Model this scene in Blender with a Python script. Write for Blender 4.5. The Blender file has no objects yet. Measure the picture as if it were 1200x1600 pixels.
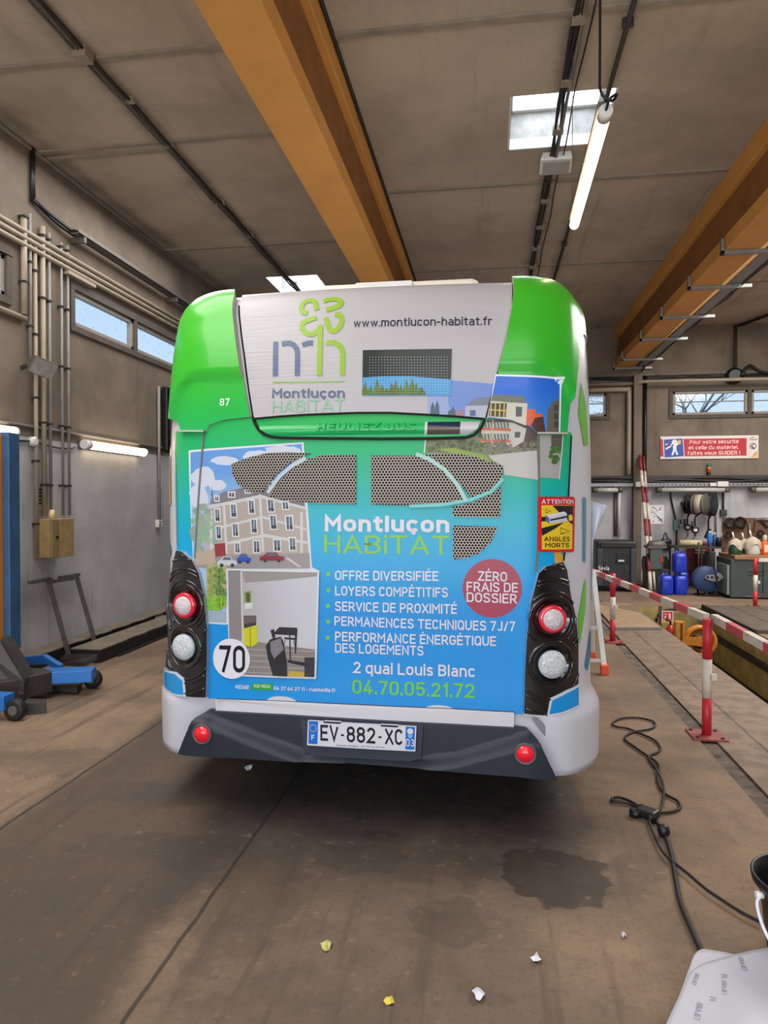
import bpy, bmesh, math, random
import numpy as np
from mathutils import Vector, Matrix
from mathutils.geometry import tessellate_polygon

random.seed(7)
SC = bpy.context.scene
COL = SC.collection
PI = math.pi

# ------------------------------------------------------------------ camera
F_PX, CAM_H = 1080.0, 1.6
YAW, PITCH = math.radians(8.7), math.radians(-0.9)
CAM = Vector((0, 0, CAM_H))
FWD = Vector((-math.sin(YAW) * math.cos(PITCH), math.cos(YAW) * math.cos(PITCH), math.sin(PITCH)))
RGT = Vector((math.cos(YAW), math.sin(YAW), 0))
UPV = RGT.cross(FWD)
cam_data = bpy.data.cameras.new('camera')
cam = bpy.data.objects.new('camera', cam_data)
COL.objects.link(cam)
cam.location = CAM
cam.rotation_euler = Matrix((RGT, UPV, -FWD)).transposed().to_euler()
cam_data.sensor_fit = 'VERTICAL'
cam_data.sensor_height = 36.0
cam_data.lens = F_PX / 1600.0 * 36.0
cam_data.clip_start = 0.05
cam_data.clip_end = 300
SC.camera = cam

# ------------------------------------------------------------------ world, light, exposure
SC.view_settings.view_transform = 'Standard'
SC.view_settings.look = 'None'
SC.view_settings.gamma = 1.0
SC.view_settings.use_curve_mapping = False
SC.view_settings.exposure = 0.35
SC.cycles.max_bounces = 8
SC.cycles.diffuse_bounces = 4
SC.cycles.sample_clamp_indirect = 6.0

w = bpy.data.worlds.new('sky')
SC.world = w
w.use_nodes = True
nt = w.node_tree
nt.nodes.clear()
tc = nt.nodes.new('ShaderNodeTexCoord')
sx = nt.nodes.new('ShaderNodeSeparateXYZ')
rp = nt.nodes.new('ShaderNodeValToRGB')
rp.color_ramp.elements[0].position = 0.0
rp.color_ramp.elements[0].color = (0.62, 0.80, 1.0, 1)
rp.color_ramp.elements[1].position = 0.6
rp.color_ramp.elements[1].color = (0.36, 0.60, 1.0, 1)
bg = nt.nodes.new('ShaderNodeBackground')
bg.inputs['Strength'].default_value = 0.92
wo = nt.nodes.new('ShaderNodeOutputWorld')
nt.links.new(tc.outputs['Generated'], sx.inputs[0])
nt.links.new(sx.outputs['Z'], rp.inputs[0])
nt.links.new(rp.outputs[0], bg.inputs['Color'])
nt.links.new(bg.outputs[0], wo.inputs[0])

def area(name, loc, target, sx_, sy_, power, col=(1, 1, 1)):
    l = bpy.data.lights.new(name, 'AREA')
    l.shape = 'RECTANGLE'
    l.size, l.size_y = sx_, sy_
    l.energy = power
    l.color = col
    o = bpy.data.objects.new(name, l)
    COL.objects.link(o)
    o.location = loc
    o.rotation_euler = (Vector(target) - Vector(loc)).to_track_quat('-Z', 'Y').to_euler()
    return o

# daylight through the open gate behind the photographer and both roof lights; the other areas are added fill
area('gate_daylight', (-0.3, -4.6, 2.6), (-0.3, 8.0, 2.0), 8.0, 4.2, 150, (0.97, 0.98, 1.0))
area('upward_gate_fill', (-0.3, -6.3, 0.05), (-0.3, 1.5, 5.0), 11.0, 4.0, 640, (1.0, 0.97, 0.92))  # unseen upward lamp added to brighten the ceiling
area('rooflight_daylight_a', (0.56, 6.6, 5.75), (0.56, 6.6, 0), 0.9, 1.0, 45, (0.93, 0.97, 1.0))
area('rooflight_daylight_b', (-2.9, 10.9, 5.75), (-2.9, 10.9, 0), 0.9, 0.9, 70, (0.93, 0.97, 1.0))
area('ceiling_fill_c', (0.4, -1.4, 4.95), (0.4, -1.4, 0), 4.0, 3.0, 90, (1.0, 0.98, 0.95))  # added fill high behind the camera, no roof opening there
area('ceiling_fill_d', (5.0, 8.5, 4.95), (5.0, 8.5, 0), 3.0, 7.0, 540, (1.0, 0.96, 0.90))  # unseen lamp added to lift the right bay and back wall
area('ceiling_fill_e', (-3.0, 1.8, 4.95), (-3.0, 1.8, 0), 2.4, 5.0, 190, (1.0, 0.96, 0.90))  # made-up overhead fill for the left side
area('ceiling_fill_f', (-3.3, 7.2, 4.95), (-3.3, 7.2, 0), 1.6, 4.0, 80, (0.98, 0.97, 0.95))  # extra fill added for the left wall, no roof light here

# ------------------------------------------------------------------ measuring: a photo direction met with a real plane
def ray(px, py):
    return (FWD + RGT * ((px - 600.0) / F_PX) - UPV * ((py - 800.0) / F_PX))

def on(px, py, axis, val):
    d = ray(px, py)
    t = (val - CAM[axis]) / d[axis]
    return CAM + d * t

XW, YB, ZC = -4.45, 14.4, 5.06          # left wall, back wall, ceiling
XR, YF = 7.5, -4.2                      # right wall, gate side
def FL(px, py, z=0.0): return on(px, py, 2, z)
def LW(px, py, off=0.0): return on(px, py, 0, XW + off)
def BK(px, py, off=0.0): return on(px, py, 1, YB - off)
def AY(px, py, y): return on(px, py, 1, y)
def CE(px, py, off=0.0): return on(px, py, 2, ZC - off)

def lin(c):
    return tuple((v / 255 / 12.92) if v / 255 <= 0.04045 else ((v / 255 + 0.055) / 1.055) ** 2.4 for v in c)

# ------------------------------------------------------------------ materials
MATS = {}
def mat(name, rgb, rough=0.6, metal=0.0, var=0.0, scale=6.0, rgb2=None, bump=0.0, emit=None, coat=0.0, stretch=None, spec=0.5, detail=6):
    if name in MATS: return MATS[name]
    m = bpy.data.materials.new(name)
    m.use_nodes = True
    n = m.node_tree
    b = n.nodes['Principled BSDF']
    c = lin(rgb)
    b.inputs['Base Color'].default_value = (*c, 1)
    b.inputs['Roughness'].default_value = rough
    b.inputs['Metallic'].default_value = metal
    b.inputs['Specular IOR Level'].default_value = spec
    b.inputs['Coat Weight'].default_value = coat
    b.inputs['Coat Roughness'].default_value = 0.08
    if var > 0 or rgb2 or bump > 0:
        t = n.nodes.new('ShaderNodeTexCoord')
        mp = n.nodes.new('ShaderNodeMapping')
        if stretch: mp.inputs['Scale'].default_value = stretch
        nz = n.nodes.new('ShaderNodeTexNoise')
        nz.inputs['Scale'].default_value = scale
        nz.inputs['Detail'].default_value = detail
        nz.inputs['Roughness'].default_value = 0.62
        n.links.new(t.outputs['Object'], mp.inputs[0])
        n.links.new(mp.outputs[0], nz.inputs['Vector'])
        r = n.nodes.new('ShaderNodeValToRGB')
        r.color_ramp.elements[0].position = 0.32
        r.color_ramp.elements[1].position = 0.68
        c2 = lin(rgb2) if rgb2 else tuple(v * (1 - var) for v in c)
        r.color_ramp.elements[0].color = (*c2, 1)
        r.color_ramp.elements[1].color = (*c, 1)
        n.links.new(nz.outputs['Fac'], r.inputs[0])
        n.links.new(r.outputs[0], b.inputs['Base Color'])
        if bump > 0:
            bp = n.nodes.new('ShaderNodeBump')
            bp.inputs['Strength'].default_value = bump
            bp.inputs['Distance'].default_value = 0.02
            n.links.new(nz.outputs['Fac'], bp.inputs['Height'])
            n.links.new(bp.outputs[0], b.inputs['Normal'])
    if emit:
        b.inputs['Emission Color'].default_value = (*lin(rgb), 1)
        b.inputs['Emission Strength'].default_value = emit
    MATS[name] = m
    return m

def mat_grime(name, rgb, rgb2, bands, scale=1.2, sdir=(1, 1, .12), rough=.92):
    """aged concrete: broad clouds, streaks along one direction, soot bands at given x with ragged edges."""
    m = bpy.data.materials.new(name); m.use_nodes = True
    n = m.node_tree; L = n.links; b = n.nodes['Principled BSDF']
    t = n.nodes.new('ShaderNodeTexCoord'); sp = n.nodes.new('ShaderNodeSeparateXYZ'); L.new(t.outputs['Object'], sp.inputs[0])
    def N(sc, st=None, det=8, ro=.65):
        z = n.nodes.new('ShaderNodeTexNoise'); z.inputs['Scale'].default_value = sc; z.inputs['Detail'].default_value = det; z.inputs['Roughness'].default_value = ro
        mp = n.nodes.new('ShaderNodeMapping'); mp.inputs['Scale'].default_value = st or (1, 1, 1)
        L.new(t.outputs['Object'], mp.inputs[0]); L.new(mp.outputs[0], z.inputs['Vector']); return z.outputs['Fac']
    def M(op, a, c):
        q = n.nodes.new('ShaderNodeMath'); q.operation = op; q.use_clamp = True
        for i, x in enumerate((a, c)):
            if isinstance(x, (int, float)): q.inputs[i].default_value = x
            else: L.new(x, q.inputs[i])
        return q.outputs[0]
    def R(f, a, c):
        q = n.nodes.new('ShaderNodeMapRange'); q.interpolation_type = 'SMOOTHSTEP'; L.new(f, q.inputs[0]); q.inputs[1].default_value = a; q.inputs[2].default_value = c; return q.outputs[0]
    def mix(f, a, c):
        q = n.nodes.new('ShaderNodeMix'); q.data_type = 'RGBA'; L.new(f, q.inputs[0])
        for k, x in ((6, a), (7, c)):
            if isinstance(x, tuple): q.inputs[k].default_value = (*lin(x), 1)
            else: L.new(x, q.inputs[k])
        return q.outputs[2]
    base = mix(R(N(scale), .3, .7), rgb2, rgb)
    dk = tuple(int(v * .55) for v in rgb)
    base = mix(M('MULTIPLY', R(N(2.2, sdir), .54, .75), .55), base, dk)
    base = mix(M('MULTIPLY', R(N(34, None, 3), .55, .8), .30), base, dk)
    for (x0, wd, am) in bands:
        q = n.nodes.new('ShaderNodeMath'); q.operation = 'SUBTRACT'; L.new(sp.outputs['X'], q.inputs[0]); q.inputs[1].default_value = x0
        q2 = n.nodes.new('ShaderNodeMath'); q2.operation = 'ABSOLUTE'; L.new(q.outputs[0], q2.inputs[0])
        q3 = n.nodes.new('ShaderNodeMath'); q3.operation = 'MULTIPLY_ADD'; L.new(N(1.6), q3.inputs[0]); q3.inputs[1].default_value = wd * 2.2; L.new(q2.outputs[0], q3.inputs[2])
        base = mix(M('MULTIPLY', M('SUBTRACT', 1.0, R(q3.outputs[0], wd * .7, wd * 2.4)), am), base, (58, 52, 46))
    L.new(base, b.inputs['Base Color']); b.inputs['Roughness'].default_value = rough
    bp = n.nodes.new('ShaderNodeBump'); bp.inputs['Strength'].default_value = .1; bp.inputs['Distance'].default_value = .01
    L.new(N(22), bp.inputs['Height']); L.new(bp.outputs[0], b.inputs['Normal'])
    MATS[name] = m
    return m

def mat_attr(name, rough=0.3, coat=0.3, metal=0.0, wave=0.0, spec=0.5):
    """printed film: the colours of the print are stored per face."""
    if name in MATS: return MATS[name]
    m = bpy.data.materials.new(name)
    m.use_nodes = True
    n = m.node_tree
    b = n.nodes['Principled BSDF']
    a = n.nodes.new('ShaderNodeAttribute')
    a.attribute_name = 'Col'
    n.links.new(a.outputs['Color'], b.inputs['Base Color'])
    b.inputs['Roughness'].default_value = rough
    b.inputs['Coat Weight'].default_value = coat
    b.inputs['Coat Roughness'].default_value = 0.05
    b.inputs['Metallic'].default_value = metal
    b.inputs['Specular IOR Level'].default_value = spec
    if wave:
        t = n.nodes.new('ShaderNodeTexCoord')
        mp = n.nodes.new('ShaderNodeMapping')
        mp.inputs['Scale'].default_value = (2.2, 1, 34.0)
        nz = n.nodes.new('ShaderNodeTexNoise')
        nz.inputs['Scale'].default_value = 2.6
        nz.inputs['Detail'].default_value = 3
        bp = n.nodes.new('ShaderNodeBump')
        bp.inputs['Strength'].default_value = wave
        bp.inputs['Distance'].default_value = 0.012
        n.links.new(t.outputs['Object'], mp.inputs[0])
        n.links.new(mp.outputs[0], nz.inputs['Vector'])
        n.links.new(nz.outputs['Fac'], bp.inputs['Height'])
        n.links.new(bp.outputs[0], b.inputs['Normal'])
    MATS[name] = m
    return m

def mat_pane():
    m = bpy.data.materials.new('window_glass')
    m.use_nodes = True
    n = m.node_tree
    n.nodes.clear()
    o = n.nodes.new('ShaderNodeOutputMaterial')
    mx = n.nodes.new('ShaderNodeMixShader')
    tr = n.nodes.new('ShaderNodeBsdfTransparent')
    gl = n.nodes.new('ShaderNodeBsdfGlossy')
    gl.inputs['Roughness'].default_value = 0.1
    df = n.nodes.new('ShaderNodeBsdfDiffuse')
    df.inputs['Color'].default_value = (0.5, 0.55, 0.6, 1)
    mx2 = n.nodes.new('ShaderNodeMixShader')
    nz = n.nodes.new('ShaderNodeTexNoise')
    nz.inputs['Scale'].default_value = 26
    nz.inputs['Detail'].default_value = 4
    r = n.nodes.new('ShaderNodeValToRGB')
    r.color_ramp.elements[0].position = 0.60
    r.color_ramp.elements[1].position = 0.72
    r.color_ramp.elements[1].color = (0.5, 0.5, 0.5, 1)
    t = n.nodes.new('ShaderNodeTexCoord')
    n.links.new(t.outputs['Object'], nz.inputs['Vector'])
    n.links.new(nz.outputs['Fac'], r.inputs[0])
    mx.inputs[0].default_value = 0.06
    n.links.new(tr.outputs[0], mx.inputs[1])
    n.links.new(gl.outputs[0], mx.inputs[2])
    n.links.new(r.outputs[0], mx2.inputs[0])
    n.links.new(mx.outputs[0], mx2.inputs[1])
    n.links.new(df.outputs[0], mx2.inputs[2])
    n.links.new(mx2.outputs[0], o.inputs[0])
    return m
PANE = mat_pane()

# ------------------------------------------------------------------ mesh building
class MB:
    def __init__(s):
        s.v, s.f, s.mi, s.sm = [], [], [], []
    def add(s, verts, faces, mi=0, smooth=False):
        o = len(s.v)
        s.v += [tuple(v) for v in verts]
        for f in faces:
            s.f.append(tuple(i + o for i in f)); s.mi.append(mi); s.sm.append(smooth)
        return s
    def box(s, c, d, rot=None, mi=0):
        hx, hy, hz = d[0] / 2, d[1] / 2, d[2] / 2
        vs = [Vector((x, y, z)) for x in (-hx, hx) for y in (-hy, hy) for z in (-hz, hz)]
        if rot is not None: vs = [rot @ v for v in vs]
        c = Vector(c)
        return s.add([v + c for v in vs], [(0, 1, 3, 2), (4, 6, 7, 5), (0, 4, 5, 1), (2, 3, 7, 6), (0, 2, 6, 4), (1, 5, 7, 3)], mi)
    def bx(s, x0, x1, y0, y1, z0, z1, mi=0):
        return s.box(((x0 + x1) / 2, (y0 + y1) / 2, (z0 + z1) / 2), (abs(x1 - x0), abs(y1 - y0), abs(z1 - z0)), None, mi)
    def cyl(s, a, b, r, n=16, r2=None, mi=0, cap=True):
        a, b = Vector(a), Vector(b)
        r2 = r if r2 is None else r2
        q = (b - a).to_track_quat('Z', 'Y')
        vs = []
        for k, (p, rr) in enumerate(((a, r), (b, r2))):
            for i in range(n):
                vs.append(p + q @ Vector((rr * math.cos(2 * PI * i / n), rr * math.sin(2 * PI * i / n), 0)))
        s.add(vs, [(i, (i + 1) % n, n + (i + 1) % n, n + i) for i in range(n)], mi, True)
        if cap: s.add(vs, [tuple(range(n))[::-1], tuple(range(n, 2 * n))], mi)
        return s
    def bar(s, a, b, w, h, mi=0):
        a, b = Vector(a), Vector(b)
        q = (b - a).to_track_quat('Y', 'Z')
        return s.box((a + b) / 2, (w, (b - a).length, h), q.to_matrix(), mi)
    def lathe(s, c, prof, n=24, axis='Z', rot=None, mi=0, ring=False):
        if ring: prof = list(prof) + [prof[0]]
        c = Vector(c)
        vs = []
        for r, z in prof:
            for i in range(n):
                a = 2 * PI * i / n
                v = Vector((r * math.cos(a), r * math.sin(a), z))
                if axis == 'X': v = Vector((v.z, v.x, v.y))
                if axis == 'Y': v = Vector((v.x, v.z, v.y))
                if rot is not None: v = rot @ v
                vs.append(v + c)
        fs = []
        for k in range(len(prof) - 1):
            for i in range(n):
                fs.append((k * n + i, k * n + (i + 1) % n, (k + 1) * n + (i + 1) % n, (k + 1) * n + i))
        s.add(vs, fs, mi, True)
        if not ring: s.add(vs[:n], [tuple(range(n))], mi); s.add(vs[-n:], [tuple(range(n))], mi)
        return s
    def tube(s, pts, r, n=8, mi=0):
        pts = [Vector(p) for p in pts]
        vs = []
        up = Vector((0, 0, 1))
        for i, p in enumerate(pts):
            t = (pts[min(i + 1, len(pts) - 1)] - pts[max(i - 1, 0)])
            if t.length < 1e-9: t = Vector((0, 1, 0))
            t.normalize()
            u = up if abs(t.z) < 0.95 else Vector((1, 0, 0))
            a = t.cross(u).normalized(); b = a.cross(t)
            for k in range(n):
                an = 2 * PI * k / n
                vs.append(p + a * (r * math.cos(an)) + b * (r * math.sin(an)))
        fs = []
        for i in range(len(pts) - 1):
            for k in range(n):
                fs.append((i * n + k, i * n + (k + 1) % n, (i + 1) * n + (k + 1) % n, (i + 1) * n + k))
        s.add(vs, fs, mi, True)
        s.add(vs[:n], [tuple(range(n))], mi); s.add(vs[-n:], [tuple(range(n))], mi)
        return s
    def prism(s, pts, off, mi=0):
        """polygon of 3D points pushed along off."""
        n = len(pts)
        off = Vector(off)
        a = [Vector(p) for p in pts]; b = [p + off for p in a]
        tri = tessellate_polygon([a])
        s.add(a + b, [tuple(t) for t in tri] + [tuple(i + n for i in t) for t in tri], mi)
        s.add(a + b, [(i, (i + 1) % n, n + (i + 1) % n, n + i) for i in range(n)], mi)
        return s
    def build(s, name, mats, parent=None, bevel=0.0, local=False):
        me = bpy.data.meshes.new(name)
        org = Vector((0, 0, 0))
        if parent is not None and not local:
            p = parent
            while p is not None:
                org += p.location; p = p.parent
        me.from_pydata([tuple(Vector(v) - org) for v in s.v], [], s.f)
        for m in (mats if isinstance(mats, (list, tuple)) else [mats]): me.materials.append(m)
        me.polygons.foreach_set('material_index', s.mi)
        me.polygons.foreach_set('use_smooth', s.sm)
        b = bmesh.new(); b.from_mesh(me)
        bmesh.ops.remove_doubles(b, verts=b.verts, dist=1e-5)
        bmesh.ops.recalc_face_normals(b, faces=b.faces)
        b.to_mesh(me); b.free()
        o = bpy.data.objects.new(name, me)
        COL.objects.link(o)
        if parent is not None: o.parent = parent
        if bevel:
            md = o.modifiers.new('bevel', 'BEVEL'); md.width = bevel; md.segments = 2
            md.limit_method = 'ANGLE'; md.angle_limit = math.radians(40)
        return o

def tag(o, label, cat, group=None, kind=None):
    o['label'] = label; o['category'] = cat
    if group: o['group'] = group
    if kind: o['kind'] = kind
    return o
def thing(name, label, cat, loc=(0, 0, 0), group=None):
    o = bpy.data.objects.new(name, None)
    COL.objects.link(o)
    o.empty_display_size = 0.1
    o.location = loc
    return tag(o, label, cat, group)
def struct(o, label=None, cat=None):
    o['kind'] = 'structure'
    if label: o['label'] = label
    if cat: o['category'] = cat
    return o
def smooth_path(pts, k=6):
    P = [Vector(p) for p in pts]; out = []
    for i in range(len(P) - 1):
        p0, p1, p2, p3 = P[max(i - 1, 0)], P[i], P[i + 1], P[min(i + 2, len(P) - 1)]
        for j in range(k):
            t = j / k
            out.append(0.5 * ((2 * p1) + (p2 - p0) * t + (2 * p0 - 5 * p1 + 4 * p2 - p3) * t * t + (3 * p1 - p0 - 3 * p2 + p3) * t ** 3))
    out.append(P[-1])
    return out
def copy_tree(o, loc, label, group=None):
    c = o.copy(); COL.objects.link(c); c.location = loc; c['label'] = label
    if group: c['group'] = group
    for ch in list(o.children):
        d = ch.copy(); COL.objects.link(d); d.parent = c
        for g in list(ch.children):
            e = g.copy(); COL.objects.link(e); e.parent = d
    return c

# ---- lettering: a round-cornered sign-writer's alphabet drawn with strokes (cap height 1)
def _arc(cx, cy, rx, ry, a0, a1, n=7):
    return [(cx + rx * math.cos(math.radians(a0 + (a1 - a0) * i / n)), cy + ry * math.sin(math.radians(a0 + (a1 - a0) * i / n))) for i in range(n + 1)]
XH = .72
def _ring(W, y0, y1, r):
    return _arc(W - r, y1 - r, r, r, 0, 90) + _arc(r, y1 - r, r, r, 90, 180) + _arc(r, y0 + r, r, r, 180, 270) + _arc(W - r, y0 + r, r, r, 270, 360) + [(W, y1 - r)]
def _bowl(x0, W, y0, y1):
    r = (y1 - y0) / 2
    return [(x0, y1), (W - r, y1)] + _arc(W - r, (y0 + y1) / 2, r, r, 90, -90)[1:] + [(x0, y0)]
_S = lambda W, y0, y1: [(W * .98, y0 + (y1 - y0) * .80)] + [(W * x, y0 + (y1 - y0) * y) for x, y in ((.90, .93), (.70, 1), (.34, 1), (.10, .93), (.01, .78), (.06, .63), (.25, .55), (.72, .46), (.92, .38), (1, .24), (.93, .08), (.70, 0), (.32, 0), (.10, .06), (.0, .20))]
def _n(W, x0=0): return _arc(x0 + (W - x0) / 2, XH - (W - x0) / 2, (W - x0) / 2, (W - x0) / 2, 180, 0) + [(W, 0)]
GL = {
 'A': (.66, [[(0, 0), (.33, 1), (.66, 0)], [(.11, .30), (.55, .30)]]), 'B': (.56, [[(0, 0), (0, 1)], _bowl(0, .53, .53, 1), _bowl(0, .56, 0, .53)]),
 'C': (.56, [_arc(.28, .72, .28, .28, 15, 180) + _arc(.28, .28, .28, .28, 180, 345)]), 'D': (.58, [[(0, 0), (0, 1)], [(0, 1), (.30, 1)] + _arc(.30, .72, .28, .28, 90, 0) + _arc(.30, .28, .28, .28, 0, -90) + [(0, 0)]]),
 'E': (.50, [[(.50, 1), (0, 1), (0, 0), (.50, 0)], [(0, .52), (.44, .52)]]), 'F': (.48, [[(.48, 1), (0, 1), (0, 0)], [(0, .50), (.42, .50)]]),
 'G': (.58, [_arc(.29, .71, .29, .29, 15, 180) + _arc(.29, .29, .29, .29, 180, 360) + [(.58, .48), (.33, .48)]]), 'H': (.58, [[(0, 0), (0, 1)], [(.58, 0), (.58, 1)], [(0, .52), (.58, .52)]]),
 'I': (.0, [[(0, 0), (0, 1)]]), 'J': (.44, [_arc(.22, .22, .22, .22, 200, 360) + [(.44, 1)]]), 'L': (.47, [[(0, 1), (0, 0), (.47, 0)]]),
 'M': (.72, [[(0, 0), (0, 1), (.36, .42), (.72, 1), (.72, 0)]]), 'N': (.60, [[(0, 0), (0, 1), (.60, 0), (.60, 1)]]), 'O': (.58, [_ring(.58, 0, 1, .29)]),
 'P': (.54, [[(0, 0), (0, 1)], _bowl(0, .54, .44, 1)]), 'Q': (.58, [_ring(.58, 0, 1, .29), [(.36, .22), (.62, -.06)]]), 'R': (.56, [[(0, 0), (0, 1)], _bowl(0, .54, .44, 1), [(.28, .44), (.57, 0)]]),
 'S': (.56, [_S(.56, 0, 1)]), 'T': (.58, [[(0, 1), (.58, 1)], [(.29, 1), (.29, 0)]]), 'U': (.58, [[(0, 1)] + _arc(.29, .29, .29, .29, 180, 360) + [(.58, 1)]]),
 'V': (.60, [[(0, 1), (.30, 0), (.60, 1)]]), 'X': (.60, [[(0, 1), (.60, 0)], [(0, 0), (.60, 1)]]), 'Y': (.60, [[(0, 1), (.30, .46), (.60, 1)], [(.30, .46), (.30, 0)]]), 'Z': (.54, [[(0, 1), (.54, 1), (0, 0), (.54, 0)]]),
 'a': (.46, [_arc(.23, .52, .22, .20, 150, 0) + [(.46, 0)], _arc(.20, .20, .20, .20, 90, 270) + _arc(.24, .22, .22, .22, 270, 330), [(.46, .40), (.20, .40)]]),
 'b': (.50, [[(0, 0), (0, 1.02)], _ring(.50, 0, XH, .25)]), 'c': (.44, [_arc(.24, XH - .24, .24, .24, 25, 180) + _arc(.24, .24, .24, .24, 180, 335)]), 'd': (.50, [[(.50, 0), (.50, 1.02)], _ring(.50, 0, XH, .25)]),
 'e': (.48, [[(0, .37), (.48, .37)] + _arc(.24, XH - .24, .24, .24, 0, 180) + _arc(.24, .24, .24, .24, 180, 320)]), 'f': (.30, [_arc(.30, .82, .18, .2, 90, 180) + [(.12, 0)], [(0, XH), (.28, XH)]]),
 'h': (.48, [[(0, 0), (0, 1.02)], _n(.48)]), 'i': (.0, [[(0, 0), (0, XH)], [(0, .97), (0, 1.03)]]), 'l': (.0, [[(0, 0), (0, 1.02)]]),
 'm': (.76, [[(0, 0), (0, XH)], _n(.38), _n(.76, .38)]), 'n': (.48, [[(0, 0), (0, XH)], _n(.48)]), 'o': (.50, [_ring(.50, 0, XH, .25)]), 'p': (.50, [[(0, -.28), (0, XH)], _ring(.50, 0, XH, .25)]),
 'q': (.50, [[(.50, -.28), (.50, XH)], _ring(.50, 0, XH, .25)]), 'r': (.28, [[(0, 0), (0, XH)], _arc(.24, XH - .24, .24, .24, 180, 75)]), 's': (.40, [_S(.40, 0, XH)]), 't': (.30, [[(.12, .95)] + _arc(.30, .18, .18, .18, 180, 270), [(0, XH), (.30, XH)]]),
 'u': (.48, [[(.48, XH), (.48, 0)], [(0, XH)] + _arc(.24, .24, .24, .24, 180, 360)]), 'v': (.48, [[(0, XH), (.24, 0), (.48, XH)]]), 'w': (.72, [[(0, XH), (.18, 0), (.36, XH), (.54, 0), (.72, XH)]]),
 '0': (.50, [_ring(.50, 0, 1, .25)]), '1': (.22, [[(0, .78), (.22, 1), (.22, 0)]]), '2': (.50, [_arc(.25, .74, .25, .26, 175, -20) + [(.40, .50), (0, 0), (.50, 0)]]),
 '3': (.50, [_arc(.25, .76, .24, .24, 160, -90) + _arc(.25, .26, .25, .26, 90, -165)]), '4': (.54, [[(.34, 1), (0, .22), (.54, .22)], [(.38, .48), (.38, 0)]]),
 '5': (.50, [[(.46, 1), (.05, 1), (.02, .54)] + _arc(.25, .32, .25, .32, 125, -160)]), '6': (.50, [[(.38, 1), (.06, .5)], _ring(.50, 0, .62, .25)]), '7': (.48, [[(0, 1), (.48, 1), (.16, 0)]]),
 '8': (.50, [_ring(.48, .54, 1, .23), _ring(.50, 0, .54, .25)]), '9': (.50, [_ring(.50, .38, 1, .25), [(.44, .5), (.12, 0)]]),
 '.': (.0, [[(-.001, 0), (-.001, .06)]]), ',': (.06, [[(.04, .06), (0, -.16)]]), '-': (.26, [[(0, .40), (.26, .40)]]), '/': (.36, [[(0, -.1), (.36, 1.05)]]), '!': (.0, [[(0, .30), (0, 1)], [(0, 0), (0, .06)]]),
}
ACC = {'É': ('E', [[(.20, 1.24), (.34, 1.40)]], 1), 'é': ('e', [[(.20, .92), (.32, 1.06)]], 0), 'ç': ('c', [[(.24, 0), (.30, -.16), (.20, -.28)]], 0)}
TXT_CACHE = {}
def text_mesh(s, bold=0.0, res=3, spacing=1.0):
    key = (s, bold, spacing)
    if key in TXT_CACHE: return TXT_CACHE[key]
    w = .115 + bold * 2
    V, Fc = [], []
    x = 0.0
    for ch in s:
        if ch == ' ': x += .34; continue
        extra = []
        if ch in ACC: g, extra, _ = ACC[ch]
        else: g = ch
        W, st_ = GL[g]
        for path in list(st_) + extra:
            P = [(x + w / 2 + p[0], w / 2 + p[1] * (1 - w)) for p in path]
            P = [p for i, p in enumerate(P) if i == 0 or math.hypot(p[0] - P[i - 1][0], p[1] - P[i - 1][1]) > 1e-5]
            n = len(P)
            closed = math.hypot(P[0][0] - P[-1][0], P[0][1] - P[-1][1]) < 1e-6
            if closed: P = P[:-1]; n -= 1
            if not closed:   # square ends
                def ext(a, b):
                    d = math.hypot(a[0] - b[0], a[1] - b[1]) or 1
                    return (a[0] + (a[0] - b[0]) / d * w / 2, a[1] + (a[1] - b[1]) / d * w / 2)
                if abs(P[0][1] - w / 2) < .02 or abs(P[0][1] - (1 - w / 2)) < .02 or abs(P[0][0] - P[1][0]) < .01 or abs(P[0][1] - P[1][1]) < .01: P[0] = ext(P[0], P[1])
                if abs(P[-1][0] - P[-2][0]) < .01 or abs(P[-1][1] - P[-2][1]) < .01 or abs(P[-1][1] - w / 2) < .02: P[-1] = ext(P[-1], P[-2])
            o = len(V); L, R = [], []
            for i in range(n):
                a = P[(i - 1) % n] if (closed or i > 0) else None
                b = P[(i + 1) % n] if (closed or i < n - 1) else None
                e1 = Vector((P[i][0] - a[0], P[i][1] - a[1])).normalized() if a else None
                e2 = Vector((b[0] - P[i][0], b[1] - P[i][1])).normalized() if b else None
                e1 = e1 or e2; e2 = e2 or e1
                m = Vector((-(e1.y + e2.y), e1.x + e2.x))
                if m.length < 1e-6: m = Vector((-e1.y, e1.x))
                m.normalize()
                k_ = 1 / max(.42, m.dot(Vector((-e1.y, e1.x))))
                L.append((P[i][0] + m.x * w / 2 * k_, P[i][1] + m.y * w / 2 * k_)); R.append((P[i][0] - m.x * w / 2 * k_, P[i][1] - m.y * w / 2 * k_))
            V += L + R
            for i in range(n if closed else n - 1):
                j = (i + 1) % n
                Fc.append((o + i, o + j, o + n + j, o + n + i))
        x += W + w + .13 * spacing
    TXT_CACHE[key] = (V, Fc)
    return V, Fc
CAPH = 1.0

def flat_text(mb, s, o, xd, yd, width, caph=None, bold=0.02, mi=0, lift=(0, 0, 0)):
    """lettering on a plane: o baseline-left corner, xd/yd unit directions."""
    v, f = text_mesh(s, bold)
    x0 = min(p[0] for p in v); x1 = max(p[0] for p in v)
    k = width / (x1 - x0)
    ky = k if caph is None else caph / CAPH
    o, xd, yd = Vector(o) + Vector(lift), Vector(xd), Vector(yd)
    mb.add([o + xd * ((p[0] - x0) * k) + yd * (p[1] * ky) for p in v], f, mi)

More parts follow.
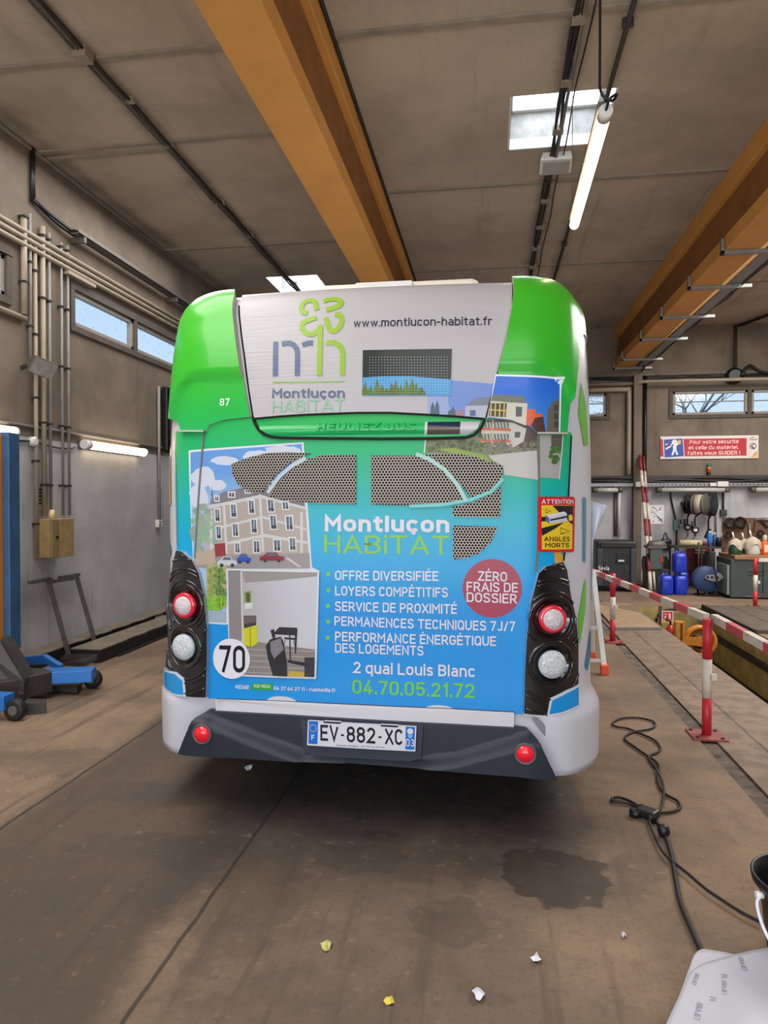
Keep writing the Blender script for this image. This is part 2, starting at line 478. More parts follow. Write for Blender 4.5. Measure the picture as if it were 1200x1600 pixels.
# ------------------------------------------------------------------ common materials
M_conc = mat_grime('concrete_brown', (130, 117, 103), (104, 94, 83), [], 1.3, (1, 1, .12))
M_ceil = mat_grime('concrete_ceiling', (184, 170, 153), (158, 146, 130), [(-3.12, .16, .55), (.58, .10, .4), (-4.3, .16, .55)], .8, (1.6, .10, 1))
M_paint = mat_grime('grey_wall_paint', (190, 190, 193), (166, 165, 168), [], 1.1, (1, 1, .15), .7)
M_beam = mat('ochre_beam_paint', (216, 154, 74), 0.6, var=0.15, scale=2.0)
M_beam_dk = mat('ochre_beam_shade', (150, 98, 42), 0.75, var=0.35, scale=3.0)  # recess shade of the beam webs put into the ochre; also on winch rim
M_joint = mat('joint_strip', (150, 140, 124), 0.8, var=0.3, scale=9)
M_dark = mat('dark_grime', (48, 42, 38), 0.8, var=0.3, scale=8)
M_pipe = mat('cream_pipe', (158, 146, 127), 0.5, var=0.12, scale=5)
M_pipe_g = mat('grey_conduit', (140, 137, 132), 0.5, var=0.2, scale=7)
M_black = mat('black_plastic', (18, 18, 20), 0.4)
M_rubber = mat('black_rubber', (22, 21, 21), 0.6)
M_steel = mat('galvanised_steel', (150, 150, 148), 0.45, 0.6, var=0.2, scale=12)
M_gsteel = mat('grimy_steel', (112, 106, 100), 0.55, 0.4, var=0.4, scale=12)
M_tube = mat('lit_tube', (255, 240, 196), 0.4, emit=7.0)
M_tube2 = mat('lit_tube_warm', (255, 232, 200), 0.4, emit=5.0)
M_white = mat('white_plastic', (215, 214, 210), 0.4, var=0.08, scale=10)
M_blue = mat('lift_blue_paint', (32, 110, 190), 0.45, var=0.25, scale=8)
M_bluedk = mat('lift_column_blue', (45, 88, 128), 0.5, var=0.35, scale=6)
M_orange = mat('lift_orange_paint', (196, 120, 30), 0.5, var=0.2, scale=6)
M_lift = mat('lift_dark_steel', (66, 62, 58), 0.55, 0.2, var=0.4, scale=7)
M_track = mat('dusty_track_top', (128, 116, 102), 0.85, var=0.35, scale=6)
M_trackside = mat('track_side_black', (32, 30, 30), 0.6, var=0.3, scale=8)
M_red = mat('barrier_red', (190, 36, 48), 0.45, var=0.12, scale=9)
M_bwhite = mat('barrier_white', (212, 203, 190), 0.55, var=0.25, scale=14)
M_yellow = mat('pit_yellow_paint', (176, 158, 100), 0.7, var=0.45, scale=5)
M_pitdk = mat('pit_dark', (40, 37, 33), 0.8, var=0.4, scale=5)
M_wood = mat('raw_wood', (170, 140, 104), 0.75, var=0.3, scale=4, stretch=(1, 12, 12))

# ------------------------------------------------------------------ floor
def floor_material():
    m = bpy.data.materials.new('oily_concrete_floor')
    m.use_nodes = True
    n = m.node_tree; L = n.links
    b = n.nodes['Principled BSDF']
    t = n.nodes.new('ShaderNodeTexCoord')
    s = n.nodes.new('ShaderNodeSeparateXYZ'); L.new(t.outputs['Object'], s.inputs[0])
    def N(scale, detail=6, stretch=None, rough=0.6):
        z = n.nodes.new('ShaderNodeTexNoise'); z.inputs['Scale'].default_value = scale; z.inputs['Detail'].default_value = detail
        z.inputs['Roughness'].default_value = rough
        if stretch:
            mp = n.nodes.new('ShaderNodeMapping'); mp.inputs['Scale'].default_value = stretch
            L.new(t.outputs['Object'], mp.inputs[0]); L.new(mp.outputs[0], z.inputs['Vector'])
        else: L.new(t.outputs['Object'], z.inputs['Vector'])
        return z.outputs['Fac']
    def M(op, a, c=None, d=None, clamp=False):
        q = n.nodes.new('ShaderNodeMath'); q.operation = op; q.use_clamp = clamp
        for i, x in enumerate((a, c, d)):
            if x is None: continue
            if isinstance(x, (int, float)): q.inputs[i].default_value = x
            else: L.new(x, q.inputs[i])
        return q.outputs[0]
    def ramp(fac, a, c):
        q = n.nodes.new('ShaderNodeMapRange'); q.interpolation_type = 'SMOOTHSTEP'
        L.new(fac, q.inputs[0]); q.inputs[1].default_value = a; q.inputs[2].default_value = c
        return q.outputs[0]
    def band(v, a, c, soft):     # 1 inside a..c
        return M('MULTIPLY', ramp(v, a - soft, a + soft), M('SUBTRACT', 1.0, ramp(v, c - soft, c + soft)))
    def mix(fac, a, c):
        q = n.nodes.new('ShaderNodeMix'); q.data_type = 'RGBA'
        L.new(fac, q.inputs[0])
        if isinstance(a, tuple): q.inputs[6].default_value = (*lin(a), 1)
        else: L.new(a, q.inputs[6])
        if isinstance(c, tuple): q.inputs[7].default_value = (*lin(c), 1)
        else: L.new(c, q.inputs[7])
        return q.outputs[2]
    X, Y = s.outputs['X'], s.outputs['Y']
    n1, n2, n3 = N(1.1, 8), N(7, 8), N(0.9, 6, (1.0, 0.35, 1))
    wob = M('MULTIPLY', M('SUBTRACT', n1, 0.5), 0.7)
    Xw = M('ADD', X, wob)
    Yw = M('ADD', Y, M('MULTIPLY', M('SUBTRACT', n3, 0.5), 1.4))
    base = mix(ramp(n1, 0.33, 0.66), (112, 95, 80), (146, 122, 100))
    base = mix(M('MULTIPLY', ramp(n2, 0.52, 0.72), 0.45), base, (108, 92, 80))
    # strip beside the drain channel, greyer concrete towards the pit
    base = mix(M('MULTIPLY', band(X, 1.5, 2.3, 0.03), 0.75), base, mix(ramp(n2, 0.4, 0.6), (120, 104, 92), (146, 128, 114)))
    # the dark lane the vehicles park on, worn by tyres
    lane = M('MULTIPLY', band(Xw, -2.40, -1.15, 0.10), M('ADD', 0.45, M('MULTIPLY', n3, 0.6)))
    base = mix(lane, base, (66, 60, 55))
    oil = M('MULTIPLY', band(Xw, -1.30, 0.45, 0.20), band(Yw, 2.85, 9.0, 0.55))  # oil stain, darkened further to paint in the shadow under and before the bus
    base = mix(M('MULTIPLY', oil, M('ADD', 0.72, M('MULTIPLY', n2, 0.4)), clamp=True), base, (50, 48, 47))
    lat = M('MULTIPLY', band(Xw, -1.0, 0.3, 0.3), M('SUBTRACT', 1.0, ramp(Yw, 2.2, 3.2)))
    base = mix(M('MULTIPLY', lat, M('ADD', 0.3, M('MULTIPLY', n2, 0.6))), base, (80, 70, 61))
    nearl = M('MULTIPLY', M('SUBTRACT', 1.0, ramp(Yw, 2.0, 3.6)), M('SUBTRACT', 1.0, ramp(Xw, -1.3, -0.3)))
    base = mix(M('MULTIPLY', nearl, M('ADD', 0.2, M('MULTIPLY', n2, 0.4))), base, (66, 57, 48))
    far = band(Yw, 6.3, 20.0, 0.8)
    base = mix(M('MULTIPLY', far, 0.35), base, (92, 74, 58))
    # oil leaks with their own outlines
    def blob(cx, cy, rx, ry, ns, amp):
        dx = M('DIVIDE', M('SUBTRACT', X, cx), rx); dy = M('DIVIDE', M('SUBTRACT', Y, cy), ry)
        d = M('SQRT', M('ADD', M('MULTIPLY', dx, dx), M('MULTIPLY', dy, dy)))
        d = M('ADD', d, M('MULTIPLY', M('SUBTRACT', N(ns, 6), 0.5), amp))
        return M('SUBTRACT', 1.0, ramp(d, 0.86, 1.0))
    p = FL(865, 1365)
    wet = blob(p.x, p.y, 0.25, 0.26, 6, 1.5)
    for (bx_, by_, rx, ry) in ((990, 1350, .10, .10), (600, 1308, .14, .05), (700, 1440, .12, .1), (395, 1395, .16, .35), (250, 1240, .35, .12), (300, 1330, .5, .12), (60, 1190, .3, .2), (660, 1350, .4, .12)):
        q = FL(bx_, by_)
        wet = M('MAXIMUM', wet, M('MULTIPLY', blob(q.x, q.y, rx * 1.3, ry * 1.3, 7, 2.6), 0.38))
    base = mix(M('MULTIPLY', wet, 0.7), base, (44, 40, 36))
    grain = M('MULTIPLY', ramp(N(46, 4), 0.5, 0.78), 0.42)
    base = mix(grain, base, (66, 56, 48))
    pale = M('MULTIPLY', ramp(N(17, 6), 0.58, 0.8), 0.30)
    base = mix(pale, base, (178, 156, 134))
    streak = M('MULTIPLY', M('MULTIPLY', ramp(N(3.2, 6, (3.2, 0.22, 1)), 0.52, 0.7), 0.5), M('SUBTRACT', 1.0, ramp(X, 0.3, 0.9)))
    base = mix(streak, base, (70, 61, 53))
    # construction joints
    def seam(c, wdt):
        return M('SUBTRACT', 1.0, ramp(M('ABSOLUTE', M('SUBTRACT', M('ADD', X, M('MULTIPLY', M('SUBTRACT', n2, 0.5), 0.02)), c)), wdt * 0.4, wdt))
    sm = M('MAXIMUM', seam(-1.11, 0.012), seam(-2.36, 0.014))
    sm = M('MAXIMUM', sm, M('MULTIPLY', seam(1.76, 0.016), 0.6))
    base = mix(M('MULTIPLY', sm, 0.75), base, (40, 35, 32))
    L.new(base, b.inputs['Base Color'])
    L.new(M('SUBTRACT', 0.82, M('MULTIPLY', wet, 0.35)), b.inputs['Roughness'])
    b.inputs['Specular IOR Level'].default_value = 0.3
    bp = n.nodes.new('ShaderNodeBump'); bp.inputs['Strength'].default_value = 0.15; bp.inputs['Distance'].default_value = 0.01
    L.new(n2, bp.inputs['Height']); L.new(bp.outputs[0], b.inputs['Normal'])
    return m
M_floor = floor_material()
PX0, PX1, PY0, PY1 = 2.17, 3.2, 1.0, 11.0
mb = MB()
xs = [XW - .3, 1.39, 1.50, PX0, PX1, XR]; ys = [-8.0, PY0, PY1, YB + .3]
for i in range(5):
    for j in range(3):
        if i == 3 and j == 1: continue
        z = -0.014 if i == 1 else 0.0
        mb.add([(xs[i], ys[j], z), (xs[i + 1], ys[j], z), (xs[i + 1], ys[j + 1], z), (xs[i], ys[j + 1], z)], [(0, 1, 2, 3)], 1 if i == 1 else 0)
for x in (1.39, 1.50):
    mb.add([(x, -8, 0), (x, YB + .3, 0), (x, YB + .3, -.014), (x, -8, -.014)], [(0, 1, 2, 3)], 1)
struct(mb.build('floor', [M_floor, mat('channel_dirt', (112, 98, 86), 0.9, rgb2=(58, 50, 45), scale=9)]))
mb = MB()
D = -1.5
mb.add([(PX0, PY0, 0), (PX0, PY1, 0), (PX0, PY1, D), (PX0, PY0, D)], [(0, 1, 2, 3)], 0)
mb.add([(PX1, PY0, 0), (PX1, PY1, 0), (PX1, PY1, D), (PX1, PY0, D)], [(0, 1, 2, 3)], 0)
mb.add([(PX0, PY1, 0), (PX1, PY1, 0), (PX1, PY1, D), (PX0, PY1, D)], [(0, 1, 2, 3)], 0)
mb.add([(PX0, PY0, 0), (PX1, PY0, 0), (PX1, PY0, D), (PX0, PY0, D)], [(0, 1, 2, 3)], 0)
mb.add([(PX0, PY0, D), (PX1, PY0, D), (PX1, PY1, D), (PX0, PY1, D)], [(0, 1, 2, 3)], 1)
for z in (-.30, -.72):
    mb.bx(PX1 - .05, PX1 - .002, PY0 + .01, PY1 - .02, z - .07, z, 1)
for y in (3.0, 5.2, 7.4):
    mb.bx(PX1 - .05, PX1 - .001, y, y + .05, D + .02, -.1, 1)
mb.bx(PX0 + .01, PX0 + .55, PY1 - .5, PY1 - .01, D + .01, -.5, 0)
struct(mb.build('pit_wall', [M_yellow, M_pitdk]))

# ------------------------------------------------------------------ walls, ceiling
def holed(axis, val, ext, holes, zsplit=None, depth=0.25, out=-1):
    """wall/ceiling in plane axis=val; ext/holes are (a0,a1,b0,b1) in the other two axes; reveals go out by depth*out."""
    A = sorted(set([ext[0], ext[1]] + [h[0] for h in holes] + [h[1] for h in holes]))
    B = sorted(set([ext[2], ext[3]] + [h[2] for h in holes] + [h[3] for h in holes] + ([zsplit] if zsplit else [])))
    mb = MB()
    def P(a, b, d=0.0):
        v = [a, b]; v.insert(axis, val + d * out); return tuple(v)
    for i in range(len(A) - 1):
        for j in range(len(B) - 1):
            ca, cb = (A[i] + A[i + 1]) / 2, (B[j] + B[j + 1]) / 2
            if any(h[0] < ca < h[1] and h[2] < cb < h[3] for h in holes): continue
            mb.add([P(A[i], B[j]), P(A[i + 1], B[j]), P(A[i + 1], B[j + 1]), P(A[i], B[j + 1])], [(0, 1, 2, 3)], 1 if zsplit and cb < zsplit else 0)
    for h in holes:
        c = [(h[0], h[2]), (h[1], h[2]), (h[1], h[3]), (h[0], h[3])]
        for k in range(4):
            p, q = c[k], c[(k + 1) % 4]
            mb.add([P(*p), P(*q), P(*q, depth), P(*p, depth)], [(0, 1, 2, 3)], 2)
    return mb

a = LW(112, 452); b_ = LW(207, 552)
WZ0, WZ1 = LW(160, 525).z - .02, LW(116, 458).z + .03
wy = [LW(114, 500).y, LW(208, 530).y, LW(212, 530).y, LW(212, 530).y + (LW(208, 530).y - LW(114, 500).y)]
wl_holes = [(wy[0], wy[1], WZ0, WZ1), (wy[2], wy[3], WZ0, WZ1), (3.9, LW(7, 430).y, WZ0, WZ1)]
mb = holed(0, XW, (YF, YB, 0, ZC), wl_holes, LW(180, 702).z, .065, -1)
struct(mb.build('wall_left', [M_conc, M_paint, M_conc]))

bz0, bz1 = BK(1100, 648).z, BK(1100, 611).z
wb_holes = [(BK(1051, 630).x, BK(1168, 630).x, bz0, bz1), (BK(1174, 630).x, BK(1290, 630).x, bz0, bz1), (BK(945, 630).x - 1.4, BK(947, 630).x, bz0, bz1)]
mb = holed(1, YB, (XW, XR, 0, ZC), wb_holes, BK(1100, 752).z, .065, 1)
struct(mb.build('wall_back', [M_conc, M_paint, M_conc]))
mb = holed(0, XR, (YF, YB, 0, ZC), [], 2.1, .2, 1)
struct(mb.build('wall_right', [M_conc, M_paint]))
# gate side: lintel and piers round the open gate
mb = MB()
mb.bx(XW, -4.2, YF - .1, YF, 0, ZC); mb.bx(5.0, XR, YF - .1, YF, 0, ZC); mb.bx(-4.2, 5.0, YF - .1, YF, 4.75, ZC)
struct(mb.build('wall_front', M_conc))

s1a, s1b = CE(793, 152), CE(789, 236)
SK1 = (s1a.x + .02, s1a.x + .92, s1a.y, s1b.y)
s2a, s2b = CE(413, 431), CE(505, 431)
SK2 = (CE(420, 440).x, CE(505, 440).x, CE(460, 431).y, CE(460, 431).y + .95)
mb = holed(2, ZC, (XW, XR, YF, YB), [SK1, SK2], None, .42, 1)
struct(mb.build('ceiling', [M_ceil, M_ceil, mat('rooflight_shaft', (150, 148, 144), 0.8, var=0.4, scale=9)]))
M_lens = bpy.data.materials.new('rooflight_dome'); M_lens.use_nodes = True
_n = M_lens.node_tree; _n.nodes.clear()
_o = _n.nodes.new('ShaderNodeOutputMaterial'); _t = _n.nodes.new('ShaderNodeBsdfTransparent'); _t.inputs[0].default_value = (.95, .97, 1, 1)
_d = _n.nodes.new('ShaderNodeBsdfTranslucent'); _m = _n.nodes.new('ShaderNodeMixShader'); _m.inputs[0].default_value = .35
_n.links.new(_t.outputs[0], _m.inputs[1]); _n.links.new(_d.outputs[0], _m.inputs[2]); _n.links.new(_m.outputs[0], _o.inputs[0])
for i, h in enumerate((SK1, SK2)):
    mb = MB(); t = .05
    z0, z1 = ZC + .36, ZC + .42
    mb.bx(h[0], h[1], h[2], h[2] + t, z0, z1); mb.bx(h[0], h[1], h[3] - t, h[3], z0, z1)
    mb.bx(h[0], h[0] + t, h[2], h[3], z0, z1); mb.bx(h[1] - t, h[1], h[2], h[3], z0, z1)
    mb.bx(h[0], h[1], h[3] - .02, h[3], ZC + .0, ZC + .10); mb.bx(h[0], h[0] + .02, h[2], h[3], ZC, ZC + .1); mb.bx(h[1] - .02, h[1], h[2], h[3], ZC, ZC + .1)
    fr = struct(mb.build('window_%d' % (6 + i), M_white), ['roof light of clear panes above the hanging tube lamp', 'roof light of cobwebbed panes above the left end of the bus roof'][i], 'skylight')
    MB().bx(h[0] + t, h[1] - t, h[2] + t, h[3] - t, z1 - .02, z1 - .012).build('pane', M_lens, fr)
# ceiling joints
k = 0
bl, br = -1.48, 2.45
def joint(pts, x0, x1):
    global k
    k += 1
    y = CE(*pts).y
    struct(MB().bx(x0, x1, y - .025, y + .025, ZC - .022, ZC + .01).build('trim_%d' % k, M_joint))
for p in ((200, 85), (250, 221), (400, 382)): joint(p, XW, bl)
joint((250, 233), XW, CE(262, 228).x)
for p in ((515, 55), (600, 300), (640, 424)): joint(p, -1.16, br)
for y in (5.6, 8.6, 11.7): k += 1; struct(MB().bx(2.8, XR, y - .02, y + .02, ZC - .015, ZC + .01).build('trim_%d' % k, M_joint))
k += 1; struct(MB().tube([(XW + .02, YF, ZC - .03), (XW + .02, YB, ZC - .03)], .022).build('trim_%d' % k, M_joint))

# I-shaped ochre beams
def beam(x0, x1, zb, name, label):
    mb = MB()
    y0, y1 = YF, YB
    fl = .16
    mb.bx(x0, x1, y0, y1, zb, zb + fl, 0)
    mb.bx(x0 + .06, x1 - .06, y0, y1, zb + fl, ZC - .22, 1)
    mb.bx(x0, x1, y0, y1, ZC - .22, ZC - .001, 0)
    mb.bx(x1, x1 + .02, y0, y1, ZC - .05, ZC - .001, 2)
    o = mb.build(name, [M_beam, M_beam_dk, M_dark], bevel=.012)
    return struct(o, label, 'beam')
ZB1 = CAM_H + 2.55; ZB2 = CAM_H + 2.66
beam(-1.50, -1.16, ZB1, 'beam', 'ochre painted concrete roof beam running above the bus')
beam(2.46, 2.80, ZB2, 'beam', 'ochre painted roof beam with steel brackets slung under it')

# windows ------------------------------------------------------------
def window(n, axis, val, h, label, out, mull=None):
    mb = MB(); t = .05; d0, d1 = .0, .06
    def B(a0, a1, b0, b1):
        lo, hi = sorted((val + out * d0, val + out * d1))
        if axis == 0: mb.bx(lo, hi, a0, a1, b0, b1)
        else: mb.bx(a0, a1, lo, hi, b0, b1)
    B(h[0], h[1], h[2], h[2] + t); B(h[0], h[1], h[3] - t, h[3]); B(h[0], h[0] + t, h[2], h[3]); B(h[1] - t, h[1], h[2], h[3])
    if mull: B(h[0], h[1], (h[2] + h[3]) / 2 + .02, (h[2] + h[3]) / 2 + .035)
    fr = struct(mb.build('window_%d' % n, mat('window_frame_grey', (150, 143, 134), .6, var=.2, scale=9), bevel=.006), label, 'window')
    g = MB(); lo = val + out * .03
    if axis == 0: g.bx(lo - .004, lo + .004, h[0] + t, h[1] - t, h[2] + t, h[3] - t)
    else: g.bx(h[0] + t, h[1] - t, lo - .004, lo + .004, h[2] + t, h[3] - t)
    g.build('pane', PANE, fr)
window(1, 0, XW, wl_holes[0], 'high strip window over the small wall floodlight', -1)
window(2, 0, XW, wl_holes[1], 'high strip window half hidden by the bus corner', -1)
window(3, 0, XW, wl_holes[2], 'high window cut by the frame edge beside the vertical pipes', -1)
window(4, 1, YB, wb_holes[0], 'back wall window with a bare tree seen through it', 1, True)
window(5, 1, YB, wb_holes[1], 'back wall window over the coiled cables on the board', 1, True)
window(8, 1, YB, wb_holes[2], 'back wall window just beside the bus flank', 1, True)
# dark surrounds of the windows
M_surround = mat('window_surround', (92, 84, 76), .8, var=.3, scale=8)
def surround(n, a0, a1, b0, b1, axis, val, out, skip):
    mb = MB(); t = .07
    lo, hi = sorted((val + .002 * -out, val - out * .03))
    def B(p0, p1, q0, q1):
        if axis == 0: mb.bx(lo, hi, p0, p1, q0, q1)
        else: mb.bx(p0, p1, lo, hi, q0, q1)
    B(a0 - t, a1 + t, b1, b1 + t); B(a0 - t, a1 + t, b0 - t, b0); B(a0 - t, a0, b0, b1); B(a1, a1 + t, b0, b1)
    for m in skip: B(m[0], m[1], b0, b1)
    struct(mb.build('trim_%d' % n, M_surround, bevel=.005))
surround(20, wy[0], wy[3], WZ0, WZ1, 0, XW, -1, [(wy[1], wy[2])])
surround(21, 3.9, wl_holes[2][1], WZ0, WZ1, 0, XW, -1, [])
surround(22, wb_holes[0][0], wb_holes[1][1], bz0, bz1, 1, YB, 1, [(wb_holes[0][1], wb_holes[1][0])])
surround(23, wb_holes[2][0], wb_holes[2][1], bz0, bz1, 1, YB, 1, [])

# bare tree outside the back window
mb = MB()
def grow(p, d, l, r, n):
    q = p + d * l
    mb.cyl(p, q, r, 6, r * .7, cap=False)
    if n == 0: return
    for _ in range(3 if n > 1 else 2):
        e = (d + Vector((random.uniform(-1, 1), random.uniform(-.6, .6), random.uniform(-.35, .4)))).normalized()
        grow(q, e, l * random.uniform(.62, .85), r * .6, n - 1)
tp = AY(1080, 630, 19)
grow(Vector((tp.x, 19, 0)), Vector((0.05, 0, 1)), 2.0, .09, 7)
tag(mb.build('bare_tree', mat('bark', (120, 118, 122), .9)), 'bare branched tree standing outside the back wall window', 'tree')
struct(MB().bx(-30, 40, YB + .6, 60, -.12, -.02).build('ground_outside', mat('outside_ground', (150, 150, 146), .9, var=.2)))

# ================================================================== the bus
BUSX, HW, Y0B = -0.628, 1.152, 3.30
CA, CB, UF = 0.40, 0.44, 0.752        # corner ellipse of the plan
def _plan():
    P = [(u, 0.035 * (u / UF) ** 2) for u in np.linspace(0, UF, 40)]
    for a in np.linspace(0, PI / 2, 60)[1:]:
        P.append((UF + CA * math.sin(a), 0.035 + 0.0 + CB * (1 - math.cos(a))))
    P.append((HW, 12.3 - Y0B))
    P = np.array(P)
    d = np.hypot(*np.diff(P, axis=0).T)
    return P, np.concatenate([[0], np.cumsum(d)])
PLAN, PS = _plan()
S_CORNER = PS[-2]; S_END = PS[-1]
def plan(s):
    a = abs(s); sg = 1 if s >= 0 else -1
    u = np.interp(a, PS, PLAN[:, 0]); y = np.interp(a, PS, PLAN[:, 1])
    e = 1e-3
    du = np.interp(a + e, PS, PLAN[:, 0]) - np.interp(a - e if a > e else -(a - e), PS, PLAN[:, 0]) * (1 if a > e else -1)
    dy = np.interp(a + e, PS, PLAN[:, 1]) - np.interp(abs(a - e), PS, PLAN[:, 1])
    L = math.hypot(du, dy)
    return sg * u, y, sg * dy / L, -du / L
TZ = [0.30, 0.55, 0.80, 1.50, 1.90, 2.15, 2.40, 2.60, 2.9]
TY = [0.00, -0.01, 0.00, 0.00, 0.01, 0.025, 0.06, 0.11, 0.16]
T_R, R_R = 2.545, 0.17                  # start and radius of the roof edge
T_TOP = T_R + R_R * PI / 2
def prof(t):
    a = 0.0; ins = 0.0; z = t
    if t > T_R:
        a = min((t - T_R) / R_R, PI / 2); z = T_R + R_R * math.sin(a); ins = R_R * (1 - math.cos(a))
    i = max(0, min(len(TZ) - 2, int(np.searchsorted(TZ, z)) - 1))
    q = (z - TZ[i]) / (TZ[i + 1] - TZ[i])
    m0 = (TY[i + 1] - TY[max(i - 1, 0)]) / (TZ[i + 1] - TZ[max(i - 1, 0)])
    j = min(i + 2, len(TZ) - 1)
    m1 = (TY[j] - TY[i]) / (TZ[j] - TZ[i])
    h = TZ[i + 1] - TZ[i]
    y = (2 * q ** 3 - 3 * q * q + 1) * TY[i] + (q ** 3 - 2 * q * q + q) * h * m0 + (-2 * q ** 3 + 3 * q * q) * TY[i + 1] + (q ** 3 - q * q) * h * m1
    # slight tumblehome of the upper body
    ins += 0.035 * max(0.0, (z - 1.7)) ** 1.5
    return z, y, ins, a
def surf(s, t, off=0.0):
    u, py, nu, ny = plan(s)
    z, y, ins, a = prof(t)
    h = -ins + off * math.cos(a)
    return Vector((BUSX + u + nu * h, Y0B + y + py + ny * h, z + off * math.sin(a)))
def project(p):
    d = Vector(p) - CAM
    w_ = d.dot(FWD)
    return 600 + F_PX * d.dot(RGT) / w_, 800 - F_PX * d.dot(UPV) / w_
_C = {}
def st(px, py, off=0.0):
    key = (round(px, 2), round(py, 2), off)
    if key in _C: return _C[key]
    s, t = (px - 588) / 318.0, 1.6 + (783 - py) / 322.0
    for _ in range(14):
        x0, y0 = project(surf(s, t, off)); e = 1e-4
        xs_, ys_ = project(surf(s + e, t, off)); xt, yt = project(surf(s, t + e, off))
        a, b, c, d = (xs_ - x0) / e, (xt - x0) / e, (ys_ - y0) / e, (yt - y0) / e
        det = a * d - b * c
        if abs(det) < 1e-3: break
        rx, ry = px - x0, py - y0
        ds, dt = (d * rx - b * ry) / det, (a * ry - c * rx) / det
        ds = max(-.12, min(.12, ds)); dt = max(-.12, min(.12, dt))
        s += ds; t += dt
        s = max(-1.62, min(1.62, s)); t = max(.28, min(T_TOP + .02, t))
        if abs(rx) + abs(ry) < .02: break
    _C[key] = (s, t)
    return s, t

bus = thing('bus', 'green white and blue city bus seen from behind with advertising film on its rear', 'bus', (BUSX, Y0B, 0))
VB = 0.75
def vc(rgb, k=1.0): return tuple(min(.92, c * VB * k) for c in lin(rgb))
GRAD = [(0.3, (6, 146, 228)), (1.05, (6, 148, 230)), (1.35, (4, 170, 226)), (1.52, (14, 180, 206)), (1.66, (24, 184, 172)), (1.86, (36, 186, 118)), (2.05, (40, 188, 82)), (2.28, (58, 190, 46)), (2.9, (82, 198, 40))]
def grad(s, t):
    for (a, ca), (b, cb) in zip(GRAD, GRAD[1:]):
        if t <= b:
            q = max(0, (t - a) / (b - a))
            return vc(tuple(ca[i] + (cb[i] - ca[i]) * q for i in range(3)))
    return vc(GRAD[-1][1])

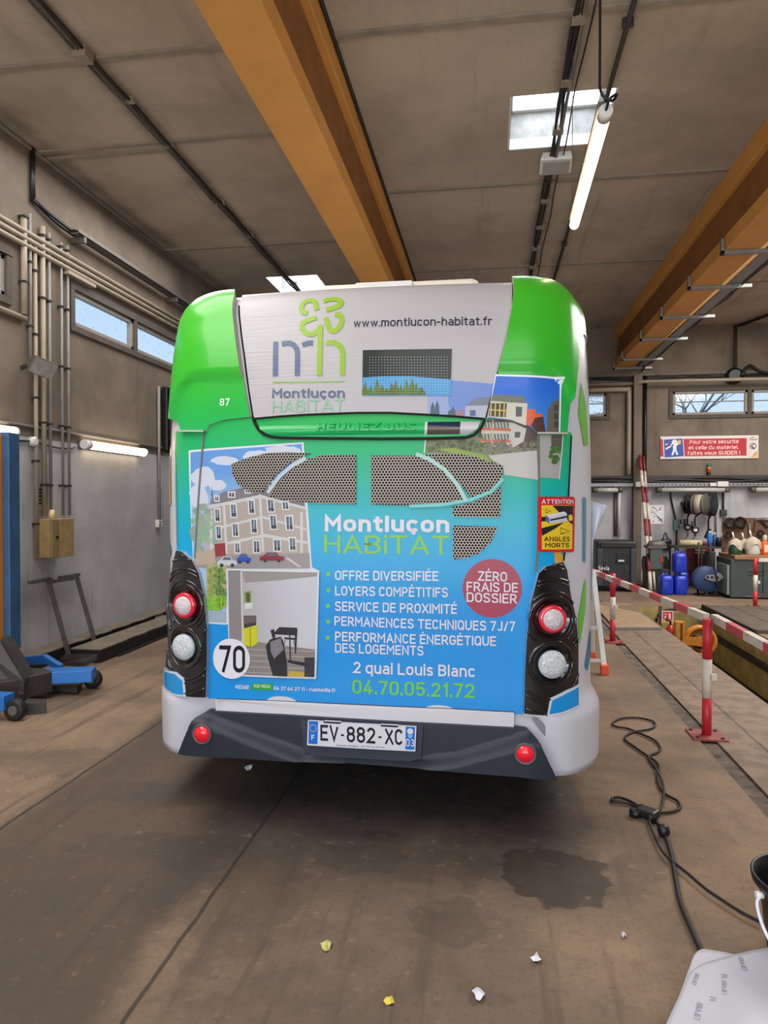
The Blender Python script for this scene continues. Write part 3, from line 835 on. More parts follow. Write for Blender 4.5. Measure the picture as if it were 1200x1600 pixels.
class Film:
    """printed shapes in the bus skin's own coordinates (arc length, height)."""
    def __init__(f, off=0.0): f.polys = []; f.o = off
    def poly(f, pts, col, lv=0, raw=False):
        p = pts if raw else [st(q[0], q[1], f.o) for q in pts]
        f.polys.append((p, None, col, lv)); return f
    def mesh(f, v, faces, col, lv=0):
        f.polys.append((v, faces, col, lv)); return f
    def stroke(f, pts, wpx, col, lv=0, closed=False):
        P = [Vector((*st(q[0], q[1], f.o), 0)) for q in pts]
        wd = wpx / 322.0 / 2
        n = len(P); L, R = [], []
        for i in range(n):
            a = P[(i - 1) % n] if closed or i > 0 else P[i]
            b = P[(i + 1) % n] if closed or i < n - 1 else P[i]
            d = (b - a).normalized(); m = Vector((-d.y, d.x, 0))
            k_ = 1.0
            if 0 < i < n - 1 or closed:
                e = (P[i] - a).normalized(); k_ = 1 / max(.45, abs(Vector((-e.y, e.x, 0)).dot(m)))
            L.append(P[i] + m * wd * k_); R.append(P[i] - m * wd * k_)
        V = [(p.x, p.y) for p in L + R]
        m_ = n if closed else n - 1
        f.polys.append((V, [(i, (i + 1) % n, n + (i + 1) % n, n + i) for i in range(m_)], col, lv)); return f
    def text(f, s, A, B, cap, col, lv=0, bold=0.02, spacing=1.0):
        """A,B: baseline ends on the photo, cap height in px at the middle"""
        v, fc = text_mesh(s, bold, 3, spacing)
        a, b = st(*A, f.o), st(*B, f.o)
        mx, my = (A[0] + B[0]) / 2, (A[1] + B[1]) / 2
        h = st(mx, my - cap, f.o)[1] - st(mx, my, f.o)[1]
        x0 = min(p[0] for p in v); x1 = max(p[0] for p in v)
        V = [(a[0] + (p[0] - x0) / (x1 - x0) * (b[0] - a[0]), a[1] + (p[0] - x0) / (x1 - x0) * (b[1] - a[1]) + p[1] / CAPH * h) for p in v]
        f.polys.append((V, fc, col, lv)); return f
    def disc(f, c, rx, col, lv=0, ry=None, n=40):
        a = st(*c, f.o)
        r = rx / 322.0; r2 = (ry or rx) / 322.0
        f.polys.append(([(a[0] + r * math.cos(2 * PI * i / n), a[1] + r2 * math.sin(2 * PI * i / n)) for i in range(n)], None, col, lv)); return f
    def build(f, name, m, off=.003, parent=bus, wall=0.0, wallcol=None, dt=.05, ds=.05, dsc=.018, step=.0011, offf=None, smooth=True, extra=None):
        bm = bmesh.new()
        cl = bm.loops.layers.float_color.new('Col')
        lvl = bm.faces.layers.int.new('lv')
        pal = []
        ci = bm.faces.layers.int.new('ci')
        for v, fc, col, lv in f.polys:
            vs = [bm.verts.new((p[0], p[1], 0)) for p in v]
            if fc is None:
                fc = [tuple(t) for t in tessellate_polygon([[Vector((p[0], p[1], 0)) for p in v]])] if len(v) > 4 else [tuple(range(len(v)))]
            pal.append(col)
            for q in fc:
                try: fa = bm.faces.new([vs[i] for i in q])
                except ValueError: continue
                fa[ci] = len(pal) - 1; fa[lvl] = lv
                fa.normal_update()
                if fa.normal.z < 0: fa.normal_flip()
        S0 = min(v.co.x for v in bm.verts); S1 = max(v.co.x for v in bm.verts)
        T0 = min(v.co.y for v in bm.verts); T1 = max(v.co.y for v in bm.verts)
        cuts = []
        g = math.ceil(S0 / dsc) * dsc
        while g < S1:
            k_ = round(g / dsc)
            if .68 < abs(g) < S_CORNER + .05 or k_ % max(1, round(ds / dsc)) == 0: cuts.append(((g, 0, 0), (1, 0, 0)))
            g += dsc
        g = math.ceil(T0 / dt) * dt
        while g < T1: cuts.append(((0, g, 0), (0, 1, 0))); g += dt
        if T1 > T_R: cuts += [((0, T_R + i * .03, 0), (0, 1, 0)) for i in range(10)]
        if extra: cuts += extra
        for co, no in cuts:
            bmesh.ops.bisect_plane(bm, geom=bm.verts[:] + bm.edges[:] + bm.faces[:], plane_co=co, plane_no=no, dist=1e-6)
        verts = {}
        org = parent.matrix_world.translation if False else Vector((0, 0, 0))
        p = parent
        while p is not None: org = org + p.location; p = p.parent
        base = {}
        for v in bm.verts: base[v] = (v.co.x, v.co.y, max([fa[lvl] for fa in v.link_faces] or [0]))
        edge = [e for e in bm.edges if len(e.link_faces) == 1] if wall else []
        wq = []
        for e in edge:
            a, b = e.verts
            wq.append((base[a], base[b]))
        for fa in bm.faces:
            c = pal[fa[ci]]
            for lp in fa.loops:
                s_, t_, _ = base[lp.vert]
                cc = c(s_, t_) if callable(c) else c
                lp[cl] = (*cc[:3], 1)
            fa.smooth = smooth
        for v, (s_, t_, l_) in base.items():
            o_ = off + l_ * step + (offf(s_, t_) if offf else 0)
            v.co = surf(s_, t_, o_) - org
        if wall:
            for (a, b) in wq:
                q = []
                for (s_, t_, l_), o_ in ((a, 1), (b, 1), (b, 0), (a, 0)):
                    oo = off + (offf(s_, t_) if offf else 0) if o_ else off - wall
                    q.append(bm.verts.new(surf(s_, t_, oo) - org))
                fa = bm.faces.new(q)
                for lp in fa.loops: lp[cl] = (*(wallcol or (.5, .48, .45)), 1)
        bmesh.ops.recalc_face_normals(bm, faces=bm.faces) if wall else None
        if not wall:
            for fa in bm.faces:
                fa.normal_update()
        me = bpy.data.meshes.new(name)
        bm.to_mesh(me); bm.free()
        me.materials.append(m)
        o = bpy.data.objects.new(name, me)
        COL.objects.link(o); o.parent = parent
        return o

M_film = mat_attr('printed_film', .36, .06, spec=.3)
M_filmw = mat_attr('printed_film_on_ribbed_panel', .38, .08, wave=.25, spec=.35)
M_gloss = mat_attr('gloss_paint', .27, .14, spec=.35)
M_bump = mat_attr('matt_bumper_plastic', .5, 0.0, spec=.4)
M_blackgloss = mat_attr('gloss_black_lamp_housing', .16, .7)
BW = lin((226, 226, 228))

# --- body shell
def bulge(s, t):
    q = max(0.0, min(1.0, (.66 - t) / .10)); e = max(0., min(1., (abs(s) - .80) / .22))
    return .044 * q * q * (3 - 2 * q) * e * e * (3 - 2 * e) - .02 * (1 - e)
mb = MB()
S = list(np.arange(0, .72, .06)) + list(np.linspace(.72, S_CORNER, 28)) + list(np.linspace(S_CORNER + .1, S_CORNER + 1.2, 6)) + list(np.linspace(S_CORNER + 1.8, S_END - .03, 12))
S = [-s for s in S[::-1]] + S[1:]
T = list(np.linspace(.29, .70, 14)) + list(np.linspace(.75, T_R, 34)) + list(np.linspace(T_R, T_TOP, 10))[1:]
n = len(S); V = []
BOT0 = lambda s: .345 + .03 * 0
for t in T:
    for s in S:
        e = max(0., min(1., (abs(s) - .74) / .14)); b0 = .37 - .08 * e * e * (3 - 2 * e)
        t2 = t if t >= .70 else b0 + (t - .29) * (.70 - b0) / .41
        V.append(surf(s, t2, bulge(s, t2) if t < .74 else 0))
Fq = [(i * n + j, i * n + j + 1, (i + 1) * n + j + 1, (i + 1) * n + j) for i in range(len(T) - 1) for j in range(n - 1)]
mb.add(V, Fq, 0, True)
top = V[-n:]
mb.add(top, [tuple(range(n))], 0)
mb.add(V[:n], [tuple(range(n))[::-1]], 1)
mb.add([V[i * n] for i in range(len(T))] + [V[i * n + n - 1] for i in range(len(T))][::-1], [tuple(range(2 * len(T)))], 0)
shell = mb.build('body_shell', [mat('bus_white_paint', (184, 184, 192), .34, coat=.15), M_black], bus)

# --- wheels and flank windows
for sx_ in (-1, 1):
    for yy in (6.2, 10.9):
        x = BUSX + sx_ * .93
        wb = MB().lathe((x, yy, .36), [(.20, -.13), (.33, -.13), (.36, -.09), (.36, .09), (.33, .13), (.20, .13)], 28, 'X')
        wo_ = wb.build('wheel', M_rubber, bus)
        MB().lathe((x, yy, .36), [(.06, -.10), (.2, -.125), (.2, .125), (.06, .10)], 20, 'X').build('rim', M_steel, wo_)
    fm = Film(); 
    fm.poly([(sx_ * a, b) for a, b in ((2.2, 1.35), (8.2, 1.35), (8.2, 2.3), (2.2, 2.3))], lin((20, 24, 28)), raw=True)
    fm.build('side_window', M_gloss, .004, ds=.5)

# --- roof pod
mb = MB()
px0, px1 = AY(487, 450, 4.15).x, AY(750, 450, 4.15).x
mb.bx(px0, px1, 4.15, 7.4, 2.66, 2.935)
mb.build('roof_pod', mat('roof_pod_white', (222, 216, 204), .5), bus, bevel=.05)
MB().bx(px0 + .28, px0 + .62, 4.13, 4.16, 2.88, 2.92).build('roof_pod_vent', M_white, bus)

# --- rear film, full width, colour running from blue to green
fm = Film()
W0 = [(276, 674), (300, 672), (318, 672), (322, 662), (345, 654), (397, 652), (480, 646), (600, 644), (757, 652), (800, 655), (832, 664), (842, 674), (862, 675), (892, 676),
      (889, 720), (886, 780), (882, 850), (880, 878), (852, 886), (841, 896), (829, 940), (822, 1000), (819, 1060), (817, 1116), (700, 1107), (560, 1101), (440, 1095), (326, 1091), (323, 1040), (323, 985), (318, 930), (310, 895), (299, 876), (283, 862), (277, 858), (275, 780)]
fm.poly(W0, grad)
fm.build('rear_film', M_film, .004)

# --- tall corner covers, standing proud of the middle panel
BEIGE = lin((196, 182, 172))
for side, pts in (('l', [(372, 446), (366, 460), (363, 478), (365, 505), (369, 540), (378, 600), (387, 650), (345, 655), (322, 663), (317, 673), (275, 673), (271, 660), (266, 600), (265, 545), (266, 505), (270, 470)]),
                  ('r', [(805, 436), (803, 455), (800, 480), (788, 540), (775, 590), (762, 650), (790, 653), (830, 663), (841, 674), (862, 675), (893, 676), (897, 640), (903, 590), (909, 545), (915, 528), (924, 520)])):
    P = [st(p[0], p[1], .045) for p in pts]
    if side == 'l':
        P[-4:] = [(-1.36, P[-5][1] + .12), (-1.42, 2.25), (-1.46, 2.45), (-1.46, T_TOP - .01)]
        P[0] = (P[0][0], T_TOP - .01)
        P[1] = (P[1][0], P[1][1])
    else:
        P[0] = (P[0][0], T_TOP - .01); P += [(1.52, 2.44), (1.60, 2.50), (1.60, T_TOP - .01)]
    fm = Film(); fm.poly(P, grad, raw=True)
    def arch(s, t, sg=(-1 if side == 'l' else 1)):
        # moulded arch in the cover's lower half
        a = abs(s); c0, c1 = 1.13, .89
        top_ = 2.25 - 1.2 * (a - .86) ** 2 * 4 if a > .86 else 2.25
        q = max(0., min(1., (top_ - t) / .03)) * max(0., min(1., (1.10 - a + .10 * (t - 1.9)) / .03))
        e = max(0., min(1., (a - 1.02) / .22)); e = e * e * (3 - 2 * e)
        return -.028 * q * (1 - e) - .036 * e
    o = fm.build('corner_cover', M_gloss, .045, wall=.05, wallcol=BEIGE, offf=arch, dt=.03, ds=.036)
    if side == 'r':
        o['label'] = 'cover with blue sky and flats printed on its lower half'
        # printed picture on the cover
        fp = Film()
        Q = [(781, 584), (882, 590), (879, 676), (842, 675), (831, 664), (800, 655), (763, 651)]
        K = lambda L: [st(x, y, .047) for x, y in L]
        fp.poly(K([(775, 583), (883, 589), (881, 677), (841, 675), (830, 665), (800, 655), (762, 652)]), lin((214, 220, 230)), 0, True)
        sky_ = lambda s, t: vc((44 + 30 * max(0, 2.15 - t) * 4, 112 + 40 * max(0, 2.15 - t) * 4, 226))
        fp.poly(K([(776, 586), (880, 592), (878, 677), (841, 675), (830, 665), (800, 655), (763, 652)]), sky_, 1, True)
        fp.poly(K([(770, 615), (819, 617), (824, 629), (767, 626)]), vc((118, 124, 116)), 2, True)
        fp.poly(K([(767, 625), (826, 629), (823, 664), (800, 655), (762, 650)]), vc((212, 210, 196)), 2, True)
        fp.poly(K([(766, 629), (793, 629), (791, 651), (764, 649)]), vc((70, 66, 50)), 3, True)
        for i in range(4): fp.poly(K([(767 + i * 7, 627), (769 + i * 7, 627), (768 + i * 7, 651), (766 + i * 7, 651)]), vc((214, 190, 96)), 4, True)
        fp.poly(K([(765, 638), (793, 640), (793, 642), (765, 640)]), vc((214, 190, 96)), 4, True)
        fp.poly(K([(807, 634), (817, 635), (816, 650), (807, 650)]), vc((84, 88, 86)), 3, True)
        fp.poly(K([(825, 638), (839, 638), (839, 645), (851, 645), (851, 655), (832, 664), (823, 663)]), vc((226, 104, 62)), 3, True)
        fp.poly(K([(838, 652), (852, 650), (856, 676), (841, 675), (832, 664)]), vc((86, 58, 52)), 4, True)
        fp.poly(K([(866, 628), (879, 622), (878, 677), (858, 676), (860, 637), (865, 636)]), vc((112, 104, 88)), 3, True)
        for y in (632, 645, 658): fp.poly(K([(870, y), (877, y - 1), (877, y + 9), (870, y + 9)]), vc((74, 76, 76)), 4, True)
        fp.build('printed_photo', M_gloss, .048, dt=.03, ds=.036, offf=arch, step=.0009)
    else:
        o['label'] = 'cover with the number on its lower half'
        fp = Film()
        fp.mesh(*(lambda A, B, cap: (lambda v, fc, a, b: ([(a[0] + (p[0] - min(q[0] for q in v)) / (max(q[0] for q in v) - min(q[0] for q in v)) * (b[0] - a[0]), a[1] + p[1] / CAPH * cap / 322.) for p in v], fc))(*text_mesh('87', .03), st(*A, .047), st(*B, .047)))((339, 633), (355, 633), 12), vc((232, 236, 232)), 1)
        fp.build('lettering', M_film, .046, offf=arch, dt=.03)

# --- middle upper panel
def glare(c): return c
fm = Film(.012)
PAN = [(388, 457), (470, 454), (600, 450), (740, 447), (803, 446), (800, 480), (788, 540), (775, 590), (757, 655), (660, 648), (560, 645), (480, 648), (397, 654), (390, 610), (383, 555), (376, 500), (375, 480), (378, 465)]
PP = [st(*p, .012) for p in PAN]
for i in range(5): PP[i] = (PP[i][0], T_TOP - .06)
fm.poly(PP, vc((192, 189, 194)), raw=True)
fm.poly([(670, 592), (776, 600), (758, 653), (730, 652), (700, 651), (700, 618), (672, 617)], lambda s, t: vc((120, 150, 222)), 1)
fm.poly([(668, 617), (696, 618), (704, 640), (700, 651), (668, 648)], vc((158, 176, 222)), 1)
for (x, y, h) in ((676, 648, 20), (683, 648, 22), (708, 649, 14), (703, 650, 10)): fm.poly([(x - 4, y), (x - 3, y - h * .6), (x, y - h), (x + 3, y - h * .6), (x + 4, y)], vc((78, 100, 120)), 2)
fm.poly([(727, 635), (746, 622), (768, 622), (764, 642), (757, 654), (727, 651)], vc((186, 190, 208)), 2)
fm.poly([(727, 634), (744, 622), (768, 620), (766, 633)], vc((128, 136, 156)), 3)
fm.poly([(734, 641), (743, 641), (743, 650), (734, 650)], vc((84, 108, 158)), 3)
fm.poly([(711, 650), (711, 641), (725, 641), (724, 651)], vc((170, 130, 150)), 2)
pan = fm.build('rear_panel', M_filmw, .012, wall=.014, wallcol=BEIGE, dt=.04)

# destination window
fm = Film(.0155)
fm.poly([(567, 547), (706, 545), (704, 618), (566, 618)], vc((28, 40, 42)), 0)
fm.poly([(567, 590), (600, 588), (640, 588), (705, 593), (704, 618), (566, 618)], vc((84, 166, 226)), 1)
rnd = random.Random(3)
for (x, h) in ((572, 20), (580, 14), (590, 26), (598, 16), (606, 12), (613, 20), (620, 24), (628, 15), (636, 24), (645, 28), (652, 20), (660, 14)):
    pts = [(x - 6, 617)]
    for i in range(5): pts.append((x - 6 + i * 2.4 + rnd.uniform(-.6, .6), 617 - h * (1 - abs(i - 2) / 3.0) + rnd.uniform(-2, 2)))
    pts.append((x + 6, 617))
    fm.poly(pts, vc((84 + rnd.randint(-10, 14), 116 + rnd.randint(-10, 14), 50)), 2)
DOT = vc((196, 214, 214))
for iy in range(14):
    for ix in range(27):
        x = 578 + ix * 4.65 ; y = 558 + iy * 4.3
        if x > 700: continue
        s_, t_ = st(x, y, .0155); r_ = .0017
        fm.polys.append(([(s_ - r_, t_ - r_), (s_ + r_, t_ - r_), (s_ + r_, t_ + r_), (s_ - r_, t_ + r_)], None, DOT, 3))
fm.build('display_window', M_gloss, .0155)

# logo and lettering on the upper panel
GR = vc((150, 192, 44)); GR2 = vc((140, 205, 70)); SL = vc((92, 110, 144))
def pol(pts): return [(410 + x * .125, 455 + y * .125) for x, y in pts]
def arcpts(cx, cy, rx, ry, a0, a1, n=14, rot=0):
    out = []
    for i in range(n + 1):
        a = math.radians(a0 + (a1 - a0) * i / n)
        x, y = rx * math.cos(a), ry * math.sin(a)
        r_ = math.radians(rot)
        out.append((cx + x * math.cos(r_) - y * math.sin(r_), cy + x * math.sin(r_) + y * math.cos(r_)))
    return out
fm = Film(.0155); WID = 8.3
# slate m
fm.stroke(pol([(165, 630), (160, 1062)]), WID, SL)
fm.stroke(pol([(240, 662), (290, 650), (340, 648), (385, 665), (420, 705), (437, 760), (438, 820), (434, 1058)]), WID, SL)
fm.stroke(pol([(498, 674), (560, 648), (632, 644)]), WID, SL)
# green h
fm.stroke(pol([(725, 420), (720, 600), (716, 800), (712, 1054)]), WID, GR, 1)
fm.stroke(pol([(792, 652), (850, 638), (905, 640), (955, 670), (988, 715), (1002, 770), (1002, 900), (996, 1054)]), WID, GR)
# clover
fm.stroke(pol([(560, 275), (505, 258), (485, 215), (495, 165), (540, 125), (595, 112), (640, 118), (660, 140), (682, 232)]), WID, GR)
fm.stroke(pol([(762, 128), (810, 105), (870, 95), (935, 98), (975, 118), (985, 145), (960, 180), (900, 202), (795, 232)]), WID, GR)
fm.stroke(pol([(675, 328), (560, 365), (510, 390), (493, 430), (500, 470), (530, 510), (580, 535), (630, 535), (680, 505), (715, 460), (725, 425)]), WID, GR)
fm.stroke(pol([(790, 325), (815, 410), (838, 465), (862, 495), (895, 498), (940, 470), (975, 430), (992, 370), (985, 320), (960, 290), (905, 292)]), WID, GR)
fm.stroke(pol([(128, 1138), (1028, 1128)]), 1.6, GR2)
fm.text('Montluçon', (425, 622), (538.5, 621.5), 14.5, SL, 1, .03)
fm.text('HABiTAT', (425, 644.5), (538, 642.5), 19, vc((146, 204, 172)), 1, .0)
lg = fm.build('lettering', M_filmw, .0155); lg['label'] = 'clover emblem with slate and green letters'
fm = Film(.0155); fm.text('www.montlucon-habitat.fr', (552, 511), (769, 508), 13, vc((44, 46, 62)), 0, .012)
fm.build('lettering', M_filmw, .0155)['label'] = 'dark web address'

# --- green handle recess with the raised badge under the film
fm = Film()
REC = [(399, 655), (480, 649), (560, 646), (660, 649), (753, 655), (745, 671), (728, 681), (600, 684), (425, 681), (407, 671)]
fm.poly(REC, grad, 0)
fm.poly([(666, 650), (753, 656), (745, 671), (728, 681), (664, 683)], vc((60, 62, 68)), 1)
fm.poly([(669, 651), (720, 654), (718, 667), (669, 666)], vc((40, 52, 84)), 2)
fm.poly([(667, 665), (719, 668), (717, 682), (666, 682)], vc((96, 84, 76)), 2)
fm.poly([(720, 654), (752, 656), (745, 671), (728, 681), (718, 682)], vc((206, 208, 214)), 2)
fm.poly([(665, 650), (669, 650), (667, 683), (663, 683)], vc((214, 222, 222)), 3)
def rec(s, t):
    return .012 - .028 * max(0, 1 - ((t - 1.955) / .05) ** 2)
fm.build('handle_recess', M_gloss, .002, dt=.012, offf=lambda s, t: .014 * math.cos(min(1, abs(t - 1.95) / .06) * PI))
fm = Film(); fm.text('HEULIEZ BUS', (496, 673.5), (650, 674), 13.5, grad, 0, .07, 1.1)
fm.build('badge', M_gloss, .012, wall=.02, wallcol=grad(0, 1.93), offf=lambda s, t: .014 * math.cos(min(1, abs(t - 1.95) / .06) * PI), dt=.012)['label'] = 'raised maker lettering under the green film'

# --- seams
K = lin((14, 14, 15)); KG = lin((108, 104, 100))
M_seam = mat_attr('seam_rubber', .6, .0, spec=.2)
fm = Film()
fm.stroke(smooth := [(397, 653), (400, 662), (406, 672), (414, 679), (425, 683), (440, 684.5), (520, 685.5), (600, 686), (680, 685.5), (728, 684), (740, 680), (749, 672), (754, 664), (757, 655)], 4.4, K)
fm.stroke([(396, 655), (440, 651), (480, 648.5), (560, 645.5), (610, 645.5), (660, 648), (710, 651), (757, 655)], 3.0, K)
fm.stroke([(803, 449), (800, 480), (788, 540), (775, 590), (759, 652)], 1.8, K)
fm.stroke([(375, 480), (376, 500), (383, 555), (390, 610), (397, 654)], 1.4, K)
fm.build('panel_seam', M_seam, .018, wall=.012, wallcol=K)['label'] = 'black rubber edge of the rear panel and handle'
for pts, wpx, lb in (([(395, 651), (360, 654), (345, 656), (325, 663), (319, 670), (318, 675), (315, 710), (311, 760), (307, 820), (304, 872)], 3.0, 'grey seam down the left side of the hatch'),
                     ([(762, 652), (790, 656), (828, 666), (838, 672), (841, 680), (842, 740), (842, 800), (841, 860), (838, 893)], 3.2, 'grey seam down the right side of the hatch')):
    fm = Film(.01); fm.stroke(pts, wpx, KG)
    fm.build('panel_seam', M_seam, .010, wall=.01, wallcol=KG)['label'] = lb
for pts in ([(279, 673.5), (318, 673.5)], [(840, 676.5), (887, 677)]):
    fm = Film(.03); fm.stroke(pts, 3, lin((170, 168, 160)))
    fm.build('cover_ledge', M_seam, .030, wall=.03, wallcol=KG)
for pts, wpx, c_ in (([(893, 680), (891, 720), (888, 780), (884, 850), (881, 876)], 3.2, K), ([(273, 676), (275, 740), (276.5, 800), (277, 850)], 1.6, KG)):
    fm = Film(.008); fm.stroke(pts, wpx, c_)
    fm.build('corner_gap', M_seam, .008)

# --- printed pictures
RN = random.Random(11)
fm = Film()
fm.poly([(296, 704), (475, 691), (488, 886), (500, 892), (499, 900), (354, 976), (326, 974), (322, 930), (312, 895), (303, 880)], vc((222, 226, 234)), 0)
sky = lambda s, t: vc((104 + 60 * max(0, min(1, (1.75 - t) / .2)), 158 + 40 * max(0, min(1, (1.75 - t) / .2)), 226))
fm.poly([(299, 707), (472, 694), (484, 888), (356, 888), (354, 973), (326, 971), (321, 925), (311, 893), (303, 878)], sky, 1)
for cx, cy, rx, ry in ((318, 745, 18, 16), (312, 775, 14, 20), (340, 758, 14, 9), (405, 712, 26, 8), (440, 704, 28, 7), (352, 720, 20, 7), (462, 712, 10, 14), (324, 800, 14, 10), (380, 735, 14, 5)):
    fm.poly([(cx + rx * math.cos(a) * (1 + RN.uniform(-.16, .16)), cy + ry * math.sin(a) * (1 + RN.uniform(-.16, .16))) for a in np.linspace(0, 2 * PI, 18)[:-1]], vc((206, 214, 232)), 2)
# corner house: wings left of and right of its corner at x~410
WALLc, TRIM, SLATE = vc((176, 166, 157)), vc((206, 204, 206)), vc((128, 122, 132))
def top1(x): return 776 + (x - 410) * (-.155) if x < 410 else 768 + (x - 410) * .22
fm.poly([(312, 790), (329, 786), (330, 870), (312, 876)], vc((176, 182, 196)), 3)
fm.poly([(329, 788), (331, 778), (352, 768), (410, 756), (440, 745), (475, 782), (479, 800), (408, 778)], SLATE, 3)
fm.poly([(327, 790), (408, 773), (478, 792), (484, 886), (355, 886), (330, 880)], WALLc, 4)
fm.poly([(327, 790), (408, 773), (478, 792), (478, 796), (408, 778), (327, 795)], TRIM, 5)
fm.poly([(329, 826), (411, 806), (481, 826), (481, 829), (411, 810), (329, 830)], TRIM, 5)
fm.poly([(331, 852), (414, 834), (483, 846), (483, 850), (414, 839), (331, 856)], TRIM, 5)
for x0, y0, x1, y1 in ((349, 788, 357, 865), (405, 772, 414, 862), (470, 800, 474, 864), (329, 798, 333, 866)):
    fm.poly([(x0, y0), (x0 + 4, y0), (x1, y1), (x1 - 4, y1)], TRIM, 6)
def win(cx, cy, w, h, lean, red=False):
    fm.poly([(cx - w / 2 - 2 - lean, cy - h / 2 - 2), (cx + w / 2 + 2 - lean, cy - h / 2 - 2.5), (cx + w / 2 + 2 + lean, cy + h / 2 + 2), (cx - w / 2 - 2 + lean, cy + h / 2 + 2)], vc((216, 218, 222)), 7)
    fm.poly([(cx - w / 2 - lean, cy - h / 2), (cx + w / 2 - lean, cy - h / 2), (cx + w / 2 + lean, cy + h / 2), (cx - w / 2 + lean, cy + h / 2)], vc((92, 104, 122)), 8)
    fm.poly([(cx - .5, cy - h / 2), (cx + .5, cy - h / 2), (cx + .5, cy + h / 2), (cx - .5, cy + h / 2)], vc((206, 208, 214)), 9)
    fm.poly([(cx - w / 2 + lean, cy + h * .22), (cx + w / 2 + lean, cy + h * .22), (cx + w / 2 + lean, cy + h / 2), (cx - w / 2 + lean, cy + h / 2)], vc((58, 62, 74)), 9)
for a in ((341, 805, 6, 18, .5), (366, 798, 7, 19, .7), (394, 792, 7, 19, .7), (424, 790, 8, 18, .9), (447, 790, 8, 10, .8), (343, 832, 6, 18, .5), (369, 828, 7, 18, .7), (398, 822, 7, 20, .7), (428, 816, 8, 20, .9), (453, 817, 9, 20, .9),
          (372, 856, 6, 14, .4), (402, 854, 8, 17, .4), (434, 852, 9, 16, .5), (458, 850, 8, 18, .5)): win(*a)
for a in ((340, 779, 5, 6, .2), (363, 773, 8, 6, .2), (426, 757, 8, 7, .6), (388, 767, 6, 5, .3)): win(*a)
fm.poly([(336, 850), (353, 848), (354, 868), (338, 870)], vc((150, 54, 60)), 8)
fm.poly([(331, 776), (332, 760), (334, 776)], vc((118, 110, 122)), 8)
fm.poly([(303, 874), (330, 868), (484, 864), (485, 888), (357, 888), (354, 892), (304, 884)], vc((150, 146, 146)), 6)
fm.poly([(447, 872), (468, 886), (472, 886), (451, 871)], vc((206, 204, 204)), 7)
def car(x, y, w, h, c):
    fm.poly([(x, y), (x + w, y), (x + w, y - h * .5), (x + w * .8, y - h * .55), (x + w * .68, y - h), (x + w * .3, y - h), (x + w * .14, y - h * .6), (x, y - h * .45)], c, 8)
    fm.poly([(x + w * .24, y - h * .58), (x + w * .34, y - h * .9), (x + w * .64, y - h * .9), (x + w * .74, y - h * .58)], vc((90, 102, 122)), 9)
    for q in (.22, .78): fm.poly([(x + w * q + h * .22 * math.cos(a), y + h * .22 * math.sin(a)) for a in np.linspace(0, 2 * PI, 9)[:-1]], vc((52, 52, 56)), 9)
car(341, 883, 30, 14, vc((196, 202, 212))); car(371, 878, 22, 13, vc((36, 84, 192))); car(407, 876, 38, 13, vc((136, 34, 50)))
# pale tree and shrubs
for i in range(46):
    cx, cy = RN.gauss(317, 8), RN.gauss(828, 17); r_ = RN.uniform(4, 8)
    fm.poly([(cx + r_ * math.cos(a) * RN.uniform(.7, 1.2), cy + r_ * math.sin(a) * RN.uniform(.7, 1.2)) for a in np.linspace(0, 2 * PI, 9)[:-1]], vc((150 + RN.randint(-16, 20), 172 + RN.randint(-12, 14), 156)), 6)
fm.poly([(305, 862), (335, 858), (338, 880), (305, 884)], vc((186, 168, 150)), 7)
fm.poly([(324, 880), (356, 884), (354, 950), (324, 948)], vc((176, 170, 120)), 7)
for i in range(70):
    cx, cy = RN.uniform(328, 352), RN.uniform(886, 930); r_ = RN.uniform(3, 5)
    g_ = RN.randint(-16, 16); y_ = (150, 158, 84) if cx < 336 else (112, 146, 74)
    fm.poly([(cx + r_ * math.cos(a) * RN.uniform(.7, 1.2), cy + r_ * math.sin(a) * RN.uniform(.7, 1.2)) for a in np.linspace(0, 2 * PI, 8)[:-1]], vc((y_[0] + g_, y_[1] + g_, y_[2])), 8)
for i in range(60):
    cx, cy = RN.uniform(326, 352), RN.uniform(930, 952); r_ = RN.uniform(2, 4)
    g_ = RN.randint(-18, 20)
    fm.poly([(cx + r_ * math.cos(a), cy + r_ * math.sin(a)) for a in np.linspace(0, 2 * PI, 7)[:-1]], vc((128 + g_, 186 + g_, 52)), 9)
fm.poly([(326, 952), (354, 956), (354, 972), (326, 970)], vc((162, 178, 196)), 9)
fm.build('printed_photo', M_film, .0055, step=.0004)['label'] = 'print of a pale corner town house under clouds'

# living room picture
fm = Film()
fm.poly([(355, 888), (500, 891), (495, 1060), (360, 1055)], vc((220, 220, 228)), 0)
fm.poly([(358, 891), (497, 894), (492, 1057), (363, 1052)], lambda s, t: vc((176 + 26 * min(1, max(0, (s + .60) / .3)), 176 + 26 * min(1, max(0, (s + .60) / .3)), 178 + 34 * min(1, max(0, (s + .60) / .3)))), 1)
fm.poly([(380, 892), (497, 894), (496, 900), (440, 906), (384, 910)], vc((150, 146, 142)), 2)
fm.poly([(358, 891), (379, 891), (381, 1000), (360, 998)], vc((140, 132, 136)), 2)
fm.poly([(377, 892), (379.5, 892), (383, 1010), (380, 1010)], vc((206, 202, 198)), 3)
fm.poly([(383, 924), (394, 923), (394, 942), (384, 946)], vc((140, 150, 70)), 3)
fm.poly([(386, 926), (392, 926), (392, 940), (387, 940)], vc((70, 84, 60)), 4)
fm.poly([(384, 942), (396, 941), (396, 950), (384, 951)], vc((212, 216, 220)), 4)
fm.poly([(382, 961), (402, 961), (402, 974), (383, 980)], vc((104, 92, 92)), 3)
fm.poly([(383, 974), (402, 972), (402, 976), (383, 981)], vc((60, 56, 58)), 4)
fm.poly([(382, 980), (403, 975), (404, 1004), (395, 1010), (383, 1007)], vc((204, 204, 30)), 3)
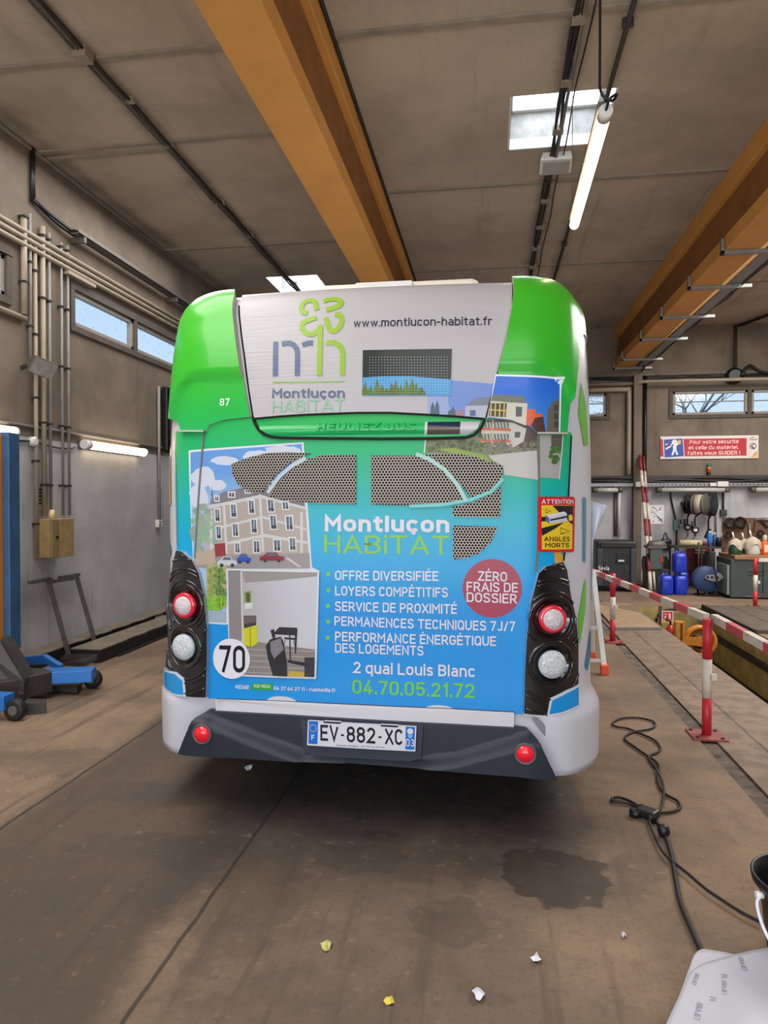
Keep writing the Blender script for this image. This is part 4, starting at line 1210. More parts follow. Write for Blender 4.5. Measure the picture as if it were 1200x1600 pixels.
fm.poly([(392, 978), (393, 978), (393.5, 1010), (392.5, 1010)], vc((120, 118, 30)), 4)
fm.poly([(383, 1010), (404, 1002), (430, 1006), (493, 1014), (492, 1057), (372, 1053)], lambda s, t: vc((138, 130, 128)), 2)
for i in range(5): fm.poly([(372, 1012 + i * 9), (493, 1016 + i * 9), (493, 1018 + i * 9), (372, 1014 + i * 9)], vc((164, 156, 152)), 3)
DKC = vc((36, 34, 40))
fm.poly([(428, 990), (438, 979), (466, 980), (463, 992)], DKC, 5)
fm.poly([(424, 984), (430, 982), (432, 998), (428, 998)], DKC, 5); fm.poly([(462, 984), (466, 982), (464, 1020), (462, 1020)], DKC, 5)
fm.poly([(446, 995), (463, 996), (463, 999), (446, 998)], DKC, 5)
fm.stroke([(454, 990), (455, 1030)], 2, DKC, 5); fm.stroke([(447, 999), (443, 1015)], 1, DKC, 5); fm.stroke([(460, 998), (464, 1018)], 1, DKC, 5)
fm.poly([(417, 1008), (424, 998), (440, 994), (444, 1000), (450, 1035), (450, 1056), (428, 1055), (420, 1026)], DKC, 6)
fm.poly([(424, 1002), (440, 996), (445, 1014), (430, 1028), (425, 1018)], vc((126, 124, 132)), 7)
fm.poly([(451, 1030), (478, 1034), (478, 1040), (451, 1034)], DKC, 6)
fm.poly([(477, 1026), (493, 1026), (492, 1057), (477, 1056)], vc((52, 44, 54)), 6)
fm.poly([(454, 1047), (477, 1049), (477, 1056), (451, 1056)], vc((196, 166, 56)), 7)
fm.build('printed_photo', M_film, .0115, step=.0006)['label'] = 'print of a small living room with lime cupboards'

# flats and garden picture, continuing over the hatch
fm = Film()
fm.poly([(666, 686), (745, 682), (762, 656), (800, 658), (830, 668), (839, 678), (840, 748), (800, 742), (740, 716), (663, 706)], vc((128, 134, 96)), 0)
fm.poly([(745, 682), (757, 664), (762, 656), (800, 658), (828, 668), (838, 678), (838, 700), (800, 700)], vc((88, 72, 66)), 1)
fm.poly([(752, 668), (800, 660), (822, 670), (818, 690), (798, 702), (752, 694)], vc((204, 200, 188)), 2)
for y in (660, 678):
    fm.poly([(752, y), (796, y), (794, y + 10), (752, y + 9)], vc((108, 112, 104)), 3)
    fm.poly([(750, y + 8), (798, y + 10), (798, y + 14), (750, y + 12)], vc((214, 104, 66)), 4)
    for i in range(9): fm.poly([(754 + i * 5, y), (756 + i * 5, y), (757.5 + i * 5, y + 9), (755.5 + i * 5, y + 9)], vc((186, 196, 186)), 4)
fm.stroke([(770, 654), (768, 692)], 1.5, vc((200, 180, 170)), 5)
fm.poly([(804, 675), (813, 675), (812, 684), (804, 684)], vc((86, 88, 88)), 4)
for i in range(150):
    cx = RN.uniform(668, 836); cy = RN.uniform(686, 704) if cx < 760 else RN.uniform(690, 712); r_ = RN.uniform(2, 5)
    g_ = RN.randint(-26, 22); c_ = (104, 116, 72) if cx < 760 else (126, 122, 106)
    fm.poly([(cx + r_ * math.cos(a) * RN.uniform(.7, 1.2), cy + r_ * math.sin(a) * RN.uniform(.7, 1.2)) for a in np.linspace(0, 2 * PI, 7)[:-1]], vc((c_[0] + g_, c_[1] + g_, c_[2] + g_)), 5)
fm.poly([(682, 702), (710, 700), (760, 712), (765, 722), (740, 713), (700, 707)], vc((142, 170, 76)), 6)
fm.poly([(762, 712), (838, 704), (840, 750), (788, 742), (786, 728), (770, 720)], lambda s, t: vc((196, 194, 190)), 6)
fm.poly([(843, 680), (878, 680), (876, 700), (872, 748), (843, 746)], vc((176, 176, 172)), 0)
fm.poly([(860, 680), (877, 680), (876, 706), (861, 706)], vc((104, 98, 88)), 1)
for i in range(26):
    cx, cy = RN.uniform(858, 873), RN.uniform(698, 722); r_ = RN.uniform(2, 4); g_ = RN.randint(-20, 20)
    fm.poly([(cx + r_ * math.cos(a), cy + r_ * math.sin(a)) for a in np.linspace(0, 2 * PI, 7)[:-1]], vc((86 + g_, 120 + g_, 62)), 3)
fm.stroke([(878, 679), (876, 706), (872, 749)], 2.0, vc((214, 222, 224)), 6)
fm.stroke([(665, 687), (663, 708)], 2.0, vc((214, 222, 224)), 6)
fm.build('printed_photo', M_film, .0055, step=.0005)['label'] = 'print of balconied flats behind shrubs'
# white leaf-shaped outlines round the vents
for pts, wpx, c_ in (([(650, 709), (672, 718), (695, 734), (715, 758), (728, 782)], 6, (176, 214, 206)), ([(640, 791), (690, 789), (735, 781), (768, 768), (786, 748)], 5, (120, 206, 206)), ([(478, 716), (456, 728), (437, 744), (418, 770)], 6, (190, 206, 214))):
    fm = Film(.0165); fm.stroke(pts, wpx, vc(c_)); fm.build('vent_rib', M_film, .0165, wall=.008, wallcol=vc((110, 150, 150)))

# --- perforated vents
def perf_material():
    m = bpy.data.materials.new('perforated_sheet'); m.use_nodes = True
    n = m.node_tree; L = n.links; b = n.nodes['Principled BSDF']
    t = n.nodes.new('ShaderNodeTexCoord'); s = n.nodes.new('ShaderNodeSeparateXYZ'); L.new(t.outputs['Object'], s.inputs[0])
    def M(op, a, c=None):
        q = n.nodes.new('ShaderNodeMath'); q.operation = op
        for i, x in enumerate((a, c)):
            if x is None: continue
            if isinstance(x, (int, float)): q.inputs[i].default_value = x
            else: L.new(x, q.inputs[i])
        return q.outputs[0]
    a = .0150; h = a * math.sqrt(3)
    def cell(ox):
        x = M('MULTIPLY', M('SUBTRACT', M('FRACT', M('ADD', M('DIVIDE', s.outputs['X'], a), ox)), .5), a)
        z = M('MULTIPLY', M('SUBTRACT', M('FRACT', M('ADD', M('DIVIDE', s.outputs['Z'], h), ox)), .5), h)
        return M('SQRT', M('ADD', M('MULTIPLY', x, x), M('MULTIPLY', z, z)))
    d = M('MINIMUM', cell(0.0), cell(0.5))
    hole = M('LESS_THAN', d, .0058)
    b.inputs['Base Color'].default_value = (*lin((158, 150, 140)), 1)
    b.inputs['Metallic'].default_value = .3; b.inputs['Roughness'].default_value = .5
    tr = n.nodes.new('ShaderNodeBsdfTransparent')
    mx = n.nodes.new('ShaderNodeMixShader')
    L.new(hole, mx.inputs[0]); L.new(b.outputs[0], mx.inputs[1]); L.new(tr.outputs[0], mx.inputs[2])
    L.new(mx.outputs[0], n.nodes['Material Output'].inputs[0])
    return m
M_perf = perf_material()
GRILLS = [[(363, 725), (389, 715), (421, 707.5), (453, 706.5), (488, 708.5), (475, 713), (453, 725), (432, 743), (411, 771), (400, 771), (384, 765), (371, 755), (364, 740)],
 [(420, 777), (437, 753), (461, 729), (485, 716), (507, 711), (557, 711), (557, 788), (507, 787), (467, 784), (435, 780)],
 [(580, 712), (650, 712), (680, 723), (700, 743), (717, 767), (723, 783), (700, 787), (640, 790), (580, 788)],
 [(652, 710), (707, 708), (740, 713), (785, 728), (784, 750), (767, 770), (737, 780), (720, 757), (693, 730), (670, 715)],
 [(707, 792), (740, 785), (770, 770), (783, 760), (781, 808), (708, 807)],
 [(708, 821), (777, 823), (767, 847), (747, 865), (727, 872), (708, 874)]]
M_grillback = mat('engine_bay', (34, 31, 28), .9, rgb2=(14, 13, 12), scale=7)
for G in GRILLS:
    o = Film().poly(G, lin((190, 180, 170))).build('vent_grille', M_perf, .0145, ds=.06, dt=.06)
    b = Film().poly(G, lin((40, 38, 36))).build('vent_backing', M_grillback, .0085, parent=o, ds=.06, dt=.06)

# --- slogans
WT = vc((222, 222, 232)); LG = vc((120, 200, 60))
fm = Film()
fm.text('Montluçon', (508, 830), (702, 832), 25, WT, 1, .05)
fm.text('HABiTAT', (507, 864), (702, 866.5), 29, vc((132, 200, 60)), 0, .006)
fm.build('lettering', M_film, .0065)['label'] = 'white and lime company name'
for s_, A, B, dot in (('OFFRE DIVERSIFIÉE', (524, 906), (685, 907.5), (513.5, 897)), ('LOYERS COMPÉTITIFS', (524, 930), (700, 933), (513.5, 922)), ('SERVICE DE PROXIMITÉ', (524, 954), (714, 959), (513, 946.5)), ('PERMANENCES TECHNIQUES 7J/7', (523, 977), (805, 986), (513, 971)), ('PERFORMANCE ÉNERGÉTIQUE', (524, 1001), (775, 1009), (512.5, 996)), ('DES LOGEMENTS', (524, 1019), (662, 1024), None)):
    fm = Film(); fm.text(s_, A, B, 15, WT, 0, .022)
    if dot:
        x, y = dot
        Film().poly([(x - 2.8, y - 2.8), (x + 2.8, y - 2.8), (x + 2.8, y + 2.8), (x - 2.8, y + 2.8)], LG).build('bullet', M_film, .0065)
    fm.build('lettering', M_film, .0065)['label'] = 'white line of the printed list'
fm = Film()
fm.text('2 quai Louis Blanc', (551, 1051), (742, 1057.5), 18, WT, 0, .022)
fm.text('04.70.05.21.72', (551, 1083), (741, 1090), 22, vc((110, 204, 62)), 0, .022)
fm.build('lettering', M_film, .0065)['label'] = 'white address over lime telephone number'
fm = Film()
fm.text('RÉGIE', (369, 1075.5), (390, 1076.5), 6, WT, 0, .03)
fm.poly([(394, 1066.5), (427, 1067.5), (427, 1078.5), (394, 1077.5)], vc((36, 160, 74)), 0)
fm.text('RUE MEDIA', (397.5, 1073.5), (423.5, 1074.5), 5, vc((206, 230, 190)), 1, .03)
fm.text('04 37 64 27 11 - ruemedia.fr', (428.5, 1077.5), (525, 1081), 6, WT, 0, .03)
fm.build('lettering', M_film, .0065)['label'] = 'tiny credit line with a green tag'
fm = Film()
fm.disc((769, 919), 45, vc((168, 54, 82)))
fm.text('ZÉRO', (746, 907), (792, 908.5), 15, WT, 1, .02)
fm.text('FRAIS DE', (729, 923.5), (809, 925.5), 15, WT, 1, .02)
fm.text('DOSSIER', (729, 940), (808, 943), 15, WT, 1, .02)
fm.build('round_sticker', M_film, .0065, ds=.036)['label'] = 'plum round sticker with white words'
fm = Film()
fm.disc((363.5, 1028), 32.5, vc((228, 228, 240)))
fm.text('70', (345, 1049), (385, 1050), 42, lin((14, 14, 18)), 1, .02)
fm.build('round_sticker', M_film, .0165, ds=.036)['label'] = 'white speed disc'
# warning sticker over the corner seam
fm = Film()
def Z(pts): return [(835 + x * .0625, 770 + y * .0625) for x, y in pts]
fm.poly(Z([(60, 120), (90, 98), (920, 98), (965, 150), (940, 1460), (910, 1480), (80, 1470), (50, 1430)]), vc((214, 30, 44)))
fm.poly(Z([(150, 310), (905, 310), (890, 1405), (160, 1410)]), vc((240, 204, 38)), 1)
BK_ = lin((26, 28, 34))
fm.poly(Z([(410, 320), (905, 320), (900, 800), (820, 735), (700, 560), (555, 470)]), BK_, 2)
fm.poly(Z([(150, 600), (260, 600), (270, 705), (150, 715)]), BK_, 2)
fm.poly(Z([(150, 880), (700, 730), (480, 890), (160, 1075)]), BK_, 2)
fm.poly(Z([(800, 560), (870, 540), (905, 640), (870, 700), (800, 690)]), vc((240, 204, 38)), 3)
fm.poly(Z([(240, 555), (690, 465), (755, 520), (330, 620)]), vc((226, 228, 240)), 4)
fm.poly(Z([(330, 620), (755, 520), (760, 700), (340, 775)]), vc((206, 208, 222)), 4)
fm.poly(Z([(240, 555), (330, 620), (340, 775), (250, 690)]), vc((104, 104, 132)), 4)
fm.poly(Z([(350, 660), (750, 570), (752, 620), (355, 702)]), vc((48, 46, 66)), 5)
fm.stroke(Z([(610, 870), (615, 1025), (825, 965), (610, 870)]), .8, BK_, 3)
fm.stroke(Z([(245, 405), (250, 495), (370, 460), (245, 405)]), .6, BK_, 3)
fm.text('ATTENTION', *Z([(150, 275), (915, 275)]), 7, WT, 3, .03)
fm.text('ANGLES', *Z([(205, 1205), (830, 1210)]), 7.2, vc((66, 40, 20)), 3, .03)
fm.text('MORTS', *Z([(235, 1360), (815, 1360)]), 7, vc((66, 40, 20)), 3, .03)
fm.build('warning_sticker', M_gloss, .0125, dt=.03, step=.0007)['label'] = 'red and yellow blind spot sticker'

# --- coloured leaves and bars on the white flanks
TE, OR, GN = vc((36, 128, 168)), vc((236, 168, 34)), vc((96, 196, 44))
for pts, c_ in (([(866, 862), (873, 860), (879, 868), (881, 877), (873, 895), (868, 885)], OR), ([(915, 903), (916, 909), (915, 949), (906, 1008), (903, 969), (911, 923)], GN), ([(925, 981), (924, 1005), (918, 1048), (914, 1041), (916, 1026), (922, 986)], TE),
                ([(911, 776), (916, 778), (916, 830), (915, 879), (911, 877)], TE), ([(921, 528), (924, 534), (925, 582), (921, 609), (918, 590), (917, 545)], TE), ([(908, 596), (916, 635), (919, 695), (913, 697), (904, 646)], GN),
                ([(263.5, 692), (267, 693), (267, 788), (263.5, 790)], OR), ([(261.5, 835), (265, 845), (268, 862), (262.5, 875)], TE)):
    Film(.004).poly(pts, c_).build('flank_decal', M_gloss, .004)

# --- lower white lip with two grip cut-outs, and the lamp surrounds
fm = Film(.022)
fm.poly([(336, 1092), (440, 1095.5), (560, 1101.5), (700, 1107.5), (803, 1113), (803, 1140), (700, 1134), (560, 1126), (440, 1119), (337, 1114)], vc((222, 222, 228)))
fm.build('hatch_lip', M_gloss, .020, wall=.022, wallcol=lin((90, 90, 92)), offf=lambda s, t: .006 * (1 if t > .60 else 0))
for c in ((441, 1096), (686, 1110)):
    a = st(*c)
    pts = [(a[0] + .080 * math.cos(q), a[1] - .003 + .030 * math.sin(q)) for q in np.linspace(0, PI, 18)]
    Film().poly(pts, vc((214, 214, 222)), raw=True).build('grip', M_gloss, .010, wall=.01, wallcol=lin((180, 180, 186)))
for o_, i_ in (([(256, 1044), (275, 1050), (288, 1060), (290, 1089), (270, 1086), (256, 1074)], [(257, 1048), (273, 1053), (285, 1063), (287, 1086), (270, 1083), (257, 1071)]),
               ([(905, 1069), (906, 1103), (882, 1115), (855, 1120), (860, 1091), (884, 1079)], [(904, 1073), (904, 1101), (880, 1112), (858, 1116), (863, 1094), (886, 1083)])):
    fm = Film(.034); fm.poly(o_, vc((216, 222, 234))); fm.poly(i_, vc((26, 152, 228)), 1)
    fm.build('lamp_surround', M_gloss, .034, wall=.03, wallcol=lin((150, 156, 170)), step=.0015)

M_blackgloss2 = mat('gloss_black_ridge', (20, 20, 22), .16, coat=.7)
for pts in ([(831, 1122), (840, 1122), (850, 1131), (857, 1143), (857, 1151), (850, 1149), (842, 1139)], [(289, 1108), (296, 1106), (293, 1115), (288, 1124), (285, 1122)]):
    Film(.006).poly(pts, lin((128, 126, 134))).build('scuff_mark', M_bump, .006)
LAMPS = {-1: ((288, 946), (286.5, 1011)), 1: ((864, 967), (863.5, 1038))}
HOUS = {-1: [(275, 860), (284, 862), (300, 876), (310, 895), (318, 930), (323, 980), (323, 1030), (321, 1090), (289, 1088), (287, 1060), (278, 1050), (258, 1040), (257.5, 1010), (260, 960), (264, 920), (270, 880)],
        1: [(880, 878), (886, 890), (892, 930), (900, 965), (904, 1000), (904, 1068), (893, 1075), (862, 1090), (853, 1118), (819, 1115), (820, 1060), (823, 1000), (830, 940), (842, 896), (854, 885)]}
for sg in (-1, 1):
    c1, c2 = st(*LAMPS[sg][0], .03), st(*LAMPS[sg][1], .03)
    def ridges(s, t, c1=c1, c2=c2):
        d1 = math.hypot(s - c1[0], (t - c1[1])); d2 = math.hypot(s - c2[0], t - c2[1])
        dip = .0
        if d1 < .10: dip = -.018 * min(1, (.10 - d1) / .02)
        if d2 < .095: dip = min(dip, -.018 * min(1, (.095 - d2) / .02))
        return dip
    fm = Film(.03); fm.poly(HOUS[sg], lin((12, 12, 14)))
    ho = fm.build('lamp_housing', M_blackgloss, .030, wall=.032, wallcol=lin((150, 156, 170)), offf=ridges, dt=.008, ds=.009, dsc=.009)
    hp = [st(*p, .03) for p in HOUS[sg]]
    def inside(s_, t_):
        r_ = False
        for i in range(len(hp)):
            (x1, y1), (x2, y2) = hp[i], hp[i - 1]
            if (y1 > t_) != (y2 > t_) and s_ < (x2 - x1) * (t_ - y1) / (y2 - y1) + x1: r_ = not r_
        return r_
    mb = MB()
    for cc, o_, rr in ((c1, c2, (.108, .128, .172, .190, .238, .256, .300)), (c2, c1, (.108, .165, .183, .235))):
        for r_ in rr:
            run = []
            for i in range(97):
                an = 2 * PI * i / 96
                q = (cc[0] + r_ * math.cos(an), cc[1] + r_ * math.sin(an))
                do = math.hypot(q[0] - o_[0], q[1] - o_[1])
                lim = .10 if r_ < .12 else .136
                ok = inside(*q) and do > lim and not (cc is c1 and r_ > .15 and q[1] < c1[1] - .02 and r_ > .2) and not (cc is c2 and r_ > .12 and q[1] > c2[1] + .02)
                if ok: run.append(surf(*q, .030))
                if (not ok or i == 96) and run:
                    if len(run) > 2: mb.tube(run, .0065, 6)
                    run = []
    mb.build('lamp_ridge', M_blackgloss2, ho)
    if sg < 0: ho['label'] = 'left black lamp housing'
    for c, red in ((c1, True), (c2, False)):
        p = surf(*c, .020); q = surf(c[0] + .01, c[1], .02); r_ = surf(c[0], c[1] + .01, .02)
        nrm = (q - p).cross(r_ - p).normalized()
        nrm = (nrm + Vector((-.25 * sg * 0, -1.2, 0))).normalized()
        rot = nrm.to_track_quat('Z', 'Y').to_matrix()
        if red:
            lm = MB().lathe(p, [(.067, 0), (.067, .014), (.062, .022), (.048, .024), (.046, .022)], 32, 'Z', rot).build('tail_lamp', mat('red_lens', (206, 26, 52), .2, coat=.6), bus)
            lm['label'] = 'red ringed lamp'
            MB().lathe(p, [(.049, .016), (.048, .027), (.02, .030), (.001, .031)], 28, 'Z', rot).build('lens', mat('clear_facet_lens', (232, 226, 230), .25, coat=.6, rgb2=(176, 160, 168), scale=120, bump=.6), lm)
        else:
            lm = MB().lathe(p, [(.067, 0), (.067, .014), (.062, .022)], 32, 'Z', rot).build('reversing_lamp', mat('lamp_rim_silver', (176, 184, 196), .3), bus)
            lm['label'] = 'clear white lamp'
            MB().lathe(p, [(.064, .014), (.062, .022), (.03, .027), (.001, .028)], 28, 'Z', rot).build('lens', mat('clear_facet_lens_b', (222, 226, 228), .2, coat=.6, rgb2=(160, 168, 176), scale=110, bump=.6), lm)

# --- bumper centre
fm = Film(.06)
BUM = [(320, 1113), (440, 1119.5), (560, 1127), (700, 1134.5), (800, 1140), (826, 1143), (838, 1153), (850, 1182), (864, 1214), (815, 1209), (765, 1205), (690, 1199), (613, 1194), (540, 1189), (473, 1186), (380, 1180), (288, 1174), (300, 1140), (308, 1120)]
fm.poly(BUM, lin((32, 38, 49)))
bl_ = [st(*p, .06) for p in ((316, 1118), (370, 1140), (430, 1163), (475, 1180))]; br_ = [st(*p, .06) for p in ((828, 1150), (770, 1168), (720, 1182), (655, 1192))]
def ss(x): x = max(0., min(1., x)); return x * x * (3 - 2 * x)
def bumper(s, t):
    L_ = bl_ if s < -.05 else br_
    xs_ = [p[0] for p in L_]; ts_ = [p[1] for p in L_]
    if xs_[0] > xs_[-1]: xs_, ts_ = xs_[::-1], ts_[::-1]
    line = np.interp(s, xs_, ts_)
    if xs_[0] < s < xs_[-1] or True:
        d = line - t
    return .06 * ss((d + .02) / .05)
fm.build('bumper', M_bump, .045, wall=.05, wallcol=lin((30, 34, 40)), offf=bumper, dt=.012, ds=.018, dsc=.018)
# plate pocket and plate
fm = Film(.062)
fm.poly([(470, 1124), (661, 1134), (657, 1186), (640, 1190), (485, 1180), (474, 1174)], lin((44, 51, 64)))
fm.build('plate_pocket', M_bump, .062, wall=.02, wallcol=lin((40, 46, 56)))
fm = Film(.084)
def PL(pts): return [(460 + x * .18333, 1110 + y * .18333) for x, y in pts]
fm.poly(PL([(115, 90), (1040, 142), (1030, 350), (108, 297)]), vc((226, 228, 236)))
EUB = vc((30, 116, 222))
fm.poly(PL([(124, 90), (202, 94), (196, 288), (120, 283)]), EUB, 1); fm.poly(PL([(950, 138), (1028, 142), (1022, 336), (945, 330)]), EUB, 1)
for i in range(12):
    a = 2 * PI * i / 12; x, y = 160 + 27 * math.cos(a), 150 + 30 * math.sin(a)
    fm.poly(PL([(x - 4, y - 4), (x + 4, y - 4), (x + 4, y + 4), (x - 4, y + 4)]), vc((190, 206, 150)), 2)
fm.text('F', *PL([(145, 250), (172, 251)]), 8, WT, 2, .04)
DKP = lin((44, 38, 44))
fm.text('EV', *PL([(222, 257), (376, 266)]), 25, DKP, 1, .026)
fm.text('882', *PL([(446, 270), (690, 284)]), 25, DKP, 1, .026)
fm.text('XC', *PL([(770, 289), (922, 297)]), 25, DKP, 1, .026)
for x, y in ((397, 211), (716, 228)): fm.poly(PL([(x, y - 9), (x + 26, y - 8), (x + 26, y + 9), (x, y + 8)]), DKP, 1)
fm.text('03', *PL([(950, 306), (1022, 310)]), 12, WT, 2, .02)
cc = PL([(987, 178)])[0]; fm.disc(cc, 4.6, WT, 2)
fm.poly(PL([(965, 205), (1008, 208), (1000, 232), (986, 238), (972, 230)]), vc((150, 190, 230)), 2)
fm.text('Fauvie Moulins   04 70 44 45 56', *PL([(360, 303), (768, 322)]), 2.6, DKP, 1, .01)
fm.poly(PL([(250, 92), (395, 100), (392, 114), (250, 106)]), lin((40, 44, 52)), 3); fm.poly(PL([(735, 122), (885, 130), (882, 144), (738, 136)]), lin((40, 44, 52)), 3)
fm.build('number_plate', M_gloss, .084, wall=.018, wallcol=lin((190, 192, 200)), step=.0008)
for c in ((319, 1144.5), (820, 1175)):
    q = st(*c, .09); p = surf(*q, bumper(*q) + .043)
    MB().lathe(p, [(.052, -.01), (.052, -.014), (.046, -.018), (.040, -.012)], 28, 'Y').build('reflector_bezel', mat('bezel_grey', (70, 72, 80), .45), bus)
    rf = MB().lathe(p, [(.039, -.006), (.039, -.018), (.001, -.020)], 28, 'Y').build('rear_reflector', mat('red_reflector', (236, 28, 46), .25, coat=.5), bus)
    rf['label'] = 'red round reflector'

# --- loose film hanging off the flank
mb = MB()
pts = []
for j in range(9):
    v = j / 8
    z = 1.60 - .53 * v
    for i in range(7):
        u = i / 6
        wdt = .085 * max(0, 1 - v * 2.6) + .006
        x = BUSX + HW + .005 + wdt * u + .01 * math.sin(u * 3)
        y = 3.80 + .05 * u - .05 * math.sin(u * PI * .7) + .02 * v
        pts.append((x, y, z + .05 * (1 - u) * (1 - v) * 0 - .03 * u * (1 - v)))
mb.add(pts, [(j * 7 + i, j * 7 + i + 1, (j + 1) * 7 + i + 1, (j + 1) * 7 + i) for j in range(8) for i in range(6)], 0, True)
o = mb.build('loose_film', [mat('film_back', (206, 212, 220), .35, coat=.3, rgb2=(150, 170, 190), scale=5), M_film], bus)
md = o.modifiers.new('thickness', 'SOLIDIFY'); md.thickness = .002
o['label'] = 'peeling film flap'

# ================================================================== left wall fittings
def wall_tube_lamp(p0, p1, label, m=M_tube2):
    """lit tube fitting on the left wall between two wall points (z equal)."""
    t = thing('tube_light', label, 'lamp', (XW, p0[0], p0[1]), 'lit tube lamps on the left wall')
    y0, y1, z = p0[0], p1[0], p0[1]
    MB().bx(XW + .002, XW + .04, y0 - .08, y1 + .03, z - .045, z + .045).build('back_plate', M_gsteel, t, bevel=.008)
    MB().cyl((XW + .085, y0, z), (XW + .085, y1, z), .047, 20).build('tube', m, t)
    for y in (y0, y1):
        d = -.09 if y == y0 else .03
        MB().cyl((XW + .085, y + min(d, 0), z), (XW + .085, y + max(d, 0), z), .052, 20).build('end_cap', M_white, t)
    return t
q0, q1 = LW(138, 697, .08), LW(224, 709, .08)
wall_tube_lamp((q0.y, 2.22), (q1.y, 2.22), 'lit tube lamp on the left wall right of the vertical conduits')
q0 = LW(20, 677, .08)
wall_tube_lamp((q0.y - 1.45, 2.24), (q0.y, 2.24), 'lit tube lamp on the left wall just above the blue lift column')

# three cream pipes running along the wall
for i, z in enumerate((4.05, 4.115, 4.18)):
    tag(MB().tube([(XW + .05, YF + .1, z), (XW + .05, 12.8, z)], .026, 10).build('wall_pipe', M_pipe), 'cream pipe running along the left wall, %s of three' % ('lowest', 'middle', 'uppermost')[i], 'pipe', 'cream pipes along the left wall')
p = LW(118, 436)
tag(MB().bx(XW + .001, XW + .09, p.y - .25, p.y + .25, 3.985, 4.02).build('pipe_bracket', M_pipe), 'flat bracket under the cream pipes above the strip window', 'bracket')
# perforated cable tray above
ty = LW(100, 355).y
t = thing('cable_tray', 'dark perforated cable tray high along the left wall above the cream pipes', 'cable tray', (XW, ty, 4.42))
mb = MB(); mb.bx(XW + .05, XW + .17, ty, 13.5, 4.42, 4.43); mb.bx(XW + .05, XW + .056, ty, 13.5, 4.42, 4.47); mb.bx(XW + .164, XW + .17, ty, 13.5, 4.42, 4.47)
mb.build('tray', M_gsteel, t)
for y in (ty + .1, ty + 2.3, ty + 4.6): MB().bx(XW + .001, XW + .17, y, y + .04, 4.36, 4.419).build('bracket', M_gsteel, t)
mb = MB()
for k_ in range(4): mb.tube(smooth_path([(XW + .08 + k_ * .02, ty + i * .6, 4.445 + .008 * math.sin(i * 2 + k_)) for i in range(11)], 3), .012, 6)
mb.build('cables', M_black, t)
# loose black cables from the ceiling drop into the conduits
y38, y47 = LW(40, 400).y, LW(47, 300).y
mb = MB()
for dy in (-.015, .015): mb.tube([(XW + .03, y47 + dy, ZC - .01), (XW + .03, y47 + dy, 4.52)], .016, 6)
mb.tube(smooth_path([(XW + .03, y47, 4.56), (XW + .05, y47 + .2, 4.50), (XW + .07, y47 + .55, 4.46), (XW + .1, ty + .1, 4.46)]), .022, 6)
mb.tube(smooth_path([(XW + .03, y47, 4.54), (XW + .05, y47 + .3, 4.46), (XW + .07, y47 + .6, 4.43), (XW + .1, ty + .1, 4.45)]), .016, 6)
tag(mb.build('cable_drop', M_black), 'bundle of black cables dropping from the ceiling to the conduits', 'cable')
CON = [(39, 340, 492, .030, 'cream conduit ending beside the small cut-off window'), (48.5, 335, 560, .016, 'slim grey conduit going down to the floodlight'), (56, 385, 868, .020, 'conduit passing the left side of the yellow cabinet'),
       (68, 355, 806, .026, 'widest cream conduit, going down into the yellow cabinet'), (78, 365, 806, .016, 'thin conduit with black clips above the yellow cabinet'), (97, 380, 805, .014, 'second thin conduit counted back from the strip window'), (107, 385, 805, .015, 'thin conduit nearest the strip window')]
for px, ya, yb, r, lb in CON:
    yy = LW(px, 600, .04).y
    za, zb = LW(px, ya, .04).z, LW(px, yb, .04).z
    t = tag(MB().tube([(XW + .04, yy, za), (XW + .04, yy, zb)], r, 10).build('conduit', M_pipe if r > .018 else M_pipe_g), lb, 'conduit', 'vertical conduits on the left wall')
    for z in np.arange(zb + .3, za, .62):
        MB().bx(XW + .001, XW + .04 + r + .004, yy - r - .004, yy + r + .004, z, z + .02).build('clip', M_dark, t)
p0, p1 = LW(39, 498, .03), LW(-30, 470, .03)
tag(MB().tube([(XW + .03, p0.y, p0.z), (XW + .03, 3.0, p0.z)], .03, 8).build('conduit', M_pipe), 'horizontal conduit under the small cut-off window', 'conduit', 'horizontal conduits on the left wall')
z_ = LW(180, 691).z
tag(MB().tube([(XW + .02, YF + .1, z_ + .02), (XW + .02, 9.0, z_ + .02)], .016, 6).build('conduit', M_pipe_g), 'horizontal conduit along the top edge of the grey painted band', 'conduit', 'horizontal conduits on the left wall')
q = LW(52, 690, .03)
t = thing('junction_box', 'round pale junction box between the two lit wall tubes', 'junction box', (XW, q.y, q.z))
MB().lathe((XW, q.y, q.z), [(.05, .001), (.05, .05), (.03, .065)], 18, 'X').build('box_body', M_white, t)
MB().tube(smooth_path([(XW + .02, q.y - .05, q.z), (XW + .02, q.y - .3, q.z - .01), (XW + .02, q.y - .42, q.z + .01)]), .012, 6).build('cable', M_black, t)
MB().tube(smooth_path([(XW + .02, q.y + .05, q.z), (XW + .02, q.y + .4, q.z - .03), (XW + .02, q.y + .62, q.z - .02), (XW + .02, q.y + .7, q.z)]), .010, 6).build('cable', M_gsteel, t)

